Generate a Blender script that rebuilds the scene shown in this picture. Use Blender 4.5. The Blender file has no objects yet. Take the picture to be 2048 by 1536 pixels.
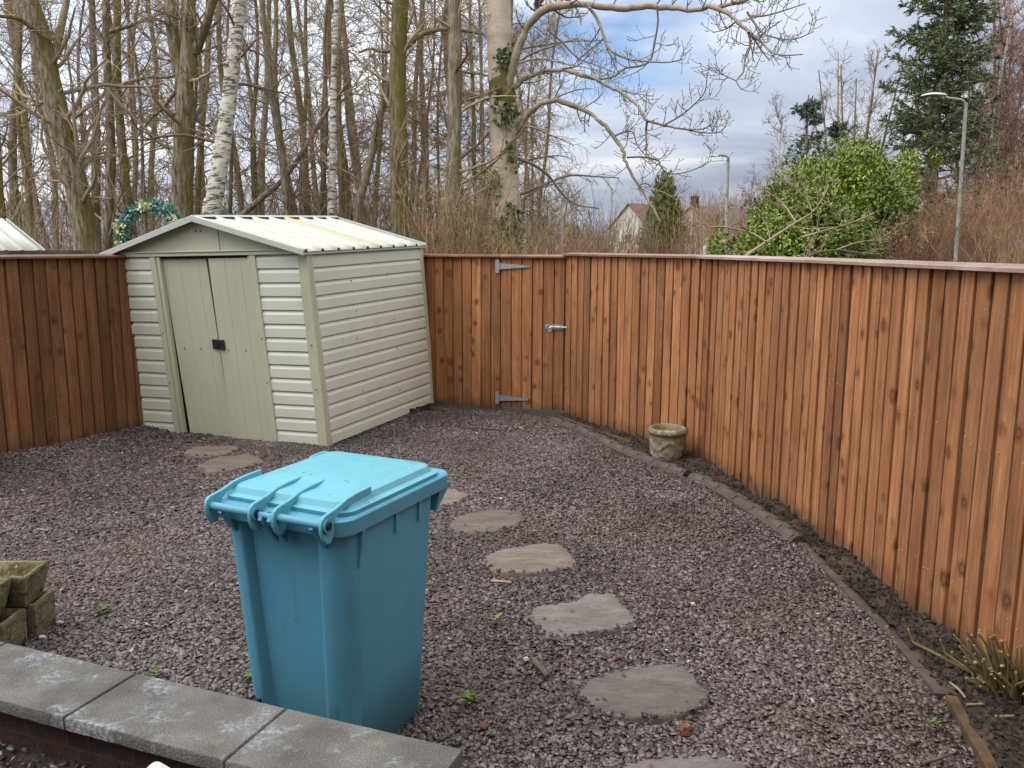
import bpy, bmesh, math, random
import numpy as np
from mathutils import Vector, Matrix, noise as mnoise

# ------------------------------------------------------------------ camera, sky, sun, exposure
sc = bpy.context.scene
COL = sc.collection
FPX, PITCH, ROLL, CAMH = 1680.5, 0.1631, -0.004, 1.898
cam_d = bpy.data.cameras.new("camera")
cam_d.sensor_width = 36.0
cam_d.lens = 36.0 * FPX / 2048.0
cam_d.clip_start = 0.05
cam_d.clip_end = 12000
cam = bpy.data.objects.new("camera", cam_d)
COL.objects.link(cam)
cam.matrix_world = (Matrix.Translation((0, 0, CAMH)) @ Matrix.Rotation(math.pi / 2 - PITCH, 4, 'X')
                    @ Matrix.Rotation(-ROLL, 4, 'Z'))
sc.camera = cam

SUN_EL, SUN_AZ = 56.0, 250.0      # toward the sun, azimuth clockwise from +Y
world = bpy.data.worlds.new("World")
sc.world = world
world.use_nodes = True
wt = world.node_tree
wt.nodes.clear()


def wn(t, **kw):
    n = wt.nodes.new(t)
    for k, v in kw.items():
        setattr(n, k, v)
    return n


def wl(a, b):
    wt.links.new(a, b)


def wmath(op, a, b=None, c=None, clamp=False):
    n = wn('ShaderNodeMath', operation=op, use_clamp=clamp)
    for i, v in enumerate((a, b, c)):
        if v is None:
            continue
        if isinstance(v, (int, float)):
            n.inputs[i].default_value = v
        else:
            wl(v, n.inputs[i])
    return n.outputs[0]


def wramp(fac, stops):
    n = wn('ShaderNodeValToRGB')
    r = n.color_ramp
    while len(r.elements) > len(stops):
        r.elements.remove(r.elements[-1])
    while len(r.elements) < len(stops):
        r.elements.new(0.5)
    for e, (p, c) in zip(r.elements, stops):
        e.position = p
        e.color = (*c, 1)
    wl(fac, n.inputs[0])
    return n.outputs[0]


tc = wn('ShaderNodeTexCoord')
sky = wn('ShaderNodeTexSky', sky_type='NISHITA')
sky.sun_disc = False
sky.sun_elevation = math.radians(SUN_EL)
sky.sun_rotation = math.radians(SUN_AZ)
sky.altitude = 100
sky.ozone_density = 3.0
sky.air_density = 0.8
sep = wn('ShaderNodeSeparateXYZ')
wl(tc.outputs['Generated'], sep.inputs[0])
zc = wmath('MAXIMUM', sep.outputs[2], 0.0)
# cloud deck seen in perspective: direction divided by height above the horizon
inv = wmath('DIVIDE', 1.0, wmath('ADD', zc, 0.10))
cmb = wn('ShaderNodeCombineXYZ')
wl(wmath('MULTIPLY', sep.outputs[0], inv), cmb.inputs[0])
wl(wmath('MULTIPLY', sep.outputs[1], inv), cmb.inputs[1])
n1 = wn('ShaderNodeTexNoise')
n1.inputs['Scale'].default_value = 0.55
n1.inputs['Detail'].default_value = 7
n1.inputs['Roughness'].default_value = 0.55
n1.inputs['Distortion'].default_value = 0.4
wl(cmb.outputs[0], n1.inputs['Vector'])
n2 = wn('ShaderNodeTexNoise')
n2.inputs['Scale'].default_value = 1.6
n2.inputs['Detail'].default_value = 6
wl(cmb.outputs[0], n2.inputs['Vector'])
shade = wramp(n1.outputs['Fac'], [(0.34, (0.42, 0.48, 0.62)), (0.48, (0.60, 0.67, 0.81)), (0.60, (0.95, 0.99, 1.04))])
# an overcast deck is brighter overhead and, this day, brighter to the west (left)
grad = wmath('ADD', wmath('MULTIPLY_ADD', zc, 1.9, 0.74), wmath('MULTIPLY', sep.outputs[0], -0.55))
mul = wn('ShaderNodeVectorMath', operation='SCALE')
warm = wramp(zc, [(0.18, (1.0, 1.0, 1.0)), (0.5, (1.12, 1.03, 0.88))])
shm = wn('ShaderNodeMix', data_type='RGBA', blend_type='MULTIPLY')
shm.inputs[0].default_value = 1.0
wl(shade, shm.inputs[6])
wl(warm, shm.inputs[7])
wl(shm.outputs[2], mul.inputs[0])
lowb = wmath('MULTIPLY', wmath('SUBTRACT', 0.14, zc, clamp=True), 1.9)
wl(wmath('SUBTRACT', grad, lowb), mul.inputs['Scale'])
# clear gaps: one right of the big trunk, more by noise overhead
gx = wmath('DIVIDE', wmath('SUBTRACT', sep.outputs[0], 0.075), 0.10)
gz = wmath('DIVIDE', wmath('SUBTRACT', sep.outputs[2], 0.225), 0.045)
gd = wmath('ADD', wmath('MULTIPLY', gx, gx), wmath('MULTIPLY', gz, gz))
gap = wmath('ADD', wmath('MULTIPLY', gd, -0.42), wmath('MULTIPLY_ADD', n2.outputs['Fac'], 3.0, -0.45), clamp=True)
gap = wmath('MULTIPLY', gap, wmath('GREATER_THAN', sep.outputs[1], 0.0), clamp=True)
bg1 = wn('ShaderNodeBackground')
wl(sky.outputs[0], bg1.inputs[0])
bg1.inputs[1].default_value = 0.15
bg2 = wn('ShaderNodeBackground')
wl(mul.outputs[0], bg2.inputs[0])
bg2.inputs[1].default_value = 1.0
mx = wn('ShaderNodeMixShader')
wl(wmath('MULTIPLY', gap, 0.95), mx.inputs[0])
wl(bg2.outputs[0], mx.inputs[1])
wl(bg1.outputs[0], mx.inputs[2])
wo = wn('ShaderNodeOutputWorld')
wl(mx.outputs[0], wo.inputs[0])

sun_d = bpy.data.lights.new("sun", 'SUN')
sun_d.energy = 1.3
sun_d.angle = math.radians(40)
sun_d.color = (1.0, 0.95, 0.87)
sun = bpy.data.objects.new("sun", sun_d)
COL.objects.link(sun)
sun.rotation_euler = (math.radians(90 - SUN_EL), 0, math.radians(180 - SUN_AZ))
sun.location = (-5, -10, 14)

sc.view_settings.view_transform = 'Standard'
sc.view_settings.look = 'None'
sc.view_settings.exposure = 0.31
sc.view_settings.gamma = 1.0

# ------------------------------------------------------------------ helpers
rng = np.random.default_rng(7)
rnd = random.Random(7)
_c, _s = math.cos(PITCH), math.sin(PITCH)
_W = np.array([0, _c, -_s])
_U0 = np.array([0, _s, _c])
_R0 = np.array([1.0, 0, 0])
_R = math.cos(ROLL) * _R0 + math.sin(ROLL) * _U0
_U = -math.sin(ROLL) * _R0 + math.cos(ROLL) * _U0
EYE = np.array([0, 0, CAMH])


def ray(x, y):
    return _W + (x - 1024) / FPX * _R + (768 - y) / FPX * _U


def G(x, y, z=0.0):
    d = ray(x, y)
    return EYE + d * (z - CAMH) / d[2]


def at(x, y, Y):
    d = ray(x, y)
    return EYE + d * Y / d[1]


def tag(o, label=None, cat=None, group=None, kind=None):
    if label:
        o['label'] = label
    if cat:
        o['category'] = cat
    if group:
        o['group'] = group
    if kind:
        o['kind'] = kind
    return o


def empty(name, loc=(0, 0, 0), rz=0.0):
    o = bpy.data.objects.new(name, None)
    o.empty_display_size = 0.1
    COL.objects.link(o)
    o.location = loc
    o.rotation_euler = (0, 0, rz)
    return o


def link(name, me, mat, parent=None, smooth=None):
    ms = mat if isinstance(mat, (list, tuple)) else [mat]
    for m in ms:
        me.materials.append(m)
    o = bpy.data.objects.new(name, me)
    COL.objects.link(o)
    if parent is not None:
        o.parent = parent
    if smooth is not None:
        me.polygons.foreach_set('use_smooth', np.ones(len(me.polygons), bool))
        if smooth < 179:
            me.set_sharp_from_angle(angle=math.radians(smooth))
    return o


def np_mesh(name, V, faces, tint=None, midx=None):
    """V (n,3); faces: list of int arrays (m,k) of any k."""
    me = bpy.data.meshes.new(name)
    V = np.asarray(V, np.float32).reshape(-1, 3)
    me.vertices.add(len(V))
    me.vertices.foreach_set('co', V.ravel())
    faces = [np.asarray(f, np.int32) for f in faces if len(f)]
    nl = sum(f.size for f in faces)
    nf = sum(len(f) for f in faces)
    me.loops.add(nl)
    me.polygons.add(nf)
    me.loops.foreach_set('vertex_index', np.concatenate([f.ravel() for f in faces]))
    tot = np.concatenate([np.full(len(f), f.shape[1], np.int32) for f in faces])
    st = np.concatenate([[0], np.cumsum(tot)[:-1]]).astype(np.int32)
    me.polygons.foreach_set('loop_start', st)
    if midx is not None:
        me.polygons.foreach_set('material_index', np.asarray(midx, np.int32))
    me.update(calc_edges=True)
    if tint is not None:
        a = me.attributes.new('tint', 'FLOAT', 'FACE')
        a.data.foreach_set('value', np.asarray(tint, np.float32))
    return me


class MB:
    """collects boxes, tubes, lathes and prisms; build() links ONE mesh object"""

    def __init__(self):
        self.v, self.f, self.t, self.m = [], [], [], []

    def add(self, V, F, tint=0.5, mi=0):
        o = len(self.v)
        self.v.extend([tuple(map(float, p)) for p in V])
        for f in F:
            self.f.append([o + int(i) for i in f])
            self.t.append(tint)
            self.m.append(mi)
        return self

    def box(self, c, s, rot=None, tint=0.5, mi=0):
        x, y, z = s[0] / 2, s[1] / 2, s[2] / 2
        V = [(-x, -y, -z), (x, -y, -z), (x, y, -z), (-x, y, -z), (-x, -y, z), (x, -y, z), (x, y, z), (-x, y, z)]
        if rot is not None:
            V = [rot @ Vector(p) for p in V]
        V = [(p[0] + c[0], p[1] + c[1], p[2] + c[2]) for p in V]
        F = [(3, 2, 1, 0), (4, 5, 6, 7), (0, 1, 5, 4), (1, 2, 6, 5), (2, 3, 7, 6), (3, 0, 4, 7)]
        return self.add(V, F, tint, mi)

    def hexa(self, b, t, tint=0.5, mi=0):
        """bottom ring b and top ring t with equal counts -> closed prism"""
        n = len(b)
        F = [tuple(reversed(range(n))), tuple(range(n, 2 * n))]
        F += [(i, (i + 1) % n, n + (i + 1) % n, n + i) for i in range(n)]
        return self.add(list(b) + list(t), F, tint, mi)

    def prism(self, poly, z0, z1, tint=0.5, mi=0):
        return self.hexa([(p[0], p[1], z0) for p in poly], [(p[0], p[1], z1) for p in poly], tint, mi)

    def loft(self, rings, cap0=True, cap1=True, tint=0.5, mi=0, closed=True):
        n = len(rings[0])
        V = [p for r in rings for p in r]
        F = []
        for k in range(len(rings) - 1):
            for i in range(n if closed else n - 1):
                j = (i + 1) % n
                F.append((k * n + i, k * n + j, (k + 1) * n + j, (k + 1) * n + i))
        if cap0:
            F.append(tuple(reversed(range(n))))
        if cap1:
            F.append(tuple(range((len(rings) - 1) * n, len(rings) * n)))
        return self.add(V, F, tint, mi)

    def tube(self, pts, rad, k=8, cap=True, tint=0.5, mi=0):
        P = np.asarray(pts, float)
        R = np.full(len(P), rad) if np.isscalar(rad) else np.asarray(rad, float)
        V, F = tubes(P[None], R[None], k)
        V = V.reshape(-1, 3)
        F = [tuple(f) for f in F]
        n = len(P)
        if cap:
            F.append(tuple(reversed(range(k))))
            F.append(tuple(range((n - 1) * k, n * k)))
        return self.add(V, F, tint, mi)

    def lathe(self, prof, k=32, c=(0, 0, 0), wob=None, tint=0.5, mi=0, cap0=True, cap1=False):
        rings = []
        for r, z in prof:
            ring = []
            for i in range(k):
                a = 2 * math.pi * i / k
                rr = r if wob is None else r + wob(a, r, z)
                ring.append((c[0] + rr * math.cos(a), c[1] + rr * math.sin(a), c[2] + z))
            rings.append(ring)
        return self.loft(rings, cap0, cap1, tint, mi)

    def warp(self, fn):
        self.v = [tuple(fn(*p)) for p in self.v]
        return self

    def build(self, name, mat, parent=None, smooth=35, bevel=0, seg=2):
        me = bpy.data.meshes.new(name)
        me.from_pydata(self.v, [], self.f)
        a = me.attributes.new('tint', 'FLOAT', 'FACE')
        a.data.foreach_set('value', np.asarray(self.t, np.float32))
        if any(self.m):
            me.polygons.foreach_set('material_index', np.asarray(self.m, np.int32))
        o = link(name, me, mat, parent, smooth)
        if bevel:
            b = o.modifiers.new('bevel', 'BEVEL')
            b.width = bevel
            b.segments = seg
            b.limit_method = 'ANGLE'
            b.angle_limit = math.radians(40)
        return o


def tubes(P, R, k=3):
    """P (m,n,3), R (m,n) -> verts, quads"""
    m, n, _ = P.shape
    T = np.empty_like(P)
    T[:, 1:-1] = P[:, 2:] - P[:, :-2]
    T[:, 0] = P[:, 1] - P[:, 0]
    T[:, -1] = P[:, -1] - P[:, -2]
    T /= np.linalg.norm(T, axis=2, keepdims=True) + 1e-9
    mean = P[:, -1] - P[:, 0]
    mean /= np.linalg.norm(mean, axis=1, keepdims=True) + 1e-9
    ref = np.where(np.abs(mean[:, 2:3]) > 0.8, np.array([[1.0, 0.13, 0]]), np.array([[0, 0.11, 1.0]]))
    A = np.cross(T, ref[:, None, :])
    A /= np.linalg.norm(A, axis=2, keepdims=True) + 1e-9
    B = np.cross(T, A)
    th = np.arange(k) * 2 * np.pi / k
    V = P[:, :, None, :] + R[:, :, None, None] * (np.cos(th)[None, None, :, None] * A[:, :, None, :] + np.sin(th)[None, None, :, None] * B[:, :, None, :])
    base = (np.arange(m) * n * k)[:, None, None]
    i = np.arange(n - 1)[None, :, None] * k
    j = np.arange(k)[None, None, :]
    jn = (j + 1) % k
    F = np.stack([base + i + j, base + i + k + j, base + i + k + jn, base + i + jn], axis=-1).reshape(-1, 4)
    return V.reshape(-1, 3), F


def tubes_obj(name, sets, mat, parent=None, smooth=180):
    Vs, Fs, Ts, o = [], [], [], 0
    for P, R, k in sets:
        if len(P) == 0:
            continue
        V, F = tubes(P, R, k)
        Vs.append(V)
        Fs.append(F + o)
        Ts.append(np.repeat(rng.random(len(P)), (P.shape[1] - 1) * k))
        o += len(V)
    me = np_mesh(name, np.concatenate(Vs), [np.concatenate(Fs)], np.concatenate(Ts))
    return link(name, me, mat, parent, smooth)


def sprout(P, R, count, t0, t1, ang, lenf, n, up=0.0, rf=0.5, jit=0.12, lmin=0.05, tip=0.3, rmin=0.003, taper_len=0.6, flat=None):
    """count children on each parent polyline"""
    m, n0, _ = P.shape
    M = m * count
    pi = np.repeat(np.arange(m), count)
    t = rng.uniform(t0, t1, M)
    f = t * (n0 - 1)
    i = np.minimum(f.astype(int), n0 - 2)
    w = (f - i)[:, None]
    base = P[pi, i] * (1 - w) + P[pi, i + 1] * w
    rb = R[pi, i] * (1 - w[:, 0]) + R[pi, i + 1] * w[:, 0]
    T = P[pi, i + 1] - P[pi, i]
    T /= np.linalg.norm(T, axis=1, keepdims=True) + 1e-9
    q = rng.normal(size=(M, 3))
    if flat is not None:
        q[:, 2] *= flat
    q -= (q * T).sum(1, keepdims=True) * T
    q /= np.linalg.norm(q, axis=1, keepdims=True) + 1e-9
    a = np.radians(rng.uniform(ang[0], ang[1], M))[:, None]
    D = np.cos(a) * T + np.sin(a) * q
    Lp = np.linalg.norm(np.diff(P, axis=1), axis=2).sum(1)[pi]
    L = np.maximum(Lp * lenf * (1 - taper_len * t) * rng.uniform(0.55, 1.25, M), lmin)
    out = np.empty((M, n, 3))
    out[:, 0] = base
    step = (L / (n - 1))[:, None]
    d = D.copy()
    for j in range(1, n):
        d = d + rng.normal(size=(M, 3)) * jit
        d[:, 2] += up
        d /= np.linalg.norm(d, axis=1, keepdims=True) + 1e-9
        out[:, j] = out[:, j - 1] + d * step
    r0 = np.maximum(rb * rf, rmin)
    rr = r0[:, None] * np.linspace(1, tip, n)[None, :]
    return out, rr


def inpoly(x, y, poly):
    poly = np.asarray(poly)
    ins = np.zeros(len(x), bool)
    j = len(poly) - 1
    for i in range(len(poly)):
        xi, yi = poly[i][0], poly[i][1]
        xj, yj = poly[j][0], poly[j][1]
        c = ((yi > y) != (yj > y)) & (x < (xj - xi) * (y - yi) / (yj - yi + 1e-12) + xi)
        ins ^= c
        j = i
    return ins


def spline(pts, n):
    """Catmull-Rom resample of rows (any width) to n rows"""
    P = np.asarray(pts, float)
    if len(P) == 2:
        return P[0] + (P[1] - P[0]) * np.linspace(0, 1, n)[:, None]
    Q = np.vstack([2 * P[0] - P[1], P, 2 * P[-1] - P[-2]])
    out = []
    for t in np.linspace(0, len(P) - 1 - 1e-6, n):
        i = int(t)
        u = t - i
        a, b, c, d = Q[i], Q[i + 1], Q[i + 2], Q[i + 3]
        out.append(0.5 * (2 * b + (c - a) * u + (2 * a - 5 * b + 4 * c - d) * u * u + (3 * b - a - 3 * c + d) * u ** 3))
    return np.array(out)


# ------------------------------------------------------------------ materials
class NT:
    def __init__(self, name):
        self.m = bpy.data.materials.new(name)
        self.m.use_nodes = True
        self.t = self.m.node_tree
        self.b = self.t.nodes['Principled BSDF']
        self.tc = self.t.nodes.new('ShaderNodeTexCoord').outputs['Object']

    def n(self, t, **kw):
        n = self.t.nodes.new(t)
        for k, v in kw.items():
            setattr(n, k, v)
        return n

    def l(self, a, b):
        self.t.links.new(a, b)

    def map(self, scale=(1, 1, 1), loc=(0, 0, 0), vec=None):
        m = self.n('ShaderNodeMapping')
        m.inputs['Scale'].default_value = scale
        m.inputs['Location'].default_value = loc
        self.l(vec or self.tc, m.inputs[0])
        return m.outputs[0]

    def noise(self, scale, detail=5, vec=None, rough=0.55, dist=0.0):
        n = self.n('ShaderNodeTexNoise')
        n.inputs['Scale'].default_value = scale
        n.inputs['Detail'].default_value = detail
        n.inputs['Roughness'].default_value = rough
        n.inputs['Distortion'].default_value = dist
        self.l(vec or self.tc, n.inputs['Vector'])
        return n.outputs['Fac']

    def voro(self, scale, vec=None, feature='F1', rand=1.0):
        n = self.n('ShaderNodeTexVoronoi', feature=feature)
        n.inputs['Scale'].default_value = scale
        n.inputs['Randomness'].default_value = rand
        self.l(vec or self.tc, n.inputs['Vector'])
        return n

    def ramp(self, fac, stops):
        n = self.n('ShaderNodeValToRGB')
        r = n.color_ramp
        while len(r.elements) < len(stops):
            r.elements.new(0.5)
        for e, (p, c) in zip(r.elements, stops):
            e.position = p
            e.color = (*c, 1) if isinstance(c, tuple) else (c, c, c, 1)
        self.l(fac, n.inputs[0])
        return n.outputs[0]

    def math(self, op, a, b=None, clamp=False):
        n = self.n('ShaderNodeMath', operation=op, use_clamp=clamp)
        for i, v in enumerate((a, b)):
            if v is None:
                continue
            if isinstance(v, (int, float)):
                n.inputs[i].default_value = v
            else:
                self.l(v, n.inputs[i])
        return n.outputs[0]

    def mix(self, fac, a, b, mode='MIX'):
        n = self.n('ShaderNodeMix', data_type='RGBA', blend_type=mode)
        for v, s in ((fac, n.inputs[0]), (a, n.inputs[6]), (b, n.inputs[7])):
            if isinstance(v, (int, float)):
                s.default_value = v
            elif isinstance(v, tuple):
                s.default_value = (*v, 1)
            else:
                self.l(v, s)
        return n.outputs[2]

    def tint(self):
        n = self.n('ShaderNodeAttribute', attribute_name='tint')
        return n.outputs['Fac']

    def bright(self, col, fac):
        """scale colour by a socket"""
        n = self.n('ShaderNodeVectorMath', operation='SCALE')
        self.l(col, n.inputs[0])
        if isinstance(fac, (int, float)):
            n.inputs['Scale'].default_value = fac
        else:
            self.l(fac, n.inputs['Scale'])
        return n.outputs[0]

    def done(self, col, rough=0.8, bump=None, strength=0.3, dist=0.01, spec=0.3, metal=0.0):
        if isinstance(col, tuple):
            self.b.inputs['Base Color'].default_value = (*col, 1)
        else:
            self.l(col, self.b.inputs['Base Color'])
        if isinstance(rough, (int, float)):
            self.b.inputs['Roughness'].default_value = rough
        else:
            self.l(rough, self.b.inputs['Roughness'])
        self.b.inputs['Specular IOR Level'].default_value = spec
        self.b.inputs['Metallic'].default_value = metal
        if bump is not None:
            n = self.n('ShaderNodeBump')
            n.inputs['Strength'].default_value = strength
            n.inputs['Distance'].default_value = dist
            self.l(bump, n.inputs['Height'])
            self.l(n.outputs[0], self.b.inputs['Normal'])
        return self.m


def pmat(name, c1, c2, scale=6, c3=None, s3=3, lo=0.5, hi=0.65, rough=0.8, bump=0.3, bs=40, bd=0.01, tint=0.0, stretch=(1, 1, 1), spec=0.3, metal=0.0, detail=6):
    k = NT(name)
    v = k.map(stretch)
    col = k.mix(k.ramp(k.noise(scale, detail, v), [(0.35, 0.0), (0.65, 1.0)]), c1, c2)
    if c3:
        col = k.mix(k.ramp(k.noise(s3, 7, k.map(stretch, (3.1, 7.7, 1.9)), 0.65), [(lo, 0.0), (hi, 1.0)]), col, c3)
    if tint:
        col = k.bright(col, k.math('ADD', k.math('MULTIPLY', k.tint(), 2 * tint), 1 - tint))
    return k.done(col, rough, k.noise(bs, 5, v) if bump else None, bump, bd, spec, metal)


def wood_mat(name, light, dark, red, hiT=1.25, loT=0.62):
    k = NT(name)
    t = k.tint()
    off = k.n('ShaderNodeCombineXYZ')
    k.l(k.math('MULTIPLY', t, 91.0), off.inputs[0])
    k.l(k.math('MULTIPLY', t, 57.0), off.inputs[2])
    add = k.n('ShaderNodeVectorMath', operation='ADD')
    k.l(k.tc, add.inputs[0])
    k.l(off.outputs[0], add.inputs[1])
    v = add.outputs[0]
    # knots
    kv = k.voro(1.0, k.map((6.6, 6.6, 5.6), vec=v))
    kd = k.math('ADD', kv.outputs['Distance'], k.math('MULTIPLY', k.math('SUBTRACT', k.noise(22, 3, v), 0.5), 0.16))
    halo = k.ramp(kd, [(0.08, 1.0), (0.30, 0.0)])
    kc = k.n('ShaderNodeSeparateColor')
    k.l(kv.outputs['Color'], kc.inputs[0])
    some = k.ramp(kc.outputs[0], [(0.25, 0.2), (0.45, 1.0)])
    halo = k.math('MULTIPLY', halo, some)
    kd = k.math('MULTIPLY', kd, k.math('ADD', 0.58, k.math('MULTIPLY', kc.outputs[1], 0.9)))
    core = k.ramp(kd, [(0.0, 0.35), (0.07, 0.5), (0.105, 1.0), (0.15, 0.45), (0.24, 0.0)])
    grain_w = k.n('ShaderNodeTexWave', wave_type='BANDS', bands_direction='DIAGONAL')
    grain_w.inputs['Scale'].default_value = 14
    grain_w.inputs['Distortion'].default_value = 9
    grain_w.inputs['Detail'].default_value = 3
    grain_w.inputs['Detail Scale'].default_value = 1.2
    gm = k.map((1, 1, 0.07), vec=v)
    bend = k.n('ShaderNodeVectorMath', operation='SCALE')
    k.l(gm, bend.inputs[0])
    k.l(k.math('ADD', 1.0, k.math('MULTIPLY', halo, 0.03)), bend.inputs['Scale'])
    k.l(bend.outputs[0], grain_w.inputs['Vector'])
    fine = k.noise(150, 5, k.map((1, 1, 0.03), vec=v), 0.7)
    blot = k.noise(3.2, 5, k.map((1, 1, 0.45), vec=v), 0.6)
    col = k.mix(k.ramp(blot, [(0.34, 0.0), (0.66, 1.0)]), dark, light)
    col = k.mix(k.math('MULTIPLY', grain_w.outputs['Fac'], 0.38), col, red)
    col = k.bright(col, k.math('ADD', k.math('MULTIPLY', fine, 1.5), 0.25))
    strk = k.noise(34, 6, k.map((1, 1, 0.03), vec=v), 0.65)
    col = k.mix(k.ramp(strk, [(0.42, 0.55), (0.60, 0.0)]), col, k.bright(col, 0.52))
    col = k.mix(k.ramp(strk, [(0.54, 0.0), (0.72, 0.35)]), col, k.bright(col, 1.45))
    band = k.noise(2.2, 6, k.map((2.5, 2.5, 1.6), (7, 3, 5), vec=v), 0.7)
    col = k.mix(k.ramp(band, [(0.50, 0.0), (0.68, 0.5)]), col, red)
    col = k.bright(col, k.math('ADD', k.math('MULTIPLY', t, hiT - loT), loT))
    col = k.mix(k.math('MULTIPLY', halo, 0.40), col, k.bright(col, 0.55))
    col = k.mix(k.math('MULTIPLY', k.math('MULTIPLY', core, some), 0.85), col, (0.10, 0.034, 0.015))
    wet = k.ramp(k.noise(1.3, 6, k.map((1.6, 1.6, 0.5), vec=v), 0.65), [(0.56, 0.0), (0.70, 1.0)])
    col = k.mix(k.math('MULTIPLY', wet, 0.55), col, k.bright(col, 0.45))
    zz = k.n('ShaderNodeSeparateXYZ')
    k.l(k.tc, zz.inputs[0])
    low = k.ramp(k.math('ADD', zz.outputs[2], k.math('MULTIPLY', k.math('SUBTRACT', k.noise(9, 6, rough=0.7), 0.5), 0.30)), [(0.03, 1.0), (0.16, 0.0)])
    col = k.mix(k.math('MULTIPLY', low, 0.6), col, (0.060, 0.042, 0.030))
    alg = k.ramp(k.noise(1.7, 7, k.map((1, 1, 0.4), (2, 8, 1)), 0.7), [(0.57, 0.0), (0.72, 0.28)])
    col = k.mix(alg, col, (0.16, 0.13, 0.085))
    h = k.math('ADD', k.math('MULTIPLY', fine, 0.6), k.math('MULTIPLY', grain_w.outputs['Fac'], 0.25))
    saw = k.noise(60, 4, k.map((1, 1, 1.6), vec=v), 0.7)
    h = k.math('ADD', h, k.math('MULTIPLY', saw, 0.35))
    return k.done(col, 0.75, h, 0.6, 0.005, 0.2)


M = {}
M['wood_orange'] = wood_mat('orange_fence_wood', (0.515, 0.248, 0.118), (0.355, 0.155, 0.069), (0.35, 0.132, 0.055), 1.2, 0.74)  # orange-brown is this wood's own colour
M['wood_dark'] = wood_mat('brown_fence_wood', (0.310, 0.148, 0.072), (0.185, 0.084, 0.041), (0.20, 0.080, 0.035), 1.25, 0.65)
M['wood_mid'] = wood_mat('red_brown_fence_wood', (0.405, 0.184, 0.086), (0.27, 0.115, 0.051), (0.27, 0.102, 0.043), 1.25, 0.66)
M['cap'] = pmat('fence_cap_wood', (0.26, 0.12, 0.075), (0.16, 0.070, 0.045), 5, rough=0.32, bump=0.2, bs=60, tint=0.25, spec=0.6)
M['cap_pale'] = pmat('pale_cap_wood', (0.42, 0.30, 0.27), (0.30, 0.19, 0.16), 4, rough=0.25, bump=0.2, bs=60, tint=0.2, spec=0.7)  # paler, greyer and glossier than the other cap rails
M['zinc'] = pmat('galvanised_steel', (0.50, 0.52, 0.54), (0.34, 0.36, 0.38), 60, rough=0.42, bump=0.1, bs=150, metal=0.75, spec=0.5)
M['nail'] = pmat('nail_steel', (0.62, 0.55, 0.45), (0.5, 0.42, 0.34), 60, rough=0.5, bump=0, metal=0.2)
M['brass'] = pmat('pale_brass', (0.72, 0.66, 0.48), (0.6, 0.5, 0.35), 60, rough=0.35, bump=0, metal=0.6)


def shed_paint(name, c, c2, dirt, dlo=0.56, dhi=0.78, rough=0.42):
    k = NT(name)
    col = k.mix(k.ramp(k.noise(1.7, 4), [(0.3, 0.0), (0.7, 1.0)]), c, c2)
    d = k.ramp(k.noise(3.0, 8, k.map((1.0, 1.0, 0.25)), 0.7), [(dlo, 0.0), (dhi, 1.0)])
    col = k.mix(k.math('MULTIPLY', d, 0.42), col, dirt)
    sp = k.ramp(k.voro(26).outputs['Distance'], [(0.03, 1.0), (0.06, 0.0)])
    gate = k.ramp(k.noise(2.1, 3), [(0.52, 0.0), (0.6, 1.0)])
    col = k.mix(k.math('MULTIPLY', k.math('MULTIPLY', sp, gate), 0.7), col, (0.09, 0.085, 0.06))
    # splashed soil near the ground
    sx = k.n('ShaderNodeSeparateXYZ')
    k.l(k.tc, sx.inputs[0])
    low = k.ramp(sx.outputs[2], [(0.0, 1.0), (0.16, 0.0)])
    spl = k.ramp(k.noise(55, 6, rough=0.75), [(0.54, 0.0), (0.66, 1.0)])
    col = k.mix(k.math('MULTIPLY', k.math('MULTIPLY', low, spl), 0.65), col, (0.12, 0.09, 0.07))
    return k.done(col, rough, k.noise(9, 3), 0.06, 0.02, 0.4)


M['shed_white'] = shed_paint('shed_cladding_paint', (0.61, 0.63, 0.555), (0.56, 0.58, 0.505), (0.34, 0.35, 0.22))
M['shed_sage'] = shed_paint('shed_sage_paint', (0.475, 0.480, 0.365), (0.44, 0.447, 0.335), (0.24, 0.26, 0.13))
M['shed_roof'] = shed_paint('shed_roof_paint', (0.53, 0.55, 0.515), (0.47, 0.49, 0.455), (0.30, 0.31, 0.25), 0.58, 0.78, 0.38)
M['shed_yellow'] = pmat('yellowed_rooflight', (0.50, 0.44, 0.24), (0.47, 0.46, 0.34), 6, rough=0.4, bump=0.1)
M['black'] = pmat('black_plastic', (0.022, 0.023, 0.026), (0.035, 0.036, 0.04), 20, rough=0.4, bump=0.1)
M['dark'] = pmat('gap_shade', (0.012, 0.012, 0.012), (0.02, 0.02, 0.018), 20, rough=0.9, bump=0)  # near-black colour standing in for shade in gaps, holes and hollows
M['membrane'] = pmat('weed_membrane', (0.02, 0.02, 0.021), (0.045, 0.042, 0.042), 14, rough=0.75, bump=0.5, bs=25, bd=0.02)


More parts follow.
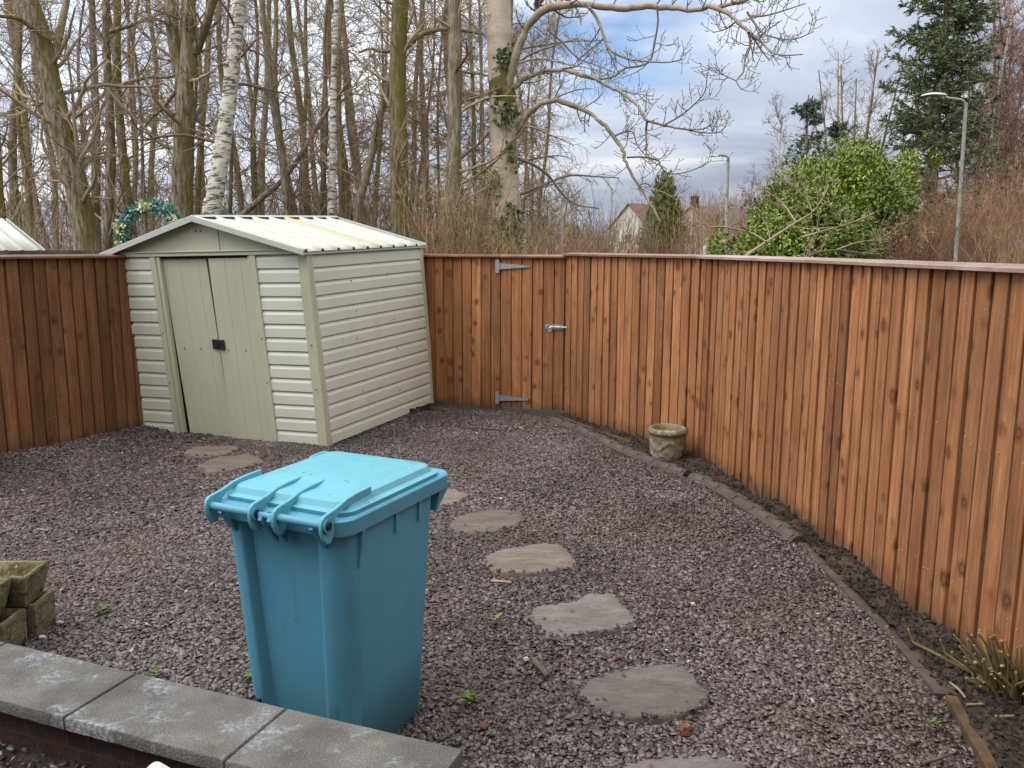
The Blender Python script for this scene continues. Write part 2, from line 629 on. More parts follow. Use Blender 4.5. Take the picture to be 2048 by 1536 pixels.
def bin_mat(name, c, c2, rough):
    k = NT(name)
    col = k.mix(k.ramp(k.noise(2.2, 5), [(0.35, 0.0), (0.65, 1.0)]), c, c2)
    sp = k.ramp(k.math('ADD', k.voro(19).outputs['Distance'], k.math('MULTIPLY', k.noise(90, 3), 0.12)), [(0.135, 1.0), (0.19, 0.0)])
    g = k.ramp(k.noise(5.5, 4), [(0.47, 0.0), (0.58, 1.0)])
    run = k.ramp(k.noise(26, 5, k.map((1, 1, 0.045), (2, 3, 1)), 0.7), [(0.55, 0.0), (0.70, 1.0)])
    col = k.mix(k.math('MULTIPLY', k.math('MULTIPLY', run, k.ramp(k.noise(3.0, 4, k.map((1, 1, 0.6), (6, 1, 4))), [(0.42, 0.0), (0.6, 1.0)])), 0.42), col, (0.13, 0.16, 0.15))
    col = k.mix(k.math('MULTIPLY', k.math('MULTIPLY', sp, g), 0.8), col, (0.06, 0.055, 0.045))
    sc2 = k.ramp(k.noise(70, 3, k.map((1, 1, 0.15))), [(0.66, 0.0), (0.74, 1.0)])
    g2 = k.ramp(k.noise(4.0, 3, k.map((1, 1, 1), (5, 2, 8))), [(0.5, 0.0), (0.65, 1.0)])
    col = k.mix(k.math('MULTIPLY', k.math('MULTIPLY', sc2, g2), 0.30), col, (0.32, 0.48, 0.52))
    dirt = k.ramp(k.noise(6, 7, k.map((1.4, 1.4, 0.5), (1, 4, 2)), 0.7), [(0.55, 0.0), (0.75, 1.0)])
    col = k.mix(k.math('MULTIPLY', dirt, 0.25), col, (0.13, 0.20, 0.22))
    r = k.math('ADD', k.math('MULTIPLY', k.noise(14, 5), 0.3), rough - 0.12)
    return k.done(col, r, k.noise(160, 3), 0.08, 0.003, 0.45)


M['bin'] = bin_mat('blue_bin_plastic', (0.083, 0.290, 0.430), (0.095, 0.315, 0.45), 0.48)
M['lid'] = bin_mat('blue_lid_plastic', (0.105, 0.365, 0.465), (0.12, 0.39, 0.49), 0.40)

k = NT('concrete_coping')
col = k.mix(k.ramp(k.noise(5, 6), [(0.35, 0.0), (0.65, 1.0)]), (0.078, 0.074, 0.069), (0.130, 0.125, 0.118))
col = k.mix(k.ramp(k.noise(230, 3), [(0.45, 0.0), (0.62, 1.0)]), col, k.bright(col, 1.75))
eff = k.math('MULTIPLY', k.ramp(k.noise(4.2, 8, rough=0.7), [(0.52, 0.0), (0.62, 1.0)]), k.ramp(k.noise(60, 5), [(0.4, 0.0), (0.6, 1.0)]))
col = k.mix(k.math('MULTIPLY', eff, 0.75), col, (0.34, 0.37, 0.42))
rust = k.ramp(k.noise(7, 4, k.map((1, 1, 1), (9, 3, 1))), [(0.66, 0.0), (0.74, 1.0)])
col = k.mix(k.math('MULTIPLY', rust, 0.4), col, (0.30, 0.22, 0.13))
col = k.mix(k.ramp(k.voro(55).outputs['Distance'], [(0.05, 0.6), (0.12, 0.0)]), col, (0.07, 0.065, 0.06))
M['coping'] = k.done(col, 0.85, k.noise(120, 5), 0.8, 0.006, 0.2)

k = NT('brick_wall')
br = k.n('ShaderNodeTexBrick')
br.inputs['Color1'].default_value = (0.070, 0.032, 0.024, 1)
br.inputs['Color2'].default_value = (0.045, 0.023, 0.018, 1)
br.inputs['Mortar'].default_value = (0.055, 0.050, 0.045, 1)
br.inputs['Scale'].default_value = 4.4
br.inputs['Mortar Size'].default_value = 0.02
bs_ = k.n('ShaderNodeSeparateXYZ')
k.l(k.tc, bs_.inputs[0])
bc_ = k.n('ShaderNodeCombineXYZ')
k.l(k.math('SUBTRACT', bs_.outputs[0], bs_.outputs[1]), bc_.inputs[0])
k.l(bs_.outputs[2], bc_.inputs[1])
k.l(bc_.outputs[0], br.inputs['Vector'])
M['brick'] = k.done(k.bright(br.outputs[0], k.math('ADD', k.noise(30, 5), 0.4)), 0.9, k.noise(60, 4), 0.5)


def slab_mat(name, c1, c2, moss):
    k = NT(name)
    t = k.tint()
    col = k.mix(k.ramp(k.noise(3.5, 7, k.map((1, 2.2, 1)), 0.65), [(0.35, 0.0), (0.65, 1.0)]), c1, c2)
    riv = k.noise(7, 7, k.map((1.0, 3.0, 1.0)), 0.65, 1.2)
    col = k.bright(col, k.math('ADD', k.math('MULTIPLY', riv, 1.3), 0.35))
    col = k.mix(k.ramp(k.noise(90, 4), [(0.5, 0.0), (0.75, 0.6)]), col, k.bright(col, 1.4))
    col = k.mix(k.math('MULTIPLY', k.ramp(k.noise(5, 5, k.map((1, 1, 1), (4, 4, 4))), [(0.58, 0.0), (0.72, 1.0)]), 0.35), col, moss)
    col = k.bright(col, k.math('ADD', k.math('MULTIPLY', t, 0.5), 0.75))
    h = k.math('ADD', riv, k.math('MULTIPLY', k.noise(60, 6, rough=0.7), 0.6))
    return k.done(col, 0.75, h, 0.9, 0.014, 0.3)


M['slab_grey'] = slab_mat('grey_riven_stone', (0.142, 0.124, 0.117), (0.205, 0.182, 0.174), (0.12, 0.092, 0.07))
M['slab_brown'] = slab_mat('brown_riven_stone', (0.140, 0.109, 0.092), (0.195, 0.155, 0.133), (0.11, 0.083, 0.06))

k = NT('slate_chips')
t = k.tint()
col = k.ramp(t, [(0.0, (0.018, 0.014, 0.014)), (0.3, (0.057, 0.041, 0.043)), (0.6, (0.102, 0.075, 0.079)), (0.85, (0.158, 0.123, 0.130)), (0.985, (0.200, 0.166, 0.170)), (0.992, (0.38, 0.34, 0.30))])
col = k.mix(k.math('MULTIPLY', k.ramp(k.noise(1.0, 6, k.map((1, 1, 1), (3, 5, 2)), 0.65), [(0.45, 0.0), (0.68, 1.0)]), 0.55), col, (0.078, 0.054, 0.040))
col = k.bright(col, k.math('ADD', k.math('MULTIPLY', k.noise(1.1, 5), 0.9), 0.55))
col = k.bright(col, k.math('ADD', k.math('MULTIPLY', k.noise(120, 3), 0.5), 0.75))
M['slate'] = k.done(col, 0.36, k.noise(220, 3), 0.25, 0.002, 0.45)
M['gravel_base'] = pmat('gravel_base', (0.040, 0.030, 0.031), (0.085, 0.062, 0.066), 60, c3=(0.03, 0.024, 0.02), s3=2.5, bump=0.8, bs=90, bd=0.02, rough=0.8)
M['soil'] = pmat('wet_soil', (0.030, 0.023, 0.019), (0.066, 0.050, 0.040), 9, c3=(0.10, 0.070, 0.052), s3=4, lo=0.5, hi=0.72, bump=0.9, bs=60, bd=0.03, rough=0.75, tint=0.5)
M['edging'] = pmat('dark_rubber_edging', (0.066, 0.052, 0.049), (0.105, 0.082, 0.076), 8, c3=(0.12, 0.075, 0.045), s3=3, lo=0.55, hi=0.75, rough=0.6, bump=0.3, bs=80, tint=0.2)
M['timber_edge'] = pmat('rotten_edging_timber', (0.13, 0.082, 0.045), (0.075, 0.045, 0.028), 10, rough=0.8, bump=0.5, bs=50, tint=0.3)
M['ground'] = pmat('rough_ground', (0.085, 0.070, 0.040), (0.055, 0.050, 0.025), 0.8, c3=(0.06, 0.075, 0.025), s3=0.5, bump=0.5, bs=4, bd=0.1, rough=0.95)
M['hill'] = pmat('hazy_hill', (0.17, 0.21, 0.30), (0.20, 0.24, 0.33), 0.004, rough=1.0, bump=0)  # blue-grey of distance haze put into the hill colour

k = NT('mossy_stone_pot')
col = k.mix(k.ramp(k.noise(6, 6), [(0.35, 0.0), (0.65, 1.0)]), (0.30, 0.265, 0.19), (0.205, 0.175, 0.115))
col = k.mix(k.math('MULTIPLY', k.ramp(k.noise(14, 8, rough=0.75), [(0.48, 0.0), (0.66, 1.0)]), 0.6), col, (0.085, 0.082, 0.04))
col = k.mix(k.math('MULTIPLY', k.ramp(k.noise(16, 6, k.map((1, 1, 1), (3, 9, 2))), [(0.55, 0.0), (0.7, 1.0)]), 0.6), col, (0.46, 0.43, 0.32))
M['stone_pot'] = k.done(col, 0.9, k.noise(45, 6), 0.7, 0.012, 0.2)
k = NT('algae_trough')
col = k.mix(k.ramp(k.noise(9, 7, rough=0.65), [(0.38, 0.0), (0.62, 1.0)]), (0.115, 0.100, 0.052), (0.255, 0.22, 0.135))
col = k.mix(k.ramp(k.noise(22, 6), [(0.55, 0.0), (0.68, 1.0)]), col, (0.045, 0.045, 0.018))
col = k.mix(k.ramp(k.noise(30, 4, k.map((1, 1, 1), (3, 9, 2))), [(0.66, 0.0), (0.72, 1.0)]), col, (0.36, 0.34, 0.27))
M['trough'] = k.done(col, 0.92, k.noise(60, 6), 0.8, 0.012, 0.15)
M['terracotta'] = pmat('terracotta', (0.45, 0.19, 0.09), (0.36, 0.15, 0.075), 12, rough=0.8, bump=0.2)
M['red_brick'] = pmat('broken_brick', (0.185, 0.075, 0.048), (0.13, 0.055, 0.037), 18, rough=0.9, bump=0.6, bs=60)
M['blue_plastic'] = pmat('blue_plastic', (0.05, 0.17, 0.38), (0.06, 0.2, 0.42), 12, rough=0.4, bump=0.05)
M['white_plastic'] = pmat('white_plastic', (0.78, 0.78, 0.76), (0.72, 0.72, 0.70), 5, rough=0.35, bump=0.03)
M['white_stone'] = pmat('pale_stone', (0.5, 0.47, 0.42), (0.4, 0.36, 0.30), 20, rough=0.85, bump=0.5)
M['pale_wood'] = pmat('pale_wood_chip', (0.42, 0.28, 0.17), (0.32, 0.20, 0.12), 20, rough=0.8, bump=0.3, stretch=(1, 1, 1))
M['grey_stick'] = pmat('weathered_stick', (0.13, 0.115, 0.10), (0.085, 0.07, 0.06), 20, rough=0.85, bump=0.4)
M['weed'] = pmat('weed_leaf', (0.075, 0.11, 0.025), (0.115, 0.145, 0.042), 30, rough=0.6, bump=0, tint=0.5)
M['dead_leaf'] = pmat('dead_leaf', (0.20, 0.115, 0.060), (0.11, 0.065, 0.04), 20, rough=0.7, bump=0.2, tint=0.4)

# bark
def bark_mat(name, c1, c2, moss, amt, sx=26, sz=0.18, mlo=0.5, mhi=0.64, rough=0.9):
    k = NT(name)
    v = k.map((1, 1, sz))
    f = k.noise(sx, 7, v, 0.68)
    col = k.mix(k.ramp(f, [(0.40, 0.0), (0.60, 1.0)]), c1, c2)
    g = k.n('ShaderNodeNewGeometry')
    sp = k.n('ShaderNodeSeparateXYZ')
    k.l(g.outputs['Normal'], sp.inputs[0])
    side = k.math('ADD', k.math('MULTIPLY', sp.outputs[0], 0.16), k.math('MULTIPLY', k.math('MULTIPLY', sp.outputs[2], sp.outputs[2]), 0.05))
    ms = k.ramp(k.math('ADD', k.noise(2.6, 6, k.map((1, 1, 0.5)), 0.65), side), [(mlo, 0.0), (mhi, 1.0)])
    col = k.mix(k.math('MULTIPLY', ms, amt), col, moss)
    col = k.bright(col, k.math('ADD', k.math('MULTIPLY', k.tint(), 0.5), 0.75))
    return k.done(col, rough, f, 0.7, 0.03, 0.15)


M['bark_brown'] = bark_mat('brown_bark', (0.125, 0.098, 0.070), (0.44, 0.355, 0.265), (0.15, 0.135, 0.026), 0.75)
M['bark_grey'] = bark_mat('grey_bark', (0.15, 0.123, 0.093), (0.40, 0.335, 0.26), (0.15, 0.135, 0.035), 0.6)
M['bark_moss'] = bark_mat('mossy_bark', (0.115, 0.092, 0.058), (0.34, 0.27, 0.175), (0.15, 0.135, 0.022), 0.75, mlo=0.44, mhi=0.6)
M['twig'] = pmat('bare_twigs', (0.24, 0.182, 0.122), (0.33, 0.255, 0.17), 2, rough=0.8, bump=0, tint=0.45)
M['twig_tan'] = pmat('tan_stems', (0.34, 0.24, 0.135), (0.24, 0.165, 0.09), 2, rough=0.75, bump=0, tint=0.5)
M['twig_red'] = pmat('red_stems', (0.19, 0.080, 0.060), (0.13, 0.055, 0.042), 2, rough=0.75, bump=0, tint=0.5)
M['twig_rust'] = pmat('rusty_stems', (0.37, 0.215, 0.135), (0.26, 0.145, 0.09), 2, rough=0.75, bump=0, tint=0.5)
M['twig_purple'] = pmat('purple_birch_twigs', (0.20, 0.125, 0.11), (0.27, 0.175, 0.145), 2, rough=0.8, bump=0, tint=0.4)
M['twig_birch'] = pmat('reddish_birch_twigs', (0.27, 0.155, 0.125), (0.36, 0.225, 0.175), 2, rough=0.8, bump=0, tint=0.4)
M['twig_pale'] = pmat('pale_twigs', (0.33, 0.25, 0.18), (0.25, 0.18, 0.13), 2, rough=0.8, bump=0, tint=0.4)

k = NT('white_birch_bark')
v = k.map((1, 1, 1))
col = k.mix(k.ramp(k.noise(9, 5), [(0.4, 0.0), (0.6, 1.0)]), (0.55, 0.52, 0.46), (0.70, 0.67, 0.60))
dash = k.ramp(k.noise(5.0, 6, k.map((1.2, 1.2, 6.0)), 0.62, 0.8), [(0.51, 0.0), (0.58, 1.0)])
col = k.mix(k.math('MULTIPLY', dash, 0.9), col, (0.065, 0.052, 0.04))
spx = k.n('ShaderNodeSeparateXYZ')
k.l(k.tc, spx.inputs[0])
base = k.math('MULTIPLY', k.ramp(k.math('ADD', k.math('MULTIPLY', spx.outputs[2], 0.25), k.math('MULTIPLY', k.noise(7, 6), 0.9)), [(0.86, 1.0), (1.05, 0.0)]), 0.75)
col = k.mix(base, col, (0.10, 0.08, 0.055))
M['birch'] = k.done(col, 0.75, dash, 0.5, 0.01, 0.25)

k = NT('smooth_grey_bark')
col = k.mix(k.ramp(k.noise(4, 6), [(0.35, 0.0), (0.65, 1.0)]), (0.46, 0.375, 0.295), (0.56, 0.475, 0.39))
ln = k.ramp(k.noise(7, 5, k.map((1, 1, 9)), 0.6), [(0.52, 0.0), (0.66, 1.0)])
col = k.mix(k.math('MULTIPLY', ln, 0.35), col, (0.20, 0.15, 0.11))
spk = k.ramp(k.voro(14, k.map((1, 1, 2.0))).outputs['Distance'], [(0.04, 1.0), (0.10, 0.0)])
col = k.mix(k.math('MULTIPLY', spk, 0.7), col, (0.07, 0.05, 0.03))
spz = k.n('ShaderNodeSeparateXYZ')
k.l(k.tc, spz.inputs[0])
# moss collar where the limbs leave the trunk, ragged edge, heavier on the right side
gn = k.n('ShaderNodeNewGeometry')
spn = k.n('ShaderNodeSeparateXYZ')
k.l(gn.outputs['Normal'], spn.inputs[0])
dz = k.math('ABSOLUTE', k.math('SUBTRACT', spz.outputs[2], 4.37))
away = k.math('MULTIPLY', k.math('MAXIMUM', k.math('SUBTRACT', k.math('ABSOLUTE', k.math('ADD', spz.outputs[0], 0.12)), 0.34), 0.0), 3.0)
mm = k.math('SUBTRACT', k.math('ADD', k.math('SUBTRACT', k.math('MULTIPLY', k.noise(5, 7, rough=0.7), 1.5), away), k.math('MULTIPLY', spn.outputs[0], 0.22)), k.math('MULTIPLY', dz, 1.35))
mask = k.ramp(mm, [(0.30, 0.0), (0.42, 1.0)])
rs = k.ramp(k.math('ADD', k.math('SUBTRACT', 0.0, away), k.math('ADD', k.noise(3.0, 7, k.map((1, 1, 0.35)), 0.7), k.math('MULTIPLY', spn.outputs[0], 0.2))), [(0.70, 0.0), (0.80, 1.0)])
mask = k.math('MAXIMUM', mask, k.math('MULTIPLY', rs, 0.8))
mcol = k.mix(k.noise(25, 4), (0.055, 0.060, 0.010), (0.13, 0.12, 0.022))
col = k.mix(k.math('MULTIPLY', mask, 0.95), col, mcol)
M['poplar'] = k.done(col, 0.8, k.math('ADD', k.math('MULTIPLY', k.noise(20, 5, k.map((1, 1, 3))), 0.5), mask), 0.5, 0.02, 0.2)


def leaf_mat(name, a, b, c, rough=0.4, spec=0.5, trans=0.12):
    k = NT(name)
    col = k.ramp(k.tint(), [(0.0, a), (0.55, b), (1.0, c)])
    col = k.bright(col, k.math('ADD', k.math('MULTIPLY', k.noise(1.2, 4), 0.8), 0.6))
    return k.done(col, rough, None, 0, 0, spec)


M['laurel'] = leaf_mat('laurel_leaf', (0.075, 0.120, 0.012), (0.200, 0.275, 0.030), (0.37, 0.41, 0.080))
M['ivy'] = leaf_mat('ivy_leaf', (0.035, 0.055, 0.010), (0.065, 0.095, 0.016), (0.13, 0.16, 0.035))
M['spruce'] = leaf_mat('spruce_needles', (0.060, 0.085, 0.034), (0.120, 0.155, 0.068), (0.19, 0.23, 0.115), 0.6, 0.3)
M['spruce_blue'] = leaf_mat('grey_spruce_needles', (0.06, 0.09, 0.058), (0.11, 0.145, 0.10), (0.17, 0.21, 0.15), 0.6, 0.3)
M['cypress'] = leaf_mat('cypress_scale', (0.065, 0.080, 0.018), (0.135, 0.150, 0.038), (0.21, 0.21, 0.07), 0.7, 0.2)
M['teal_leaf'] = leaf_mat('artificial_teal_leaf', (0.02, 0.10, 0.085), (0.05, 0.21, 0.18), (0.14, 0.36, 0.34), 0.5)
M['cream_petal'] = leaf_mat('cream_petal', (0.50, 0.47, 0.16), (0.66, 0.64, 0.34), (0.75, 0.75, 0.62), 0.6)
M['lamp_grey'] = pmat('lamp_column_grey', (0.34, 0.35, 0.34), (0.26, 0.27, 0.25), 5, c3=(0.18, 0.17, 0.10), s3=4, rough=0.5, bump=0.1, metal=0.3)
M['lamp_head'] = pmat('lamp_head_grey', (0.62, 0.64, 0.66), (0.55, 0.57, 0.58), 5, rough=0.4, bump=0, metal=0.2)
M['render'] = pmat('white_render', (0.58, 0.56, 0.51), (0.50, 0.48, 0.43), 3, rough=0.9, bump=0.2, bs=20)
M['roof_red'] = pmat('red_roof_tiles', (0.20, 0.105, 0.082), (0.15, 0.085, 0.070), 3, rough=0.85, bump=0.6, bs=8, stretch=(1, 1, 4), bd=0.05)
M['roof_grey'] = pmat('grey_roof_tiles', (0.17, 0.145, 0.135), (0.12, 0.105, 0.10), 3, rough=0.85, bump=0.6, bs=8, stretch=(1, 1, 4), bd=0.05)
M['glass'] = pmat('dark_glass', (0.03, 0.035, 0.04), (0.05, 0.055, 0.06), 1, rough=0.08, bump=0, spec=0.8)
M['old_fence'] = pmat('grey_old_boards', (0.11, 0.105, 0.11), (0.07, 0.068, 0.072), 12, rough=0.85, bump=0.4, bs=50, tint=0.4)
#PART2

def hold(o, root):
    """parent an object whose mesh is in world coordinates"""
    o.parent = root
    o.matrix_parent_inverse = (Matrix.Translation(root.location) @ Matrix.Rotation(root.rotation_euler.z, 4, 'Z')).inverted()
    return o


def fbm(x, y, z=0.0, s=1.0, o=4):
    return mnoise.fractal((x * s, y * s, z), 1.0, 2.0, o)


# ------------------------------------------------------------------ ground
FENCE_R = [(0.60, 9.352), (1.674, 7.487), (2.03, 5.75), (2.285, 2.35), (2.36, 0.2)]
FENCE_B = [(-3.25, 10.98), (-0.13, 9.60)]
FENCE_L = [(-6.30, 4.15), (-3.78, 8.55), (-3.12, 10.45)]

edge_px = [(1105, 843), (1180, 872), (1250, 905), (1340, 940), (1420, 970), (1520, 1030), (1600, 1085)]
flat_px = [(1612, 1085), (1700, 1175), (1800, 1275), (1900, 1395), (1990, 1525), (2060, 1650)]
EDGE = [G(*p)[:2] for p in edge_px]
FLAT = [G(*p)[:2] for p in flat_px]
GRAVEL = ([(-6.3, 4.1), (-3.85, 8.45), (-3.2, 10.4), (-3.2, 10.9), (-0.1, 9.57), (0.55, 9.33)] + [tuple(p) for p in EDGE] + [tuple(p) for p in FLAT]
          + [(1.72, 1.0), (0.6, 0.4), (-0.05, 2.05), (-0.05, 2.25), (-3.2, 3.42)])
SOIL = ([tuple(p) for p in EDGE] + [tuple(p) for p in FLAT] + [(1.72, 1.0), (2.35, 0.3), (2.27, 2.35), (2.01, 5.75), (1.66, 7.46), (0.58, 9.33)])


def grid_mesh(x0, x1, y0, y1, nx, ny, fz, keep=None):
    xs, ys = np.linspace(x0, x1, nx), np.linspace(y0, y1, ny)
    X, Y = np.meshgrid(xs, ys)
    Z = np.array([fz(x, y) for x, y in zip(X.ravel(), Y.ravel())])
    V = np.stack([X.ravel(), Y.ravel(), Z], 1)
    i = np.arange(nx * ny).reshape(ny, nx)
    F = np.stack([i[:-1, :-1], i[:-1, 1:], i[1:, 1:], i[1:, :-1]], -1).reshape(-1, 4)
    if keep is not None:
        c = V[F].mean(1)
        F = F[keep(c[:, 0], c[:, 1])]
    return V, F


V, F = grid_mesh(-400, 400, -30, 900, 60, 60, lambda x, y: -0.06)
tag(link('ground', np_mesh('ground', V, [F]), M['ground']), kind='structure')


def gravel_z(x, y):
    d = 0.018 * fbm(x, y, 3.3, 1.6, 3)
    # banked up a little along the left fence and the shed front
    e = max(0.0, 1 - abs((y - 8.55) - 1.745 * (x + 3.78)) / 2.0 / 0.45)
    return 0.0 + d + 0.05 * e * (1 if x < -3.5 else 0)


V, F = grid_mesh(-6.4, 2.1, 0.3, 11.1, 180, 220, gravel_z, lambda x, y: inpoly(x, y, GRAVEL))
tag(link('gravel_bed', np_mesh('gravel_bed', V, [F]), M['gravel_base'], smooth=180), kind='structure')


def soil_z(x, y):
    return 0.012 + 0.035 * (fbm(x, y, 1.1, 3.0, 4) + 0.4) + 0.03 * fbm(x, y, 8.0, 11.0, 3)


V, F = grid_mesh(0.4, 2.4, 0.3, 9.5, 130, 420, soil_z, lambda x, y: inpoly(x, y, SOIL))
tag(link('soil_border', np_mesh('soil_border', V, [F], rng.random(len(F))), M['soil'], smooth=180), kind='structure')

# ------------------------------------------------------------------ stepping stones
STONES = [
    [(366, 912), (385, 898), (420, 896), (472, 896), (479, 902), (458, 911), (402, 918)],
    [(388, 937), (440, 917), (500, 911), (530, 922), (522, 931), (470, 943), (418, 948)],
    [(820, 1003), (850, 990), (880, 982), (910, 979), (937, 988), (930, 1000), (895, 1012), (840, 1018)],
    [(895, 1050), (920, 1032), (960, 1021), (1010, 1017), (1042, 1024), (1050, 1040), (1030, 1052), (985, 1063), (940, 1067), (905, 1062)],
    [(971, 1113), (1000, 1099), (1070, 1087), (1120, 1085), (1140, 1100), (1158, 1124), (1150, 1133), (1080, 1143), (1000, 1143), (978, 1130)],
    [(1058, 1224), (1078, 1210), (1150, 1202), (1182, 1185), (1232, 1183), (1258, 1212), (1282, 1240), (1222, 1259), (1120, 1272), (1090, 1270), (1078, 1250)],
    [(1158, 1385), (1180, 1358), (1250, 1337), (1330, 1325), (1372, 1326), (1390, 1342), (1422, 1388), (1402, 1411), (1340, 1429), (1262, 1433), (1205, 1421), (1175, 1402)],
    [(1222, 1540), (1300, 1514), (1400, 1507), (1496, 1519), (1530, 1560), (1500, 1610), (1400, 1640), (1290, 1630), (1230, 1590)],
]
STONE_LABELS = ['low brown stepping stone nearest the shed doors, half sunk in gravel', 'brown stepping stone second from the shed doors',
                'brown stepping stone partly hidden by the far side of the blue bin', 'rounded brown oval stepping stone just right of the blue bin rim',
                'brown stepping stone with rippled surface, in line with the middle of the bin', 'angular grey-brown stepping stone with ridged right edge beside the weed sprig',
                'large round grey stepping stone with faint swirls, nearest whole one', 'grey stepping stone cut off by the bottom of the picture']
STONE_XY = []
for i, px in enumerate(STONES):
    pts = np.array([G(*p, 0.028)[:2] for p in px])
    STONE_XY.append(pts)
    c = pts.mean(0)
    ring = spline(np.vstack([pts, pts[:1]]), 49)[:-1]
    ring = np.array([p + (p - c) / np.linalg.norm(p - c) * 0.008 * fbm(p[0], p[1], i, 14, 3) for p in ring])
    b = MB()
    rings = []
    for s, z in ((1.0, -0.03), (1.0, 0.012), (0.985, 0.024), (0.955, 0.029)):
        rings.append([(*(c + (p - c) * s), z + 0.004 * fbm(p[0], p[1], i + 9, 20, 3)) for p in ring])
    for s in (0.75, 0.5, 0.25, 0.05):
        rings.append([(*(c + (p - c) * s), 0.029 + 0.004 * fbm(*(c + (p - c) * s), i, 9, 3)) for p in ring])
    b.loft(rings, True, True, tint=rnd.random())
    o = b.build('stepping_stone', M['slab_grey' if i >= 5 else 'slab_brown'], smooth=50)
    tag(o, STONE_LABELS[i], 'stepping stone', 'stepping stones across the gravel')

# ------------------------------------------------------------------ slate chips (uncountable)
BIN_C = np.array([-0.682, 3.107])
SHED_N = np.array([-1.755, 7.775])


def chips(name, poly, n_near, n_far, size, tmin, tmax, mat, zf, split=5.2, yield_far=1.0, zmax=0.014, avoid=()):
    poly = np.array(poly)
    lo, hi = poly.min(0), poly.max(0)
    A = (hi[0] - lo[0]) * (hi[1] - lo[1])
    N = int(A * max(n_near, n_far))
    x, y = rng.uniform(lo[0], hi[0], N), rng.uniform(lo[1], hi[1], N)
    keep = inpoly(x, y, poly)
    dens = np.where(y < split, n_near, n_far) / max(n_near, n_far)
    keep &= rng.random(N) < dens
    # only what the place shows from near the camera
    keep &= np.abs(x) < 0.75 * y + 0.8
    for st in avoid:
        c = st.mean(0)
        keep &= ~inpoly(x, y, c + (st - c) * (0.972 + 0.012 * math.sin(c[0] * 50)))
    x, y = x[keep], y[keep]
    N = len(x)
    kk = 5
    th = (np.arange(kk) / kk * 2 * np.pi)[None] + rng.uniform(-0.62, 0.62, (N, kk)) + rng.uniform(0, 6.3, (N, 1))
    sz = size * np.clip(np.exp(rng.normal(0, 0.45, N)), 0.4, 1.75) * np.where(y > split, 1.12, 1.0)
    r = sz[:, None] * rng.uniform(0.7, 1.15, (N, kk)) * 0.5
    el = rng.uniform(0.38, 0.9, N)
    ax = rng.uniform(0, np.pi, N)
    px, py = r * np.cos(th), r * np.sin(th) * el[:, None]
    X = px * np.cos(ax)[:, None] - py * np.sin(ax)[:, None]
    Y = px * np.sin(ax)[:, None] + py * np.cos(ax)[:, None]
    h = sz * rng.uniform(0.07, 0.16, N)
    top = np.stack([X * 0.95, Y * 0.95, np.repeat(h[:, None], kk, 1) + rng.normal(0, 0.0012, (N, kk))], -1)
    bot = np.stack([X, Y, np.zeros_like(X)], -1)
    L = np.concatenate([bot, top], 1)
    a = np.radians(np.abs(rng.normal(0, 21, N)))
    d = rng.uniform(0, 6.3, N)
    u = np.stack([np.cos(d), np.sin(d), np.zeros(N)], 1)[:, None]
    ca, sa = np.cos(a)[:, None, None], np.sin(a)[:, None, None]
    L = L * ca + np.cross(np.broadcast_to(u, L.shape), L) * sa + u * (L * u).sum(-1, keepdims=True) * (1 - ca)
    z = np.array([zf(p, q) for p, q in zip(x, y)])
    for st in avoid:
        z = np.where(inpoly(x, y, st), 0.024, z)
    z = z + rng.uniform(0.0, zmax, N) - 0.002
    V = L + np.stack([x, y, z], 1)[:, None]
    b = (np.arange(N) * 2 * kk)[:, None]
    topf = b + kk + np.arange(kk)[None]
    j = np.arange(kk)
    jn = (j + 1) % kk
    side = np.stack([b + j, b + jn, b + kk + jn, b + kk + j], -1).reshape(-1, 4)
    t = rng.random(N)
    patch = np.array([fbm(p, q, 0.5, 0.9, 3) for p, q in zip(x, y)])
    t = np.clip(t + 0.25 * patch, 0, 0.98)
    t[rng.random(N) < 0.004] = 1.0
    me = np_mesh(name, V.reshape(-1, 3), [topf, side], np.concatenate([t, np.repeat(t, kk)]))
    return link(name, me, mat)


g = chips('slate_gravel', GRAVEL, 9500, 6500, 0.0235, 0, 0, M['slate'], gravel_z, avoid=STONE_XY)
tag(g, 'plum and grey slate chippings covering the garden floor', 'gravel', kind='stuff')
cl = chips('soil_clods', SOIL, 2600, 1500, 0.019, 0, 0, M['soil'], soil_z, zmax=0.02)
tag(cl, 'dark crumbs of wet soil along the foot of the fence', 'soil', kind='stuff')

# ------------------------------------------------------------------ garden edging
EN = spline(np.array(EDGE), 90)


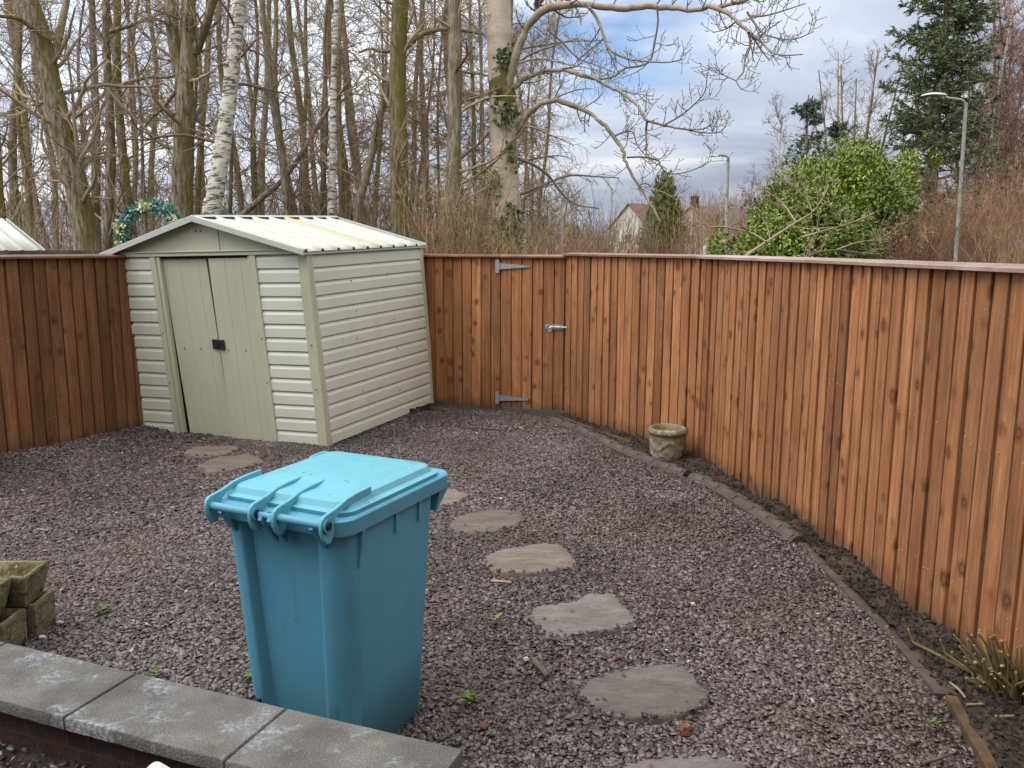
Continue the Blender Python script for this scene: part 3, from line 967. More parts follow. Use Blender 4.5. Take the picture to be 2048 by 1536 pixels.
def edging_section(name, pts, label):
    b = MB()
    P = np.array(pts)
    T = np.gradient(P, axis=0)
    T /= np.linalg.norm(T, axis=1, keepdims=True)
    Nn = np.stack([T[:, 1], -T[:, 0]], 1) * -1
    prof = [(-0.052, -0.02), (-0.055, 0.022), (-0.040, 0.046), (-0.012, 0.060), (0.022, 0.060), (0.045, 0.044), (0.052, 0.02), (0.052, -0.02)]
    rings = []
    for i, (p, n) in enumerate(zip(P, Nn)):
        ph = (i % 5) / 5
        dent = -0.006 if i % 5 == 0 else 0.003 * fbm(p[0], p[1], 2, 9, 2)
        rings.append([(p[0] + n[0] * s, p[1] + n[1] * s, z + (dent if z > 0.02 else 0)) for s, z in prof])
    b.loft(rings, True, True, tint=rnd.uniform(0.3, 0.7))
    # moulded stone joints: shallow raised cobbles along the roll
    for i in range(2, len(P) - 3, 5):
        for q, (s, w) in enumerate(((-0.030, 0.034), (0.014, 0.036))):
            o = i + (2 if q else 0)
            if o + 3 >= len(P):
                continue
            a, c = P[o], P[o + 3]
            n = Nn[o]
            z = 0.047 if q == 0 else 0.0605
            zt = z + 0.006
            base, top = [], []
            for (pp, sg) in ((a, -1), (a, 1), (c, 1), (c, -1)):
                lift = 0.0 if q else (0.012 * (1 if sg > 0 else -0.9))
                base.append((pp[0] + n[0] * (s + sg * w / 2), pp[1] + n[1] * (s + sg * w / 2), z + lift - 0.006))
                top.append((pp[0] + n[0] * (s + sg * w / 2.6), pp[1] + n[1] * (s + sg * w / 2.6), zt + lift))
            b.hexa(base, top, tint=rnd.uniform(0.2, 0.9))
    o = b.build(name, M['edging'], smooth=30)
    return tag(o, label, 'edging', 'cobble pattern lawn edging')


edging_section('garden_edging', EN[0:52], 'dark cobble-pattern edging roll running from the gate past the stone pot')
edging_section('garden_edging', EN[53:90], 'dark cobble-pattern edging roll whose near end curls up off the soil')
FN = spline(np.array(FLAT), 60)


def flat_edge(name, P, w, z0, z1, mat, label, cat='edging', joints=8):
    P = np.array(P)
    T = np.gradient(P, axis=0)
    T /= np.linalg.norm(T, axis=1, keepdims=True)
    Nn = np.stack([-T[:, 1], T[:, 0]], 1)
    b = MB()
    for i in range(0, len(P) - 1, joints):
        j = min(i + joints, len(P) - 1)
        seg = range(i, j + 1)
        for a in range(i, j):
            g0, g1 = (0.06 if a == i else 0.0), (0.06 if a == j - 1 else 0.0)
            p, q = P[a] + (P[a + 1] - P[a]) * g0, P[a + 1] + (P[a] - P[a + 1]) * g1
            n0, n1 = Nn[a], Nn[a + 1]
            zz = z1 + 0.006 * fbm(p[0], p[1], 0, 6, 2)
            zq = z1 + 0.006 * fbm(q[0], q[1], 0, 6, 2)
            b.hexa([(*(p - n0 * w / 2), z0), (*(p + n0 * w / 2), z0), (*(q + n1 * w / 2), z0), (*(q - n1 * w / 2), z0)],
                   [(*(p - n0 * w / 2), zz), (*(p + n0 * w / 2), zz), (*(q + n1 * w / 2), zq), (*(q - n1 * w / 2), zq)], tint=rnd.uniform(0.2, 0.8))
    o = b.build(name, mat, smooth=30)
    return tag(o, label, cat, 'cobble pattern lawn edging' if cat == 'edging' else None)


flat_edge('garden_edging', FN[0:36], 0.09, -0.03, 0.021, M['edging'], 'flat dark edging strip lying flush with the gravel near the cut shrub', joints=6)
tb = [G(*p)[:2] for p in ((1905, 1400), (1945, 1470), (1985, 1540), (2010, 1600))]
flat_edge('edging_board', spline(np.array(tb), 12), 0.045, -0.03, 0.04, M['timber_edge'], 'rotten brown timber edging board in the bottom right corner of the bed', 'board', joints=20)
tb = [G(*p)[:2] for p in ((1112, 838), (1180, 862), (1262, 892))]
flat_edge('edging_board', spline(np.array(tb), 12), 0.035, -0.03, 0.05, M['timber_edge'], 'thin rotten timber strip behind the edging roll near the gate', 'board', joints=20)

# ------------------------------------------------------------------ fences
PITCHB = 0.121


def fence_run(A, B, ztop, mat_pick, tints, cap_mat, label, name='fence_panel', bottom=None, group=None, nails=(0.28, 1.02, 1.62), capz=None, root=None, cap=True, seed=0, flip=False):
    """board-on-board run from A to B (left to right seen from the garden); garden side is to the right of A->B"""
    r = random.Random(seed)
    A, B = np.array(A, float), np.array(B, float)
    L = np.linalg.norm(B - A)
    T = (B - A) / L
    N = np.array([T[1], -T[0]])
    n = max(1, round(L / PITCHB))
    w = L / n
    boards = {}
    slots = []
    back = MB()
    nl = MB()

    def pt(s, d, z):
        q = A + T * s + N * d
        return (q[0], q[1], z)
    for i in range(n):
        mk = mat_pick(i, n, r)
        b = boards.setdefault('all', MB())
        if mk not in slots:
            slots.append(mk)
        gap = 0.004 + 0.005 * r.random()
        s0, s1 = i * w + 0.001, (i + 1) * w - gap
        if i == 0:
            s0 += 0.0
        d0, d1 = 0.010 + r.uniform(0, 0.003), 0.020 + r.uniform(-0.004, 0.004)
        if flip:
            d0, d1 = d1, d0
            s0 += 0.006
        zb = (bottom(i * w + w / 2) if bottom else -0.03)
        zt = ztop + r.uniform(-0.004, 0.004)
        lean = r.uniform(-0.004, 0.004)
        tn = min(1, max(0, r.gauss(tints[0], tints[1])))
        seg = 6
        rings = []
        ph = r.uniform(0, 6)
        for k_ in range(seg + 1):
            f = k_ / seg
            z = zb + (zt - zb) * f
            sh = lean * (f - 0.5) + 0.0015 * math.sin(ph + f * 5)
            bow = 0.003 * math.sin(ph * 2 + f * 3.0)
            rings.append([pt(s0 + sh, 0.0, z), pt(s1 + sh, 0.0, z), pt(s1 + sh, d1 + bow - 0.002, z), pt(s1 + sh - 0.003, d1 + bow, z), pt(s0 + sh + 0.003, d0 + bow, z), pt(s0 + sh, d0 + bow - 0.002, z)])
        b.loft(rings, True, True, tint=tn, mi=slots.index(mk))
        back.hexa([pt(s1 - 0.012, -0.012, max(zb, -0.03)), pt(s1 + gap + 0.014, -0.012, max(zb, -0.03)), pt(s1 + gap + 0.014, -0.001, max(zb, -0.03)), pt(s1 - 0.012, -0.001, max(zb, -0.03))],
                  [pt(s1 - 0.012, -0.012, ztop - 0.01), pt(s1 + gap + 0.014, -0.012, ztop - 0.01), pt(s1 + gap + 0.014, -0.001, ztop - 0.01), pt(s1 - 0.012, -0.001, ztop - 0.01)], tint=r.random() * 0.4)
        for zn in nails:
            for fr in (0.28, 0.72):
                if r.random() < 0.6:
                    s = s0 + (s1 - s0) * (fr + r.uniform(-0.08, 0.08))
                    z = zn + r.uniform(-0.03, 0.03) + 0.02 * math.sin(i * 0.7)
                    d = d0 + (d1 - d0) * fr + 0.0045
                    rr = 0.0024
                    base = [pt(s + rr * math.cos(a), d - 0.006, z + rr * math.sin(a)) for a in np.arange(6) * math.pi / 3]
                    top = [pt(s + rr * math.cos(a), d, z + rr * math.sin(a)) for a in np.arange(6) * math.pi / 3]
                    nl.hexa(base[::-1], top[::-1])
    # rails on the far side
    for z in (0.28, 1.02, 1.62):
        back.hexa([pt(0, -0.062, z - 0.035), pt(L, -0.062, z - 0.035), pt(L, -0.0125, z - 0.035), pt(0, -0.0125, z - 0.035)],
                  [pt(0, -0.062, z + 0.035), pt(L, -0.062, z + 0.035), pt(L, -0.0125, z + 0.035), pt(0, -0.0125, z + 0.035)], tint=0.3)
    if root is None:
        root = empty(name, ((A[0] + B[0]) / 2, (A[1] + B[1]) / 2, 0))
        tag(root, label, 'fence', group)
    hold(boards['all'].build('boards', [M[q] for q in slots], smooth=25), root)
    hold(back.build('backing_boards', M['wood_dark'], smooth=25), root)
    hold(nl.build('nail_heads', M['nail'], smooth=40), root)
    if cap:
        cz = capz if capz is not None else ztop
        c = MB()
        nseg = max(1, round(L / 1.8))
        for q in range(nseg):
            a, e = L * q / nseg + 0.0015, L * (q + 1) / nseg - 0.0015
            c.hexa([pt(a, -0.055, cz), pt(e, -0.055, cz), pt(e, 0.062, cz - 0.008), pt(a, 0.062, cz - 0.008)],
                   [pt(a, -0.055, cz + 0.028), pt(e, -0.055, cz + 0.028), pt(e, 0.062, cz + 0.014), pt(a, 0.062, cz + 0.014)], tint=r.random())
        hold(c.build('cap_rail', M[cap_mat], smooth=25, bevel=0.003), root)
    return root


def pick_orange(i, n, r):
    return 'wood_mid' if r.random() < 0.16 else 'wood_orange'


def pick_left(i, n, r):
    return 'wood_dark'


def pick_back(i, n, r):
    return 'wood_mid' if r.random() < 0.75 else 'wood_orange'


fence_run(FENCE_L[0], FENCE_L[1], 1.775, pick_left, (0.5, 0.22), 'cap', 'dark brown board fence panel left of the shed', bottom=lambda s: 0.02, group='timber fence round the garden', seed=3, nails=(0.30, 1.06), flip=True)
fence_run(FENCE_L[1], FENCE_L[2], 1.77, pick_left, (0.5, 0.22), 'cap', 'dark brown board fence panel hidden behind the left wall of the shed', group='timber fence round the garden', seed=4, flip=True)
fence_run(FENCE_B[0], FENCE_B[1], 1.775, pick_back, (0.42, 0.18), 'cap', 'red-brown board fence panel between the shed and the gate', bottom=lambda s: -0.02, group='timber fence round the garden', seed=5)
fence_run(FENCE_R[0], FENCE_R[1], 1.80, pick_orange, (0.48, 0.2), 'cap', 'orange-brown board fence panel right of the gate, behind the stone pot', group='timber fence round the garden', seed=6)
fence_run(FENCE_R[1], FENCE_R[2], 1.80, pick_orange, (0.5, 0.2), 'cap_pale', 'orange-brown board fence panel right of the stone pot, middle of the long side', group='timber fence round the garden', seed=8)
fence_run(FENCE_R[2], FENCE_R[3], 1.80, pick_orange, (0.42, 0.2), 'cap_pale', 'orange-brown board fence panel nearest the camera above the cut shrub', group='timber fence round the garden', seed=12)
fence_run(FENCE_R[3], FENCE_R[4], 1.80, pick_orange, (0.45, 0.2), 'cap_pale', 'orange-brown board fence panel at the right edge beside the near end', group='timber fence round the garden', seed=14)

# gate
GA, GB = np.array(FENCE_B[1]), np.array(FENCE_R[0])
gate = empty('garden_gate', (*((GA + GB) / 2), 0))
tag(gate, 'board gate with galvanised hinges and a sliding bolt in the back fence', 'gate')


def pick_gate(i, n, r):
    return ['wood_mid', 'wood_orange', 'wood_orange', 'wood_orange', 'wood_mid', 'wood_mid', 'wood_mid'][min(i, 6)]


GT = (GB - GA) / np.linalg.norm(GB - GA)
GN = np.array([GT[1], -GT[0]])
fence_run(GA + GT * 0.006, GB - GT * 0.012, 1.775, pick_gate, (0.5, 0.1), 'cap', '', root=gate, bottom=lambda s: 0.055, seed=21)


def gp(s, d, z):
    q = GA + GT * s + GN * d
    return (q[0], q[1], z)


for zz, sgn in ((1.67, 1), (0.16, 1)):
    h = MB()
    pl0 = [gp(-0.055, 0.028, zz - 0.075), gp(-0.012, 0.028, zz - 0.075), gp(-0.012, 0.028, zz + 0.075), gp(-0.055, 0.028, zz + 0.075)]
    pl1 = [gp(-0.055, 0.034, zz - 0.075), gp(-0.012, 0.034, zz - 0.075), gp(-0.012, 0.034, zz + 0.075), gp(-0.055, 0.034, zz + 0.075)]
    h.hexa(pl0, pl1)
    h.tube([gp(-0.004, 0.036, zz - 0.042), gp(-0.004, 0.036, zz + 0.042)], 0.009, 10)
    out = [(0.006, -0.034), (0.05, -0.030), (0.30, -0.012), (0.335, -0.010), (0.35, 0), (0.335, 0.010), (0.30, 0.012), (0.05, 0.030), (0.006, 0.034)]
    h.hexa([gp(s, 0.030, zz + q) for s, q in out], [gp(s, 0.036, zz + q) for s, q in out])
    for s, q in ((0.05, 0.014), (0.05, -0.014), (0.14, 0), (0.23, 0), (0.32, 0), (-0.033, 0.05), (-0.033, -0.05), (-0.033, 0)):
        base = [gp(s + 0.006 * math.cos(a), 0.034, zz + q + 0.006 * math.sin(a)) for a in np.arange(8) * math.pi / 4]
        top = [gp(s + 0.004 * math.cos(a), 0.039, zz + q + 0.004 * math.sin(a)) for a in np.arange(8) * math.pi / 4]
        h.hexa(base, top)
    hold(h.build('strap_hinge', M['zinc'], smooth=30), gate)
GL = np.linalg.norm(GB - GA)
bl = MB()
z0 = 1.005
x0 = GL - 0.235
bl.hexa([gp(x0, 0.028, z0 - 0.027), gp(x0 + 0.205, 0.028, z0 - 0.027), gp(x0 + 0.205, 0.028, z0 + 0.027), gp(x0, 0.028, z0 + 0.027)],
        [gp(x0, 0.032, z0 - 0.027), gp(x0 + 0.205, 0.032, z0 - 0.027), gp(x0 + 0.205, 0.032, z0 + 0.027), gp(x0, 0.032, z0 + 0.027)])
for s in (0.012, 0.09, 0.175):
    bl.hexa([gp(x0 + s, 0.030, z0 - 0.018), gp(x0 + s + 0.022, 0.030, z0 - 0.018), gp(x0 + s + 0.022, 0.030, z0 + 0.018), gp(x0 + s, 0.030, z0 + 0.018)],
            [gp(x0 + s, 0.050, z0 - 0.012), gp(x0 + s + 0.022, 0.050, z0 - 0.012), gp(x0 + s + 0.022, 0.050, z0 + 0.012), gp(x0 + s, 0.050, z0 + 0.012)])
bolt = hold(bl.build('slide_bolt', M['zinc'], smooth=30), gate)
MB().tube([gp(x0 + 0.06, 0.042, z0), gp(GL + 0.02, 0.042, z0)], 0.009, 12).build('bolt_rod', M['lamp_head'], bolt)
ring = [gp(x0 + 0.062 + 0.016 * math.cos(a), 0.050, z0 - 0.028 + 0.02 * math.sin(a)) for a in np.linspace(0, 2 * math.pi, 17)]
MB().tube(ring, 0.0045, 6, cap=False).build('bolt_loop', M['lamp_head'], bolt)
bottom_gap = MB()
for i in range(26):
    s = -0.75 + 1.5 * i / 26
    q = gp(s, 0.05 + 0.03 * rnd.random(), 0.01)
    bottom_gap.hexa([(q[0] + dx, q[1] + dy, -0.01) for dx, dy in ((-0.05, -0.05), (0.06, -0.06), (0.06, 0.03), (-0.05, 0.03))],
                    [(q[0] + dx, q[1] + dy, 0.02 + 0.03 * rnd.random()) for dx, dy in ((-0.04, -0.02), (0.05, -0.02), (0.05, 0.02), (-0.04, 0.02))])
tag(bottom_gap.build('weed_membrane', M['membrane'], smooth=60), 'torn black weed membrane showing along the foot of the gate', 'membrane', 'scraps of black weed membrane')

# neighbour's old grey fence just beyond the left panel
b = MB()
A = np.array([-5.6, 5.9]); B = np.array([-3.88, 8.9])
T = (B - A) / np.linalg.norm(B - A)
Nn = np.array([-T[1], T[0]])
L = np.linalg.norm(B - A)
i = 0
s = 0.0
while s < L:
    p = A + T * s + Nn * 0.16
    q = A + T * (s + 0.135) + Nn * 0.16
    b.hexa([(*p, -0.03), (*q, -0.03), (*(q + Nn * 0.02), -0.03), (*(p + Nn * 0.02), -0.03)],
           [(*p, 1.835), (*q, 1.835), (*(q + Nn * 0.02), 1.835), (*(p + Nn * 0.02), 1.835)], tint=rnd.random())
    s += 0.145
tag(b.build('neighbour_fence', M['old_fence'], smooth=25), 'grey old board fence whose top edge shows just above the dark left panel', 'fence')

# ------------------------------------------------------------------ metal shed
SW, SD, SH = 2.20, 2.33, 1.80
u = Vector((0.94, -0.342, 0)).normalized()
SANG = math.atan2(u.y, u.x)
o3 = Vector((SHED_N[0], SHED_N[1], 0)) - u * (SW - 0.0) 
shed = empty('metal_shed', (o3.x, o3.y, -0.035), SANG)
tag(shed, 'white and sage green metal garden shed with double sliding doors', 'shed')


def sw(x, y, z):
    """the shed has racked: it leans to the left and forward, and rises to the back"""
    f = max(0.0, z) / 1.8
    return (x - 0.092 * f, y - 0.10 * f, z * (1 + 0.014 * y) + 0.022 * x)


def clad(b, x0, x1, ax, off, z0, z1, nc, sgn, tint=0.5):
    """horizontal cladding: ax 'x' runs along x on the front plane y=off; ax 'y' runs along y on plane x=off"""
    ch = (z1 - z0) / nc
    prof = []
    for i in range(nc):
        zt = z1 - i * ch
        prof += [(0.0, zt), (0.003, zt - ch * 0.02), (0.019, zt - ch * 0.27), (0.020, zt - ch * 0.30), (0.021, zt - ch * 0.925), (0.018, zt - ch * 0.94)]
    prof.append((0.0, z0 + 0.001))
    nseg = 8
    rings = []
    for i in range(nseg + 1):
        s = x0 + (x1 - x0) * i / nseg
        if ax == 'x':
            rings.append([(s, off + sgn * d, z) for d, z in prof])
        else:
            rings.append([(off + sgn * d, s, z) for d, z in prof])
    b.loft(rings, False, False, tint, closed=False)
    return b


PX = dict(l0=0.055, l1=0.44, f1=0.585, d1=1.115, r0=1.57, f2=1.665, r1=2.125)
clad(MB(), PX['l0'], PX['l1'], 'x', 0.0, 0.0, SH, 14, -1).warp(sw).build('front_cladding', M['shed_white'], shed, 6)
clad(MB(), PX['f2'], PX['r1'], 'x', 0.0, 0.0, SH, 14, -1).warp(sw).build('front_cladding', M['shed_white'], shed, 6)
clad(MB(), 0.06, SD - 0.06, 'y', SW, 0.0, SH, 14, 1).warp(sw).build('side_wall', M['shed_white'], shed, 6)
clad(MB(), 0.06, SD - 0.06, 'y', 0.0, 0.0, SH, 14, -1).warp(sw).build('side_wall', M['shed_white'], shed, 6)
clad(MB(), 0.06, SW - 0.06, 'x', SD, 0.0, SH, 14, 1).warp(sw).build('back_wall', M['shed_white'], shed, 6)


def vbox(b, x0, x1, y0, y1, z0, z1, n=4, tint=0.5):
    rings = [[(x0, y0, z0 + (z1 - z0) * i / n), (x1, y0, z0 + (z1 - z0) * i / n), (x1, y1, z0 + (z1 - z0) * i / n), (x0, y1, z0 + (z1 - z0) * i / n)] for i in range(n + 1)]
    return b.loft(rings, True, True, tint)


for (x0, x1, y0, y1) in ((-0.026, 0.056, -0.027, 0.062), (SW - 0.076, SW + 0.027, -0.027, 0.061), (SW - 0.05, SW + 0.026, SD - 0.062, SD + 0.026), (-0.026, 0.056, SD - 0.062, SD + 0.026)):
    vbox(MB(), x0, x1, y0, y1, 0.0, SH).warp(sw).build('corner_post', M['shed_sage'], shed, 25, bevel=0.004)
# door frame
b = MB()
vbox(b, PX['l1'] - 0.002, PX['l1'] + 0.062, -0.034, 0.02, 0.0, SH)
vbox(b, PX['l1'] + 0.062, PX['l1'] + 0.088, -0.022, 0.02, 0.0, SH)
vbox(b, PX['l1'] + 0.088, PX['l1'] + 0.112, -0.030, 0.02, 0.0, SH)
b.warp(sw).build('door_frame', M['shed_sage'], shed, 25, bevel=0.003)
b = MB()
vbox(b, PX['f2'] - 0.062, PX['f2'] + 0.002, -0.034, 0.02, 0.0, SH)
vbox(b, PX['f2'] - 0.088, PX['f2'] - 0.062, -0.022, 0.02, 0.0, SH)
b.warp(sw).build('door_frame', M['shed_sage'], shed, 25, bevel=0.003)
# near-black sheet standing in for shade behind the doors and the head gap
vbox(MB(), PX['l1'] + 0.02, PX['f2'] - 0.02, 0.045, 0.055, 0.0, SH).warp(sw).build('interior_shade', M['dark'], shed)
# head track
b = MB()
vbox(b, PX['l1'] + 0.09, PX['f2'] - 0.07, -0.012, 0.03, SH - 0.020, SH + 0.004)
b.warp(sw).build('door_track', M['dark'], shed)
b = MB()
vbox(b, -0.03, SW + 0.03, -0.040, 0.0, SH + 0.004, SH + 0.052, 1)
vbox(b, -0.03, SW + 0.03, -0.052, -0.040, SH + 0.040, SH + 0.052, 1)
b.warp(sw).build('header_rail', M['shed_sage'], shed, 25, bevel=0.003)


def door(x0, x1, y, rot, sub):
    b = MB()
    n = 5
    w = (x1 - x0) / n
    zt = SH - 0.022
    for i in range(n):
        a = x0 + i * w
        vbox(b, a + 0.002, a + w - 0.002, y - (0.0015 if i % 2 else 0.0), y + 0.012, 0.012, zt, 4, 0.5)
        if i < n - 1:
            vbox(b, a + w - 0.0021, a + w + 0.0021, y + 0.0008, y + 0.012, 0.012, zt, 4, 0.5)
    vbox(b, x0 - 0.001, x0 + 0.010, y + 0.0005, y + 0.028, 0.012, zt, 4)
    vbox(b, x1 - 0.010, x1 + 0.001, y + 0.0005, y + 0.028, 0.012, zt, 4)

    def rt(px, py, pz):
        return sw(px - math.tan(rot) * (pz - zt), py, pz)
    o = b.warp(rt).build('sliding_door', M['shed_sage'], shed, 25)
    for kind, hx in sub:
        h = MB()
        vbox(h, hx - 0.032, hx + 0.032, y - 0.018, y - 0.003, 0.905, 1.0, 2)
        vbox(h, hx - 0.024, hx - 0.016, y - 0.026, y - 0.018, 0.915, 0.99, 2)
        h.warp(rt).build('handle', M['black'], o, 30, bevel=0.005)
    s = MB()
    for (sx, sz) in ((x0 + 0.10, 0.90), (x0 + 0.30, 0.90)):
        s.tube([(sx, y - 0.006, sz), (sx, y + 0.002, sz)], 0.006, 8)
    s.warp(rt).build('door_screw', M['black'], o, 30)
    return o


door(PX['l1'] + 0.108, PX['d1'] - 0.044, 0.012, math.radians(1.5), [('l', PX['d1'] - 0.076)])
door(PX['d1'] + 0.004, PX['r0'] + 0.005, -0.010, math.radians(0.25), [('r', PX['d1'] + 0.034)])

# screws on posts and cladding
b = MB()
for x, z in ((0.47, 1.05), (0.47, 0.55), (PX['f2'] - 0.03, 1.02), (PX['f2'] - 0.03, 0.60), (SW - 0.025, 0.97), (SW - 0.025, 0.55), (0.02, 0.9)):
    b.tube([(x, -0.040, z), (x, -0.030, z)], 0.0055, 8)
for y, z in ((0.7, 1.52), (0.7, 0.95), (1.45, 1.55), (1.5, 1.07), (0.72, 0.42), (1.5, 0.30), (0.74, 1.22), (1.52, 0.75)):
    b.tube([(SW + 0.018, y, z), (SW + 0.028, y, z)], 0.0055, 8)
b.warp(sw).build('cladding_screws', M['black'], shed, 30)

# gable
zg, za = SH + 0.052, 2.135
XC = SW / 2 - 0.03
g_l, g_r = 0.02, SW - 0.02


def zroof(x):
    return zg + (za - zg) * (1 - abs(x - XC) / (SW / 2 - 0.02))


for (xa, xb, y) in ((g_l, XC - 0.20, -0.006), (XC - 0.20, XC + 0.20, -0.014), (XC + 0.20, g_r, -0.006)):
    xs = [xa] + ([XC] if xa < XC < xb else []) + [xb]
    top = [(x, max(zroof(x), zg + 0.004)) for x in xs]
    poly = [(xa, zg - 0.004), (xb, zg - 0.004)] + top[::-1]
    MB().hexa([(x, y, z) for x, z in poly], [(x, y + 0.012, z) for x, z in poly]).warp(sw).build('gable_panel', M['shed_sage'], shed, 25)
b = MB()
for dx in (-0.03, 0.03):
    b.tube([(XC + dx - 0.02, -0.02, 2.035), (XC + dx - 0.02, -0.008, 2.035)], 0.008, 8)
b.warp(sw).build('vent_hole', M['dark'], shed, 30)
xs = [g_l, XC, g_r]
MB().hexa([(x, SD, z) for x, z in ((g_l, zg), (XC, za), (g_r, zg))], [(x, SD + 0.012, z) for x, z in ((g_l, zg), (XC, za), (g_r, zg))]).warp(sw).build('gable_panel', M['shed_sage'], shed, 25)

# roof: two corrugated slopes, ridge, barge trims
EX = 0.10
RY0, RY1 = -0.10, SD + 0.07


def slope(side, skip_y=None):
    x_e = XC + side * (SW / 2 + EX - 0.02)
    z_e = 1.822
    nrib = 9
    Lr = RY1 - RY0
    rib = Lr / nrib
    ys = []
    for i in range(nrib):
        a = RY0 + i * rib
        ys += [(a, 0.0), (a + 0.018, 0.026), (a + 0.045, 0.026), (a + 0.065, 0.0), (a + 0.065 + (rib - 0.065) * 0.5, 0.005)]
    ys.append((RY1, 0.0))
    ns = 10
    rings = []
    for i in range(ns + 1):
        f = i / ns
        x = XC + (x_e - XC) * f
        z = za + 0.022 + (z_e - za - 0.022) * f
        rings.append([(x, y, z + h) for y, h in ys])
    b = MB()
    nv = len(ys)
    V = [p for r_ in rings for p in r_]
    F, mi = [], []
    for q in range(ns):
        for i in range(nv - 1):
            F.append((q * nv + i, q * nv + i + 1, (q + 1) * nv + i + 1, (q + 1) * nv + i))
            mi.append(1 if (side > 0 and 5 * 5 + 0 <= i < 5 * 5 + 3) else 0)
    for f_, m_ in zip(F, mi):
        pass
    o = len(b.v)
    b.v.extend(V)
    for f_, m_ in zip(F, mi):
        b.f.append(list(f_) if side < 0 else list(reversed(f_)))
        b.t.append(0.5)
        b.m.append(m_)
    ob = b.warp(sw).build('roof', [M['shed_roof'], M['shed_yellow']], shed, 25)
    so = ob.modifiers.new('sheet', 'SOLIDIFY')
    so.thickness = 0.003
    # eave strip
    e = MB()
    e.hexa([(x_e - side * 0.005, RY0, z_e - 0.022), (x_e - side * 0.005, RY1, z_e - 0.022), (x_e - side * 0.03, RY1, z_e - 0.022), (x_e - side * 0.03, RY0, z_e - 0.022)],
           [(x_e - side * 0.005, RY0, z_e - 0.006), (x_e - side * 0.005, RY1, z_e - 0.006), (x_e - side * 0.03, RY1, z_e + 0.001), (x_e - side * 0.03, RY0, z_e + 0.001)])
    e.warp(sw).build('eave_trim', M['shed_sage'], ob, 25)
    # soffit filler between wall head and eave
    s = MB()
    xi = SW + 0.0 if side > 0 else 0.0
    s.hexa([(xi - side * 0.02, 0.0, SH - 0.004), (xi - side * 0.02, SD, SH - 0.004), (xi + side * 0.028, SD, SH - 0.004), (xi + side * 0.028, 0.0, SH - 0.004)],
           [(xi - side * 0.02, 0.0, SH + 0.03), (xi - side * 0.02, SD, SH + 0.03), (xi + side * 0.028, SD, SH + 0.012), (xi + side * 0.028, 0.0, SH + 0.012)])
    s.warp(sw).build('wall_plate', M['shed_sage'], ob, 25)
    # barge trim along the front gable edge
    for yy in (RY0 - 0.012, RY1):
        t = MB()
        p0, p1 = (XC, za + 0.010), (x_e, z_e - 0.012)
        t.hexa([(p0[0], yy, p0[1] - 0.022), (p1[0], yy, p1[1] - 0.018), (p1[0], yy + 0.012, p1[1] - 0.018), (p0[0], yy + 0.012, p0[1] - 0.022)],
               [(p0[0], yy, p0[1] + 0.036), (p1[0], yy, p1[1] + 0.036), (p1[0], yy + 0.012, p1[1] + 0.036), (p0[0], yy + 0.012, p0[1] + 0.036)])
        t.warp(sw).build('barge_trim', M['shed_roof'], ob, 25, bevel=0.003)
    if side > 0:
        c = MB()
        for q in range(nrib):
            y = RY0 + q * rib + 0.031
            c.hexa([(x_e - 0.002, y - 0.012, z_e + 0.004), (x_e + 0.001, y - 0.012, z_e + 0.004), (x_e + 0.001, y + 0.012, z_e + 0.004), (x_e - 0.002, y + 0.012, z_e + 0.004)],
                   [(x_e - 0.002, y - 0.009, z_e + 0.021), (x_e + 0.001, y - 0.009, z_e + 0.021), (x_e + 0.001, y + 0.009, z_e + 0.021), (x_e - 0.002, y + 0.009, z_e + 0.021)])
        c.warp(sw).build('rib_end', M['dark'], ob, 25)
        sc_ = MB()
        for q in range(nrib):
            for f in (0.12, 0.5, 0.9):
                y = RY0 + q * rib + 0.11
                x = XC + (x_e - XC) * f
                z = za + 0.022 + (z_e - za - 0.022) * f
                sc_.tube([(x, y, z), (x + 0.002, y, z + 0.010)], 0.008, 8)
        sc_.warp(sw).build('roof_screw', M['black'], ob, 30)
    return ob


slope(-1)
slope(1)
b = MB()
b.hexa([(XC - 0.045, RY0 + 0.015, za + 0.026), (XC + 0.045, RY0 + 0.015, za + 0.026), (XC + 0.045, RY1, za + 0.026), (XC - 0.045, RY1, za + 0.026)],
       [(XC - 0.02, RY0 + 0.015, za + 0.050), (XC + 0.02, RY0 + 0.015, za + 0.050), (XC + 0.02, RY1, za + 0.050), (XC - 0.02, RY1, za + 0.050)])
b.warp(sw).build('ridge_cap', M['shed_roof'], shed, 25)
b = MB()
nrib = 9
rib = (RY1 - RY0) / nrib
for q in range(nrib):
    y0 = RY0 + q * rib + 0.07
    for sd in (-1, 1):
        b.box((XC + sd * 0.046, y0 + (rib - 0.075) / 2, za + 0.020), (0.004, rib - 0.078, 0.022))
b.warp(sw).build('ridge_gap', M['dark'], shed, 25)

# black membrane scraps under the shed's right wall
b = MB()
vv = Vector((-u.y, u.x, 0))
for i in range(30):
    s = 0.1 + 2.35 * i / 30
    wdt = 0.05 + (0.16 if i > 22 else 0.02) * rnd.random()
    p = Vector((SHED_N[0], SHED_N[1], 0)) + vv * s + u * (0.03)
    h = 0.012 + (0.085 * rnd.random() if i > 20 else 0.02 * rnd.random())
    q0, q1 = p - vv * 0.06, p + vv * 0.07
    b.hexa([tuple(q0 - u * 0.05), tuple(q0 + u * wdt), tuple(q1 + u * wdt * rnd.uniform(0.6, 1.2)), tuple(q1 - u * 0.05)],
           [(*(q0 - u * 0.04).xy, h * 0.8), (*(q0 + u * wdt * 0.6).xy, h), (*(q1 + u * wdt * 0.5).xy, h * rnd.uniform(0.4, 1)), (*(q1 - u * 0.04).xy, h * 0.7)])
tag(b.build('weed_membrane', M['membrane'], smooth=60), 'crumpled black weed membrane sticking out under the right wall of the shed', 'membrane', 'scraps of black weed membrane')

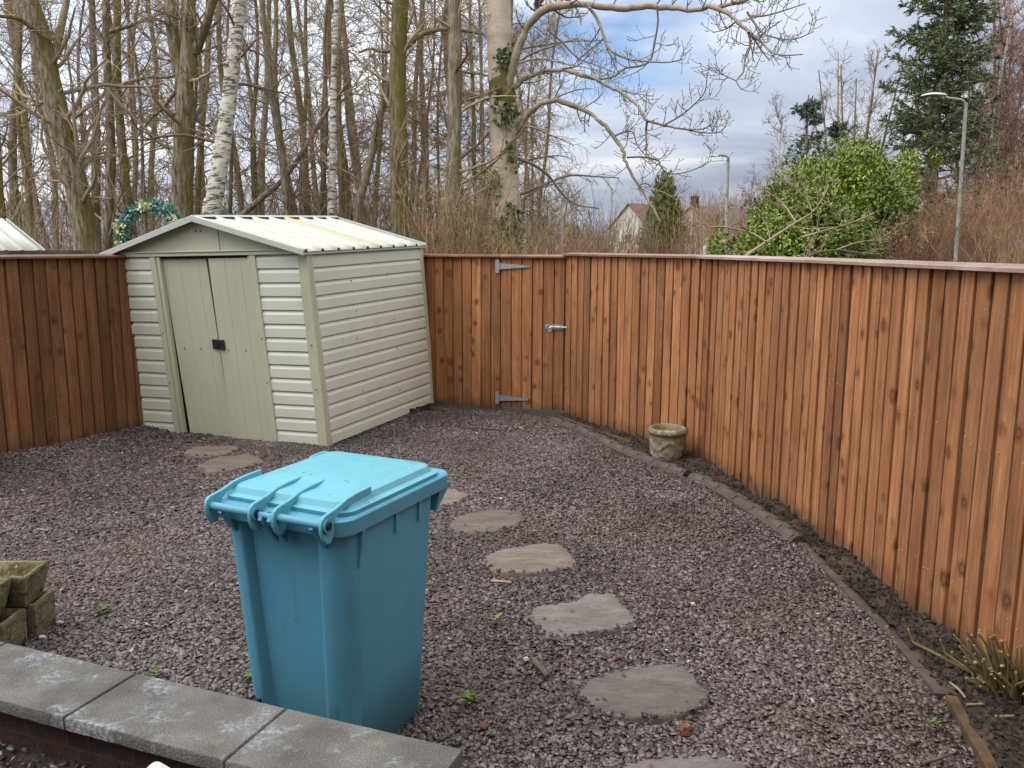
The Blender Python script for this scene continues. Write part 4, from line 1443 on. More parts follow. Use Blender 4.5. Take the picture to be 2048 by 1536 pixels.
# ------------------------------------------------------------------ wheelie bin
BANG = math.radians(-25.5)
BX, BY = BIN_C
wbin = empty('wheelie_bin', (BX, BY, 0.0), BANG)
tag(wbin, 'pale blue wheeled rubbish bin standing on the gravel behind the wall', 'wheelie bin')


def outline(hx, y0, y1, r, nw=0.0, nd=0.0, k=7):
    """rounded rectangle, counter-clockwise from the right of the hinge side; optional recessed panel on the hinge side"""
    P = []
    for cx, cy, a0 in ((hx - r, y0 + r, -90), (hx - r, y1 - r, 0), (-hx + r, y1 - r, 90), (-hx + r, y0 + r, 180)):
        for i in range(k + 1):
            a = math.radians(a0 + 90 * i / k)
            P.append((cx + r * math.cos(a), cy + r * math.sin(a)))
    P += [(-nw - 0.022, y0), (-nw - 0.016, y0 + nd * 0.15), (-nw, y0 + nd), (-nw * 0.3, y0 + nd * 1.02), (nw * 0.3, y0 + nd * 1.02), (nw, y0 + nd), (nw + 0.016, y0 + nd * 0.15), (nw + 0.022, y0)]
    return P


b = MB()
rings = []
for z, hx, y0, y1, nd in ((0.0, 0.232, -0.235, 0.25, 0.03), (0.012, 0.246, -0.25, 0.262, 0.034), (0.30, 0.256, -0.272, 0.285, 0.034), (0.62, 0.268, -0.295, 0.305, 0.034), (0.90, 0.279, -0.315, 0.325, 0.034), (0.935, 0.280, -0.318, 0.328, 0.034)):
    rings.append([(x, y, z) for x, y in outline(hx, y0, y1, 0.095, hx - 0.125, nd)])
b.loft(rings, True, True)
# shoulder under the front lip
b.hexa([(-0.27, 0.31, 0.84), (0.27, 0.31, 0.84), (0.27, 0.318, 0.84), (-0.27, 0.318, 0.84)], [(-0.292, 0.31, 0.945), (0.292, 0.31, 0.945), (0.292, 0.395, 0.945), (-0.292, 0.395, 0.945)])
body = b.build('body', M['bin'], wbin, 50)
b = MB()
rings = []
for z, hx, y0, y1 in ((0.928, 0.296, -0.332, 0.395), (0.930, 0.300, -0.338, 0.402), (0.982, 0.303, -0.342, 0.405), (0.988, 0.298, -0.337, 0.400), (0.988, 0.27, -0.30, 0.32)):
    rings.append([(x, y, z) for x, y in outline(hx, y0, y1, 0.075)])
b.loft(rings, True, True)
b.build('rim', M['bin'], wbin, 40)
b = MB()
for yy in (-0.225, 0.0, 0.16):
    h = 0.14 if yy < -0.2 else 0.075
    for sd in (1, -1):
        if yy < -0.2:
            b.hexa([(sd * 0.268, yy - 0.006, 0.928), (sd * 0.268, yy + 0.006, 0.928), (sd * 0.302, yy + 0.006, 0.928), (sd * 0.302, yy - 0.006, 0.928)][::sd],
                   [(sd * 0.262, yy - 0.004, 0.928 - h), (sd * 0.262, yy + 0.004, 0.928 - h), (sd * 0.277, yy + 0.004, 0.928 - h), (sd * 0.277, yy - 0.004, 0.928 - h)][::sd])
        else:
            b.box((sd * 0.279, yy, 0.928 - h / 2), (0.020, 0.016, h))
b.build('gusset', M['bin'], wbin, 40)
# lid
b = MB()
rings = []
for z, i_, r in ((0.989, 0.012, 0.07), (1.003, 0.008, 0.072), (1.006, 0.020, 0.065), (1.010, 0.030, 0.06), (1.030, 0.042, 0.055), (1.036, 0.058, 0.05)):
    rings.append([(x, y, z) for x, y in outline(0.293 - i_, -0.315 + i_, 0.36 - i_, r)])
for z, hx, y0, y1 in ((1.0375, 0.215, -0.17, 0.275), (1.0405, 0.208, -0.160, 0.268), (1.049, 0.186, -0.125, 0.246), (1.051, 0.172, -0.112, 0.23), (1.052, 0.08, -0.04, 0.12)):
    rings.append([(x, y, z) for x, y in outline(hx, y0, y1, 0.04)])
b.loft(rings, True, True)
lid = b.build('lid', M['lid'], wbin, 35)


def lug(x, w):  # fin that carries the pivot and runs up to the raised middle of the lid
    pr = [(-0.402, 0.985), (-0.396, 1.006), (-0.380, 1.018), (-0.355, 1.022), (-0.315, 1.028), (-0.26, 1.043), (-0.20, 1.050), (-0.115, 1.052), (-0.115, 1.030), (-0.30, 1.010), (-0.325, 0.992),
          (-0.330, 0.960), (-0.338, 0.935), (-0.352, 0.917), (-0.372, 0.917), (-0.390, 0.934), (-0.400, 0.96)]
    MB().hexa([(x - w / 2, y, z) for y, z in pr], [(x + w / 2, y, z) for y, z in pr]).build('hinge_arm', M['lid'], lid, 40, bevel=0.003)


for x in (-0.252, -0.052, 0.052, 0.252):
    lug(x, 0.013)
rod = MB()
rod.tube([(-0.262, -0.374, 0.983), (-0.05, -0.374, 0.983)], 0.0145, 16)
rod.tube([(0.05, -0.374, 0.983), (0.254, -0.374, 0.983)], 0.0145, 16)
rod.tube([(-0.05, -0.366, 0.978), (0.05, -0.366, 0.978)], 0.011, 12)
rod.build('grip_bar', M['bin'], wbin, 40)
for x in (-0.262, -0.046, 0.046, 0.260):
    p = MB()
    sg = 1
    p.tube([(x + 0.001, -0.374, 0.983), (x + 0.0065, -0.374, 0.983)], 0.022, 20)
    p.build('grip_collar', M['bin'], wbin, 40, bevel=0.002)
for x in (-0.040, 0.2665):
    MB().tube([(x, -0.374, 0.983), (x + 0.005, -0.374, 0.983)], 0.0135, 18).build('hinge_pin', M['black'], wbin, 40)
# brackets carrying the grip bar
for x in (-0.20, 0.20, -0.02, 0.02):
    b = MB()
    b.hexa([(x - 0.008, -0.385, 0.965), (x + 0.008, -0.385, 0.965), (x + 0.008, -0.30, 0.86), (x - 0.008, -0.30, 0.86)],
           [(x - 0.008, -0.375, 0.985), (x + 0.008, -0.375, 0.985), (x + 0.008, -0.30, 0.985), (x - 0.008, -0.30, 0.985)])
    b.build('grip_bracket', M['bin'], wbin, 40)
for sd in (-1, 1):
    h = MB()
    path = spline([(sd * 0.262, 0.195, 1.000), (sd * 0.270, 0.198, 1.014), (sd * 0.274, 0.225, 1.022), (sd * 0.274, 0.295, 1.022), (sd * 0.270, 0.322, 1.014), (sd * 0.262, 0.326, 1.000)] if sd < 0 else [(0.215, 0.235, 1.004), (0.222, 0.238, 1.016), (0.238, 0.243, 1.024), (0.250, 0.248, 1.020), (0.258, 0.25, 1.004)], 20)
    h.tube(path, 0.0075, 10)
    h.build('lid_handle', M['lid'], lid, 60)
# wheels and axle (behind the wall)
for sd in (-1, 1):
    w_ = MB()
    w_.tube([(sd * 0.165, -0.27, 0.10), (sd * 0.205, -0.27, 0.10)], 0.10, 28)
    ty = w_.build('wheel', M['black'], wbin, 40, bevel=0.008)
    MB().tube([(sd * 0.204, -0.27, 0.10), (sd * 0.21, -0.27, 0.10)], 0.06, 20).build('hub', M['lamp_grey'], ty, 40)
MB().tube([(-0.17, -0.27, 0.10), (0.17, -0.27, 0.10)], 0.01, 10).build('axle', M['zinc'], wbin)

# ------------------------------------------------------------------ low brick wall with concrete coping
CZ = 0.483
cd = np.array([-0.9347, 0.3554])
cn = np.array([-0.3554, -0.9347])
C0 = np.array([-0.131, 2.19])
mid = C0 + cd * 1.5 + cn * 0.15
wall = empty('garden_wall', (mid[0], mid[1], 0))
tag(wall, 'low brick retaining wall capped with grey concrete slabs', 'wall')


def cp(s, d, z):
    q = C0 + cd * s + cn * d
    return (q[0], q[1], z)


b = MB()
b.hexa([cp(0.03, 0.045, -0.05), cp(3.6, 0.045, -0.05), cp(3.6, 0.235, -0.05), cp(0.03, 0.235, -0.05)][::-1], [cp(0.03, 0.045, CZ - 0.040), cp(3.6, 0.045, CZ - 0.040), cp(3.6, 0.235, CZ - 0.040), cp(0.03, 0.235, CZ - 0.040)][::-1])
hold(b.build('brickwork', M['brick'], smooth=30), wall)
b = MB()
b.hexa([cp(0.02, 0.02, CZ - 0.038), cp(3.6, 0.02, CZ - 0.038), cp(3.6, 0.26, CZ - 0.038), cp(0.02, 0.26, CZ - 0.038)][::-1], [cp(0.02, 0.02, CZ - 0.012), cp(3.6, 0.02, CZ - 0.012), cp(3.6, 0.26, CZ - 0.012), cp(0.02, 0.26, CZ - 0.012)][::-1])
hold(b.build('mortar_bed', M['dark'], smooth=30), wall)
joints = [0.0, 0.602, 1.198, 1.80, 2.40, 3.0, 3.6]
for i in range(6):
    a, e = joints[i] + 0.004, joints[i + 1] - 0.004
    kx = 0.018 * (-1) ** i
    n = 24
    b = MB()
    top, bot = [], []
    # slightly uneven cut edges
    path = [(a + (e - a) * q / n, 0.0) for q in range(n + 1)] + [(e, 0.29 * q / 8) for q in range(1, 8)] + [(e - (e - a) * q / n, 0.29) for q in range(n + 1)] + [(a, 0.29 - 0.29 * q / 8) for q in range(1, 8)]
    tp, bt, ed = [], [], []
    for s, d in path:
        j = 0.0022 * fbm(s * 9, d * 9, i, 3.0, 3)
        dz = 0.0016 * fbm(s, d, i + 5, 6.0, 3)
        cs = (s - (a + e) / 2) / ((e - a) / 2)
        ed.append(cp(s, d + j, CZ - 0.005 + dz))
        bt.append(cp(s, d + j, CZ - 0.0395))
        tp.append(cp((a + e) / 2 + (s - (a + e) / 2) * 0.990, 0.145 + (d - 0.145) * 0.978, CZ + dz))
    b.loft([bt[::-1], ed[::-1], tp[::-1]], True, True, tint=rnd.random())
    hold(b.build('coping_slab', M['coping'], smooth=50), wall)

# ground on the near side of the wall is higher
V, F = grid_mesh(-4.5, 3.0, -4.0, 3.6, 90, 90, lambda x, y: 0.30 + 0.008 * fbm(x, y, 2, 2.0, 3),
                 lambda x, y: ((x - C0[0]) * cn[0] + (y - C0[1]) * cn[1]) > 0.15)
keep_end = V[F].mean(1)
F = F[((keep_end[:, 0] - C0[0]) * cd[0] + (keep_end[:, 1] - C0[1]) * cd[1]) > 0.04]
tag(link('near_path', np_mesh('near_path', V, [F], rng.random(len(F)) * 0.3), M['soil'], smooth=180), kind='structure')
npoly = [tuple(cp(0.3, 0.25, 0)[:2]), tuple(cp(3.6, 0.25, 0)[:2]), tuple(cp(3.6, 1.2, 0)[:2]), tuple(cp(0.3, 1.2, 0)[:2])]
tag(chips('slate_gravel', npoly, 900, 900, 0.026, 0, 0, M['slate'], lambda x, y: 0.302), 'dark slate chippings in shade on the near side of the wall', 'gravel', kind='stuff')

# white box whose corner just shows at the bottom edge
p = at(320, 1522, 1.72)
bx = MB()
rot = Matrix.Rotation(math.radians(20), 3, 'Z') @ Matrix.Rotation(math.radians(44), 3, 'Y') @ Matrix.Rotation(math.radians(12), 3, 'X')
cen = Vector(p) - rot @ Vector((-0.11, 0.0, 0.11)) * 0.93 if False else Vector((p[0], p[1], p[2] - 0.143))
bx.box(cen, (0.21, 0.045, 0.21), rot)
o = bx.build('white_panel', M['white_plastic'], smooth=40, bevel=0.018, seg=5)
hs = MB()
hs.tube([(cen.x, cen.y, cen.z - 0.10), (cen.x, cen.y + 0.0, 0.29)], 0.012, 12)
st = hs.build('stake', M['white_plastic'], o, 40)
tag(o, 'white plastic panel on a stake, its rounded corner poking up below the coping', 'panel')

# the garden's house, unseen, added behind the camera to shade bin and wall
hs_ = empty('added_shade_house', (-1.0, -2.2, 0.3))
tag(hs_, 'unseen brick house added behind the camera to shade the near side of the garden', 'house')
b = MB()
b.box((0, -2.0, 2.6), (13.0, 4.0, 5.2))
b.build('walls', M['brick'], hs_, 30)
r_ = MB()
r_.hexa([(-6.8, -4.3, 5.15), (6.8, -4.3, 5.15), (6.8, 0.35, 5.15), (-6.8, 0.35, 5.15)], [(-6.8, -2.05, 7.2), (6.8, -2.05, 7.2), (6.8, -1.95, 7.2), (-6.8, -1.95, 7.2)])
r_.build('roof', M['roof_grey'], hs_, 30)
for wx, wz, ww, wh in ((-3.2, 1.5, 1.6, 1.1), (2.9, 1.5, 1.6, 1.1), (-3.2, 4.0, 1.4, 1.1), (1.0, 4.0, 1.4, 1.1)):
    f = MB()
    for (xx, zz, sx_, sz_) in ((wx, wz + wh / 2, ww, 0.07), (wx, wz - wh / 2, ww, 0.07), (wx - ww / 2 + 0.035, wz, 0.07, wh - 0.075), (wx + ww / 2 - 0.035, wz, 0.07, wh - 0.075), (wx, wz, 0.06, wh - 0.075)):
        f.box((xx, 0.02, zz), (sx_, 0.09, sz_))
    fr = f.build('window', M['white_plastic'], hs_, 30)
    g_ = MB()
    g_.box((wx, 0.012, wz), (ww - 0.09, 0.03, wh - 0.09))
    g_.build('pane', M['glass'], fr, 30)

# ------------------------------------------------------------------ stone pot
pc = G(1334, 917)
prof = [(0.135, 0.0), (0.142, 0.02), (0.146, 0.06), (0.150, 0.13), (0.154, 0.20), (0.156, 0.222), (0.168, 0.230), (0.176, 0.242), (0.176, 0.256), (0.168, 0.270), (0.160, 0.280), (0.150, 0.282), (0.140, 0.274), (0.134, 0.25), (0.128, 0.215)]
KS = 96


def pot_wob(a, r, z):
    if 0.03 < z < 0.21 and r > 0.14:
        sw_ = 0.012 * max(0.0, 1 - abs(z - (0.13 + 0.035 * math.cos(4 * a))) / 0.022)
        return sw_ + 0.006 * max(0, math.sin(9 * a + z * 50)) * (1 if z < 0.1 else 0.4) + 0.003 * fbm(math.cos(a) * 2, math.sin(a) * 2, z * 20, 2, 3)
    if z > 0.225 and r > 0.16:
        return 0.003 * math.sin(30 * a)
    return 0.001 * math.sin(7 * a)


b = MB()
fine = []
for (r0, z0), (r1, z1) in zip(prof[:-1], prof[1:]):
    m = 5 if z1 < 0.21 and r1 > 0.14 else 1
    for q in range(m):
        fine.append((r0 + (r1 - r0) * q / m, z0 + (z1 - z0) * q / m))
fine.append(prof[-1])
b.lathe(fine, KS, (pc[0], pc[1], 0.02), pot_wob, cap0=True, cap1=True)
pot = b.build('stone_pot', M['stone_pot'], smooth=60)
tag(pot, 'round weathered stone plant pot with moulded swags against the fence', 'plant pot')

# ------------------------------------------------------------------ stone troughs
def trough(x1, y0, y1, z0, h, L, flare, label, rz=0.0):
    root = empty('stone_trough', (x1, (y0 + y1) / 2, z0), rz)
    tag(root, label, 'trough', 'stacked stone troughs')
    w = y1 - y0
    b = MB()

    def rect(e, z, n=10):
        P = []
        cs = [(-L - e, -w / 2 - e), (e, -w / 2 - e), (e, w / 2 + e), (-L - e, w / 2 + e)]
        for q in range(4):
            a, c = np.array(cs[q]), np.array(cs[(q + 1) % 4])
            for i in range(n):
                p = a + (c - a) * i / n
                d = 0.004 * fbm(p[0] * 3 + x1, p[1] * 3, z * 3 + y0, 6, 3)
                P.append((p[0] + d, p[1] + d, z + 0.004 * fbm(p[0], p[1], z, 9, 2)))
        return P
    rings = [rect(-0.004, 0.0), rect(0.0, 0.008), rect(flare * 0.5, h * 0.5), rect(flare, h - 0.008), rect(flare - 0.004, h), rect(flare - 0.022, h), rect(flare - 0.028, h - 0.008), rect(-0.03, h * 0.28)]
    b.loft(rings, True, True)
    o = b.build('basin', M['trough'], root, 40)
    f = MB()
    f.loft([rect(-0.022, h * 0.30), rect(-0.005, h * 0.45)], True, True)
    f.build('soil_fill', M['soil'], root, 40)
    return root


trough(-2.295, 3.815, 3.985, 0.0, 0.185, 0.55, 0.004, 'mossy stone trough at the bottom of the stack, standing furthest from the wall')
trough(-2.32, 3.60, 3.775, 0.0, 0.185, 0.55, 0.004, 'mossy stone trough at the bottom of the stack, standing nearest the wall')
trough(-2.315, 3.775, 3.925, 0.188, 0.165, 0.55, 0.034, 'mossy flared stone trough on top of the stack, open and nearly empty')
trough(-2.375, 3.555, 3.705, 0.188, 0.165, 0.55, 0.034, 'mossy flared stone trough on top of the stack holding a terracotta pot')
b = MB()
b.lathe([(0.035, 0.0), (0.048, 0.085), (0.056, 0.087), (0.057, 0.105), (0.050, 0.106), (0.044, 0.09), (0.032, 0.02)], 28, (-2.475, 3.63, 0.262), cap0=True, cap1=True)
tag(b.build('terracotta_pot', M['terracotta'], smooth=40), 'small terracotta pot inside the near upper trough', 'plant pot')

# ------------------------------------------------------------------ cut back shrub by the fence
root = empty('cut_shrub', (2.12, 3.33, 0.02))
tag(root, 'shrub cut back to short pale-ended stems beside the fence', 'shrub')
st, tips = MB(), MB()
for i in range(62):
    a = rnd.uniform(0, 2 * math.pi)
    rr = 0.10 * math.sqrt(rnd.random())
    bx_, by_ = 2.115 + rr * math.cos(a) * 0.7, 3.33 + rr * math.sin(a)
    Ls = rnd.uniform(0.10, 0.27)
    lean = rnd.uniform(0.0, 0.9)
    d = Vector((math.cos(a) * lean - 0.38, math.sin(a) * lean + 0.05, 0.9)).normalized()
    if bx_ + d.x * Ls > 2.16:
        d.x = -abs(d.x) * 0.4
        d.normalize()
    r_ = rnd.uniform(0.003, 0.0075)
    p0 = Vector((bx_, by_, 0.0))
    p1 = p0 + d * Ls * 0.5 + Vector((rnd.gauss(0, 0.018), rnd.gauss(0, 0.018), 0.015))
    p2 = p0 + d * Ls
    t_ = rnd.random()
    st.tube([p0, p1, p2], [r_ * 1.15, r_, r_ * 0.9], 6, tint=t_)
    dd = (p2 - p1).normalized()
    st.tube([p2 - dd * 0.005, p2 + dd * 0.002], r_ * 1.02, 6, tint=t_, mi=1)
for (p0, p1, r_) in ((Vector((2.07, 3.36, 0.05)), G(1830, 1278, 0.07), 0.0075), (Vector((2.06, 3.37, 0.04)), G(1895, 1300, 0.06), 0.005), (Vector((2.05, 3.35, 0.03)), G(1960, 1370, 0.03), 0.005)):
    p1 = Vector(p1)
    m_ = (p0 + p1) / 2 + Vector((0.01, -0.02, 0.0))
    tip = p1 + Vector((-0.015, 0.02, 0.05))
    st.tube([p0, m_, p1, tip], [r_ * 1.2, r_, r_ * 0.9, r_ * 0.6], 7, tint=0.8)
    st.tube([tip, tip + Vector((-0.002, 0.002, 0.01))], r_ * 0.62, 6, mi=1)
k = NT('olive_stem')
col = k.mix(k.noise(18, 4), (0.085, 0.066, 0.026), (0.155, 0.115, 0.048))
M['olive_stem'] = k.done(k.bright(col, k.math('ADD', k.tint(), 0.5)), 0.7, None, 0, 0, 0.3)
M['cut_end'] = pmat('fresh_cut_wood', (0.33, 0.25, 0.145), (0.25, 0.18, 0.10), 30, rough=0.8, bump=0)
hold(st.build('stems', [M['olive_stem'], M['cut_end']], smooth=60), root)

# ------------------------------------------------------------------ small litter on the ground
def stick(px0, px1, r, mat, label, cat='stick', z=0.03, group=None, k=6, name='stick'):
    a, c = G(*px0, z), G(*px1, z)
    m_ = (a + c) / 2 + np.array([0.004, -0.006, 0.004])
    b = MB()
    b.tube([a, m_, c], [r, r * 1.05, r * 0.8], k)
    tag(b.build(name, mat, smooth=60), label, cat, group)


stick((1073, 1322), (1100, 1352), 0.014, M['grey_stick'], 'weathered grey stick lying in the slate left of the large round stone')
stick((985, 1162), (1026, 1165), 0.008, M['pale_wood'], 'pale splinter of wood on the slate below the rippled stone', k=4)
stick((1905, 1358), (1936, 1388), 0.0055, M['cut_end'], 'yellow cut twig lying on the soil left of the cut shrub')
stick((1938, 1402), (1992, 1400), 0.005, M['cut_end'], 'thin yellow cut twig lying on the soil just below the cut shrub')
stick((1995, 1426), (2032, 1424), 0.006, M['cut_end'], 'short yellow cut twig on the dark soil at the lower right')
stick((1850, 1520), (1905, 1502), 0.006, M['grey_stick'], 'dark twig lying on the slate in the lower right corner')
stick((925, 856), (1015, 862), 0.006, M['membrane'], 'long dark twig on the gravel in front of the gate')
stick((76, 1066), (98, 1068), 0.006, M['pale_wood'], 'pale wood splinter on the gravel above the stone troughs', k=4)


def lump(px, s, mat, label, cat, z=0.025, name='brick_fragment', seed=1):
    c = G(*px, z)
    b = MB()
    ks, kr = 6, 5
    rings = []
    for i in range(1, kr):
        ph = math.pi * i / kr
        rings.append([(c[0] + s[0] * math.sin(ph) * math.cos(a) * (1 + 0.7 * fbm(math.cos(a), math.sin(a), ph + seed, 1.5, 3)),
                       c[1] + s[1] * math.sin(ph) * math.sin(a) * (1 + 0.7 * fbm(math.cos(a), math.sin(a), ph + seed + 5, 1.5, 3)),
                       c[2] - s[2] * math.cos(ph)) for a in np.arange(ks) * 2 * math.pi / ks])
    b.loft(rings, True, True)
    tag(b.build(name, mat, smooth=8), label, cat)


lump((1375, 1458), (0.030, 0.024, 0.026), M['red_brick'], 'broken piece of red brick in front of the large round stone', 'brick piece', seed=2)
lump((972, 1452), (0.028, 0.018, 0.012), M['red_brick'], 'flat chip of red brick on the slate right of the bin base', 'brick piece', seed=5)
lump((1245, 1312), (0.020, 0.014, 0.010), M['red_brick'], 'small reddish stone on the slate above the large round stone', 'stone', name='pebble', seed=8)
lump((88, 1282), (0.020, 0.014, 0.012), M['white_stone'], 'pale pebble beside the foot of the stone troughs', 'stone', name='pebble', seed=3, z=0.02)
lump((125, 1252), (0.022, 0.013, 0.010), M['white_stone'], 'larger pale pebble right of the stone troughs', 'stone', name='pebble', seed=4, z=0.02)
lump((1057, 1318), (0.016, 0.016, 0.010), M['white_stone'], 'pinkish pebble beside the grey stick', 'stone', name='pebble', seed=11)
lump((1390, 1205), (0.016, 0.013, 0.010), M['white_stone'], 'pinkish pebble on the slate right of the angular stone', 'stone', name='pebble', seed=12)


def leaves_mesh(C, D, L, W, up, fold=0.25):
    """folded leaves: base C, direction D, length L, half width W, up normals"""
    D = D / (np.linalg.norm(D, axis=1, keepdims=True) + 1e-9)
    S = np.cross(D, up)
    S /= np.linalg.norm(S, axis=1, keepdims=True) + 1e-9
    Nn = np.cross(S, D)
    L = L[:, None]
    W = W[:, None]
    p0 = C
    p1 = C + D * L * 0.5 + Nn * L * 0.04
    p2 = C + D * L - Nn * L * 0.06
    a = C + D * L * 0.38 + S * W + Nn * W * fold
    c = C + D * L * 0.38 - S * W + Nn * W * fold
    a2 = C + D * L * 0.75 + S * W * 0.7 + Nn * W * fold * 0.6
    c2 = C + D * L * 0.75 - S * W * 0.7 + Nn * W * fold * 0.6
    V = np.stack([p0, p1, p2, a, a2, c, c2], 1).reshape(-1, 3)
    b = (np.arange(len(C)) * 7)[:, None]
    F = np.concatenate([b + np.array([[0, 3, 4, 1]]), b + np.array([[0, 1, 6, 5]])])
    F3 = np.concatenate([b + np.array([[1, 4, 2]]), b + np.array([[1, 2, 6]])])
    return V, F, F3


def leaf_obj(name, C, D, L, W, up, mat, parent=None, tint=None, fold=0.25):
    V, F, F3 = leaves_mesh(C, D, L, W, up, fold)
    t = rng.random(len(C)) if tint is None else tint
    me = np_mesh(name, V, [F, F3], np.concatenate([t, t, t, t]))
    return link(name, me, mat, parent)


def weed(px, n, L, label, up=0.7):
    c = G(*px, 0.038)
    a = rng.uniform(0, 6.3, n)
    D = np.stack([np.cos(a), np.sin(a), rng.uniform(0.15, up, n)], 1)
    C = np.repeat(c[None], n, 0) + rng.normal(0, 0.012, (n, 3)) * np.array([1, 1, 0.2])
    o = leaf_obj('weed_tuft', C, D, L * rng.uniform(0.6, 1.2, n), L * 0.28 * rng.uniform(0.7, 1.1, n), np.repeat(np.array([[0.02, 0.01, 1.0]]), n, 0), M['weed'])
    tag(o, label, 'weed')


weed((944, 1398), 34, 0.040, 'low green weed tuft growing in the slate right of the bin')
weed((993, 1240), 9, 0.055, 'broad-leaved green sprig on the slate left of the angular stone')
weed((318, 1352), 22, 0.030, 'small green weed behind the coping left of the bin')
weed((505, 1356), 14, 0.028, 'tiny green weed close to the foot of the bin')
weed((1874, 1440), 26, 0.026, 'small tuft of green moss on the slate below the cut shrub')
weed((1402, 945), 14, 0.026, 'tiny bright weed on the soil right of the stone pot')
weed((215, 1225), 26, 0.036, 'yellowing weed on the slate right of the troughs')
nl_ = 260
xs_, ys_ = rng.uniform(-2.6, -0.9, nl_), rng.uniform(2.7, 3.9, nl_)
s_ = (xs_ - C0[0]) * cn[0] + (ys_ - C0[1]) * cn[1]
ok = (s_ < -0.02) & (s_ > -0.55 * rng.random(nl_))
C = np.stack([xs_[ok], ys_[ok], np.full(ok.sum(), 0.042)], 1)
a = rng.uniform(0, 6.3, len(C))
o = leaf_obj('leaf_litter', C, np.stack([np.cos(a), np.sin(a), rng.uniform(-0.1, 0.35, len(C))], 1), rng.uniform(0.03, 0.065, len(C)), rng.uniform(0.010, 0.02, len(C)), np.repeat(np.array([[0.1, 0.05, 1.0]]), len(C), 0), M['dead_leaf'])
tag(o, 'brown leaf litter and twigs gathered behind the coping', 'leaf litter', kind='stuff')

N_ = 420
yy_ = rng.uniform(2.6, 9.2, N_)
xx_ = rng.uniform(-0.62, 0.30, N_) * yy_
ok = inpoly(xx_, yy_, GRAVEL)
C = np.stack([xx_[ok], yy_[ok], np.full(ok.sum(), 0.034)], 1)
a = rng.uniform(0, 6.3, len(C))
o = leaf_obj('leaf_litter', C, np.stack([np.cos(a), np.sin(a), rng.uniform(-0.05, 0.25, len(C))], 1), rng.uniform(0.015, 0.045, len(C)), rng.uniform(0.003, 0.009, len(C)), np.repeat(np.array([[0.1, 0.05, 1.0]]), len(C), 0), M['dead_leaf'])
tag(o, 'scattered bits of brown leaf and twig on the slate', 'leaf litter', kind='stuff')

# ------------------------------------------------------------------ beyond the fence: helpers
GZ = -0.08


def P3(px, Y, dY=0.0, swing=0.0):
    n = len(px)
    out = []
    for i, p in enumerate(px):
        f = i / max(1, n - 1)
        out.append(at(p[0], p[1], Y + dY * f + swing * math.sin(f * 5.0)))
    return np.array(out)


def wr(w, Y):
    return w / 2 * Y / FPX


def resamp(pts, rads, n):
    Q = spline(np.column_stack([pts, rads]), n)
    return Q[:, :3], np.maximum(Q[:, 3], 0.002)


def px_trunk(px, ws, Y, top=None, n=26):
    """trunk traced at its own distance; carried down to the ground and up past the frame"""
    P = [at(x, y, Y) for x, y in px]
    R = [wr(w, Y) for w in ws]
    d = (P[0] - P[1])
    d = d / abs(d[2])
    P0 = P[0] + d * 0.55 * (P[0][2] - GZ)
    P0[2] = GZ - 0.05
    P = [P0] + P
    R = [R[0] * 1.25] + R
    if top:
        d = P[-1] - P[-2]
        d = d / abs(d[2])
        P.append(P[-1] + d * (top - P[-1][2]))
        R.append(R[-1] * 0.55)
    P, R = resamp(np.array(P), np.array(R), n)
    R = R * (1 + 0.05 * np.sin(np.arange(n) * 2.3 + px[0][0]))
    return P, R


def tree_obj(name, label, cat, trunk_sets, crown_sets, bark, twig, base, group=None):
    root = empty(name, (base[0], base[1], GZ))
    tag(root, label, cat, group)
    hold(tubes_obj('trunk', trunk_sets, M[bark]), root)
    if crown_sets:
        hold(tubes_obj('crown', crown_sets, M[twig]), root)
    return root


def grow(TP, TR, n1=16, t0=0.12, l1=0.26, n2=6, n3=4, up=0.05, ang=(40, 85), l2=0.5, l3=0.5, jit=0.14, rmin=0.004, n4=0, r1=0.24):
    a = sprout(TP, TR, n1, t0, 0.98, ang, l1, 9, up, r1, jit, 0.5, 0.35, rmin * 2)
    b = sprout(*a, n2, 0.15, 1.0, (30, 70), l2, 7, up * 0.7, 0.5, jit, 0.25, 0.4, rmin * 1.3)
    c = sprout(*b, n3, 0.1, 1.0, (25, 65), l3, 5, up * 0.4, 0.6, jit * 1.1, 0.18, 0.5, rmin)
    sets = [(a[0], a[1], 5), (b[0], b[1], 4), (c[0], c[1], 3)]
    if n4:
        e = sprout(*c, n4, 0.1, 1.0, (25, 65), 0.6, 4, 0.0, 0.7, jit * 1.2, 0.12, 0.6, rmin * 0.8)
        sets.append((e[0], e[1], 3))
    return sets


# ------------------------------------------------------------------ the trees one can tell apart
def simple_tree(name, label, cat, px, ws, Y, bark, twig, top, forks=(), gk=None, group=None, k=12):
    P, R = px_trunk(px, ws, Y, top)
    sets = [(P[None], R[None], k)]
    FP, FR = [], []
    for fpx, w0, w1, dY in forks:
        q = P3(fpx, Y, dY)
        fp, fr = resamp(q, np.linspace(wr(w0, Y), wr(w1, Y), len(q)), 16)
        FP.append(fp)
        FR.append(fr)
    crown = []
    g = dict(n1=16, t0=0.22, l1=0.22, n2=6, n3=4)
    g.update(gk or {})
    crown += grow(P[None], R[None], **g)
    if FP:
        FP, FR = np.array(FP), np.array(FR)
        sets.append((FP, FR, 9))
        crown += grow(FP, FR, **{**g, 'n1': max(5, g['n1'] // 3), 't0': 0.1, 'l1': g['l1'] * 1.5, 'r1': 0.3})
    return tree_obj(name, label, cat, sets, crown, bark, twig, P[0], group)


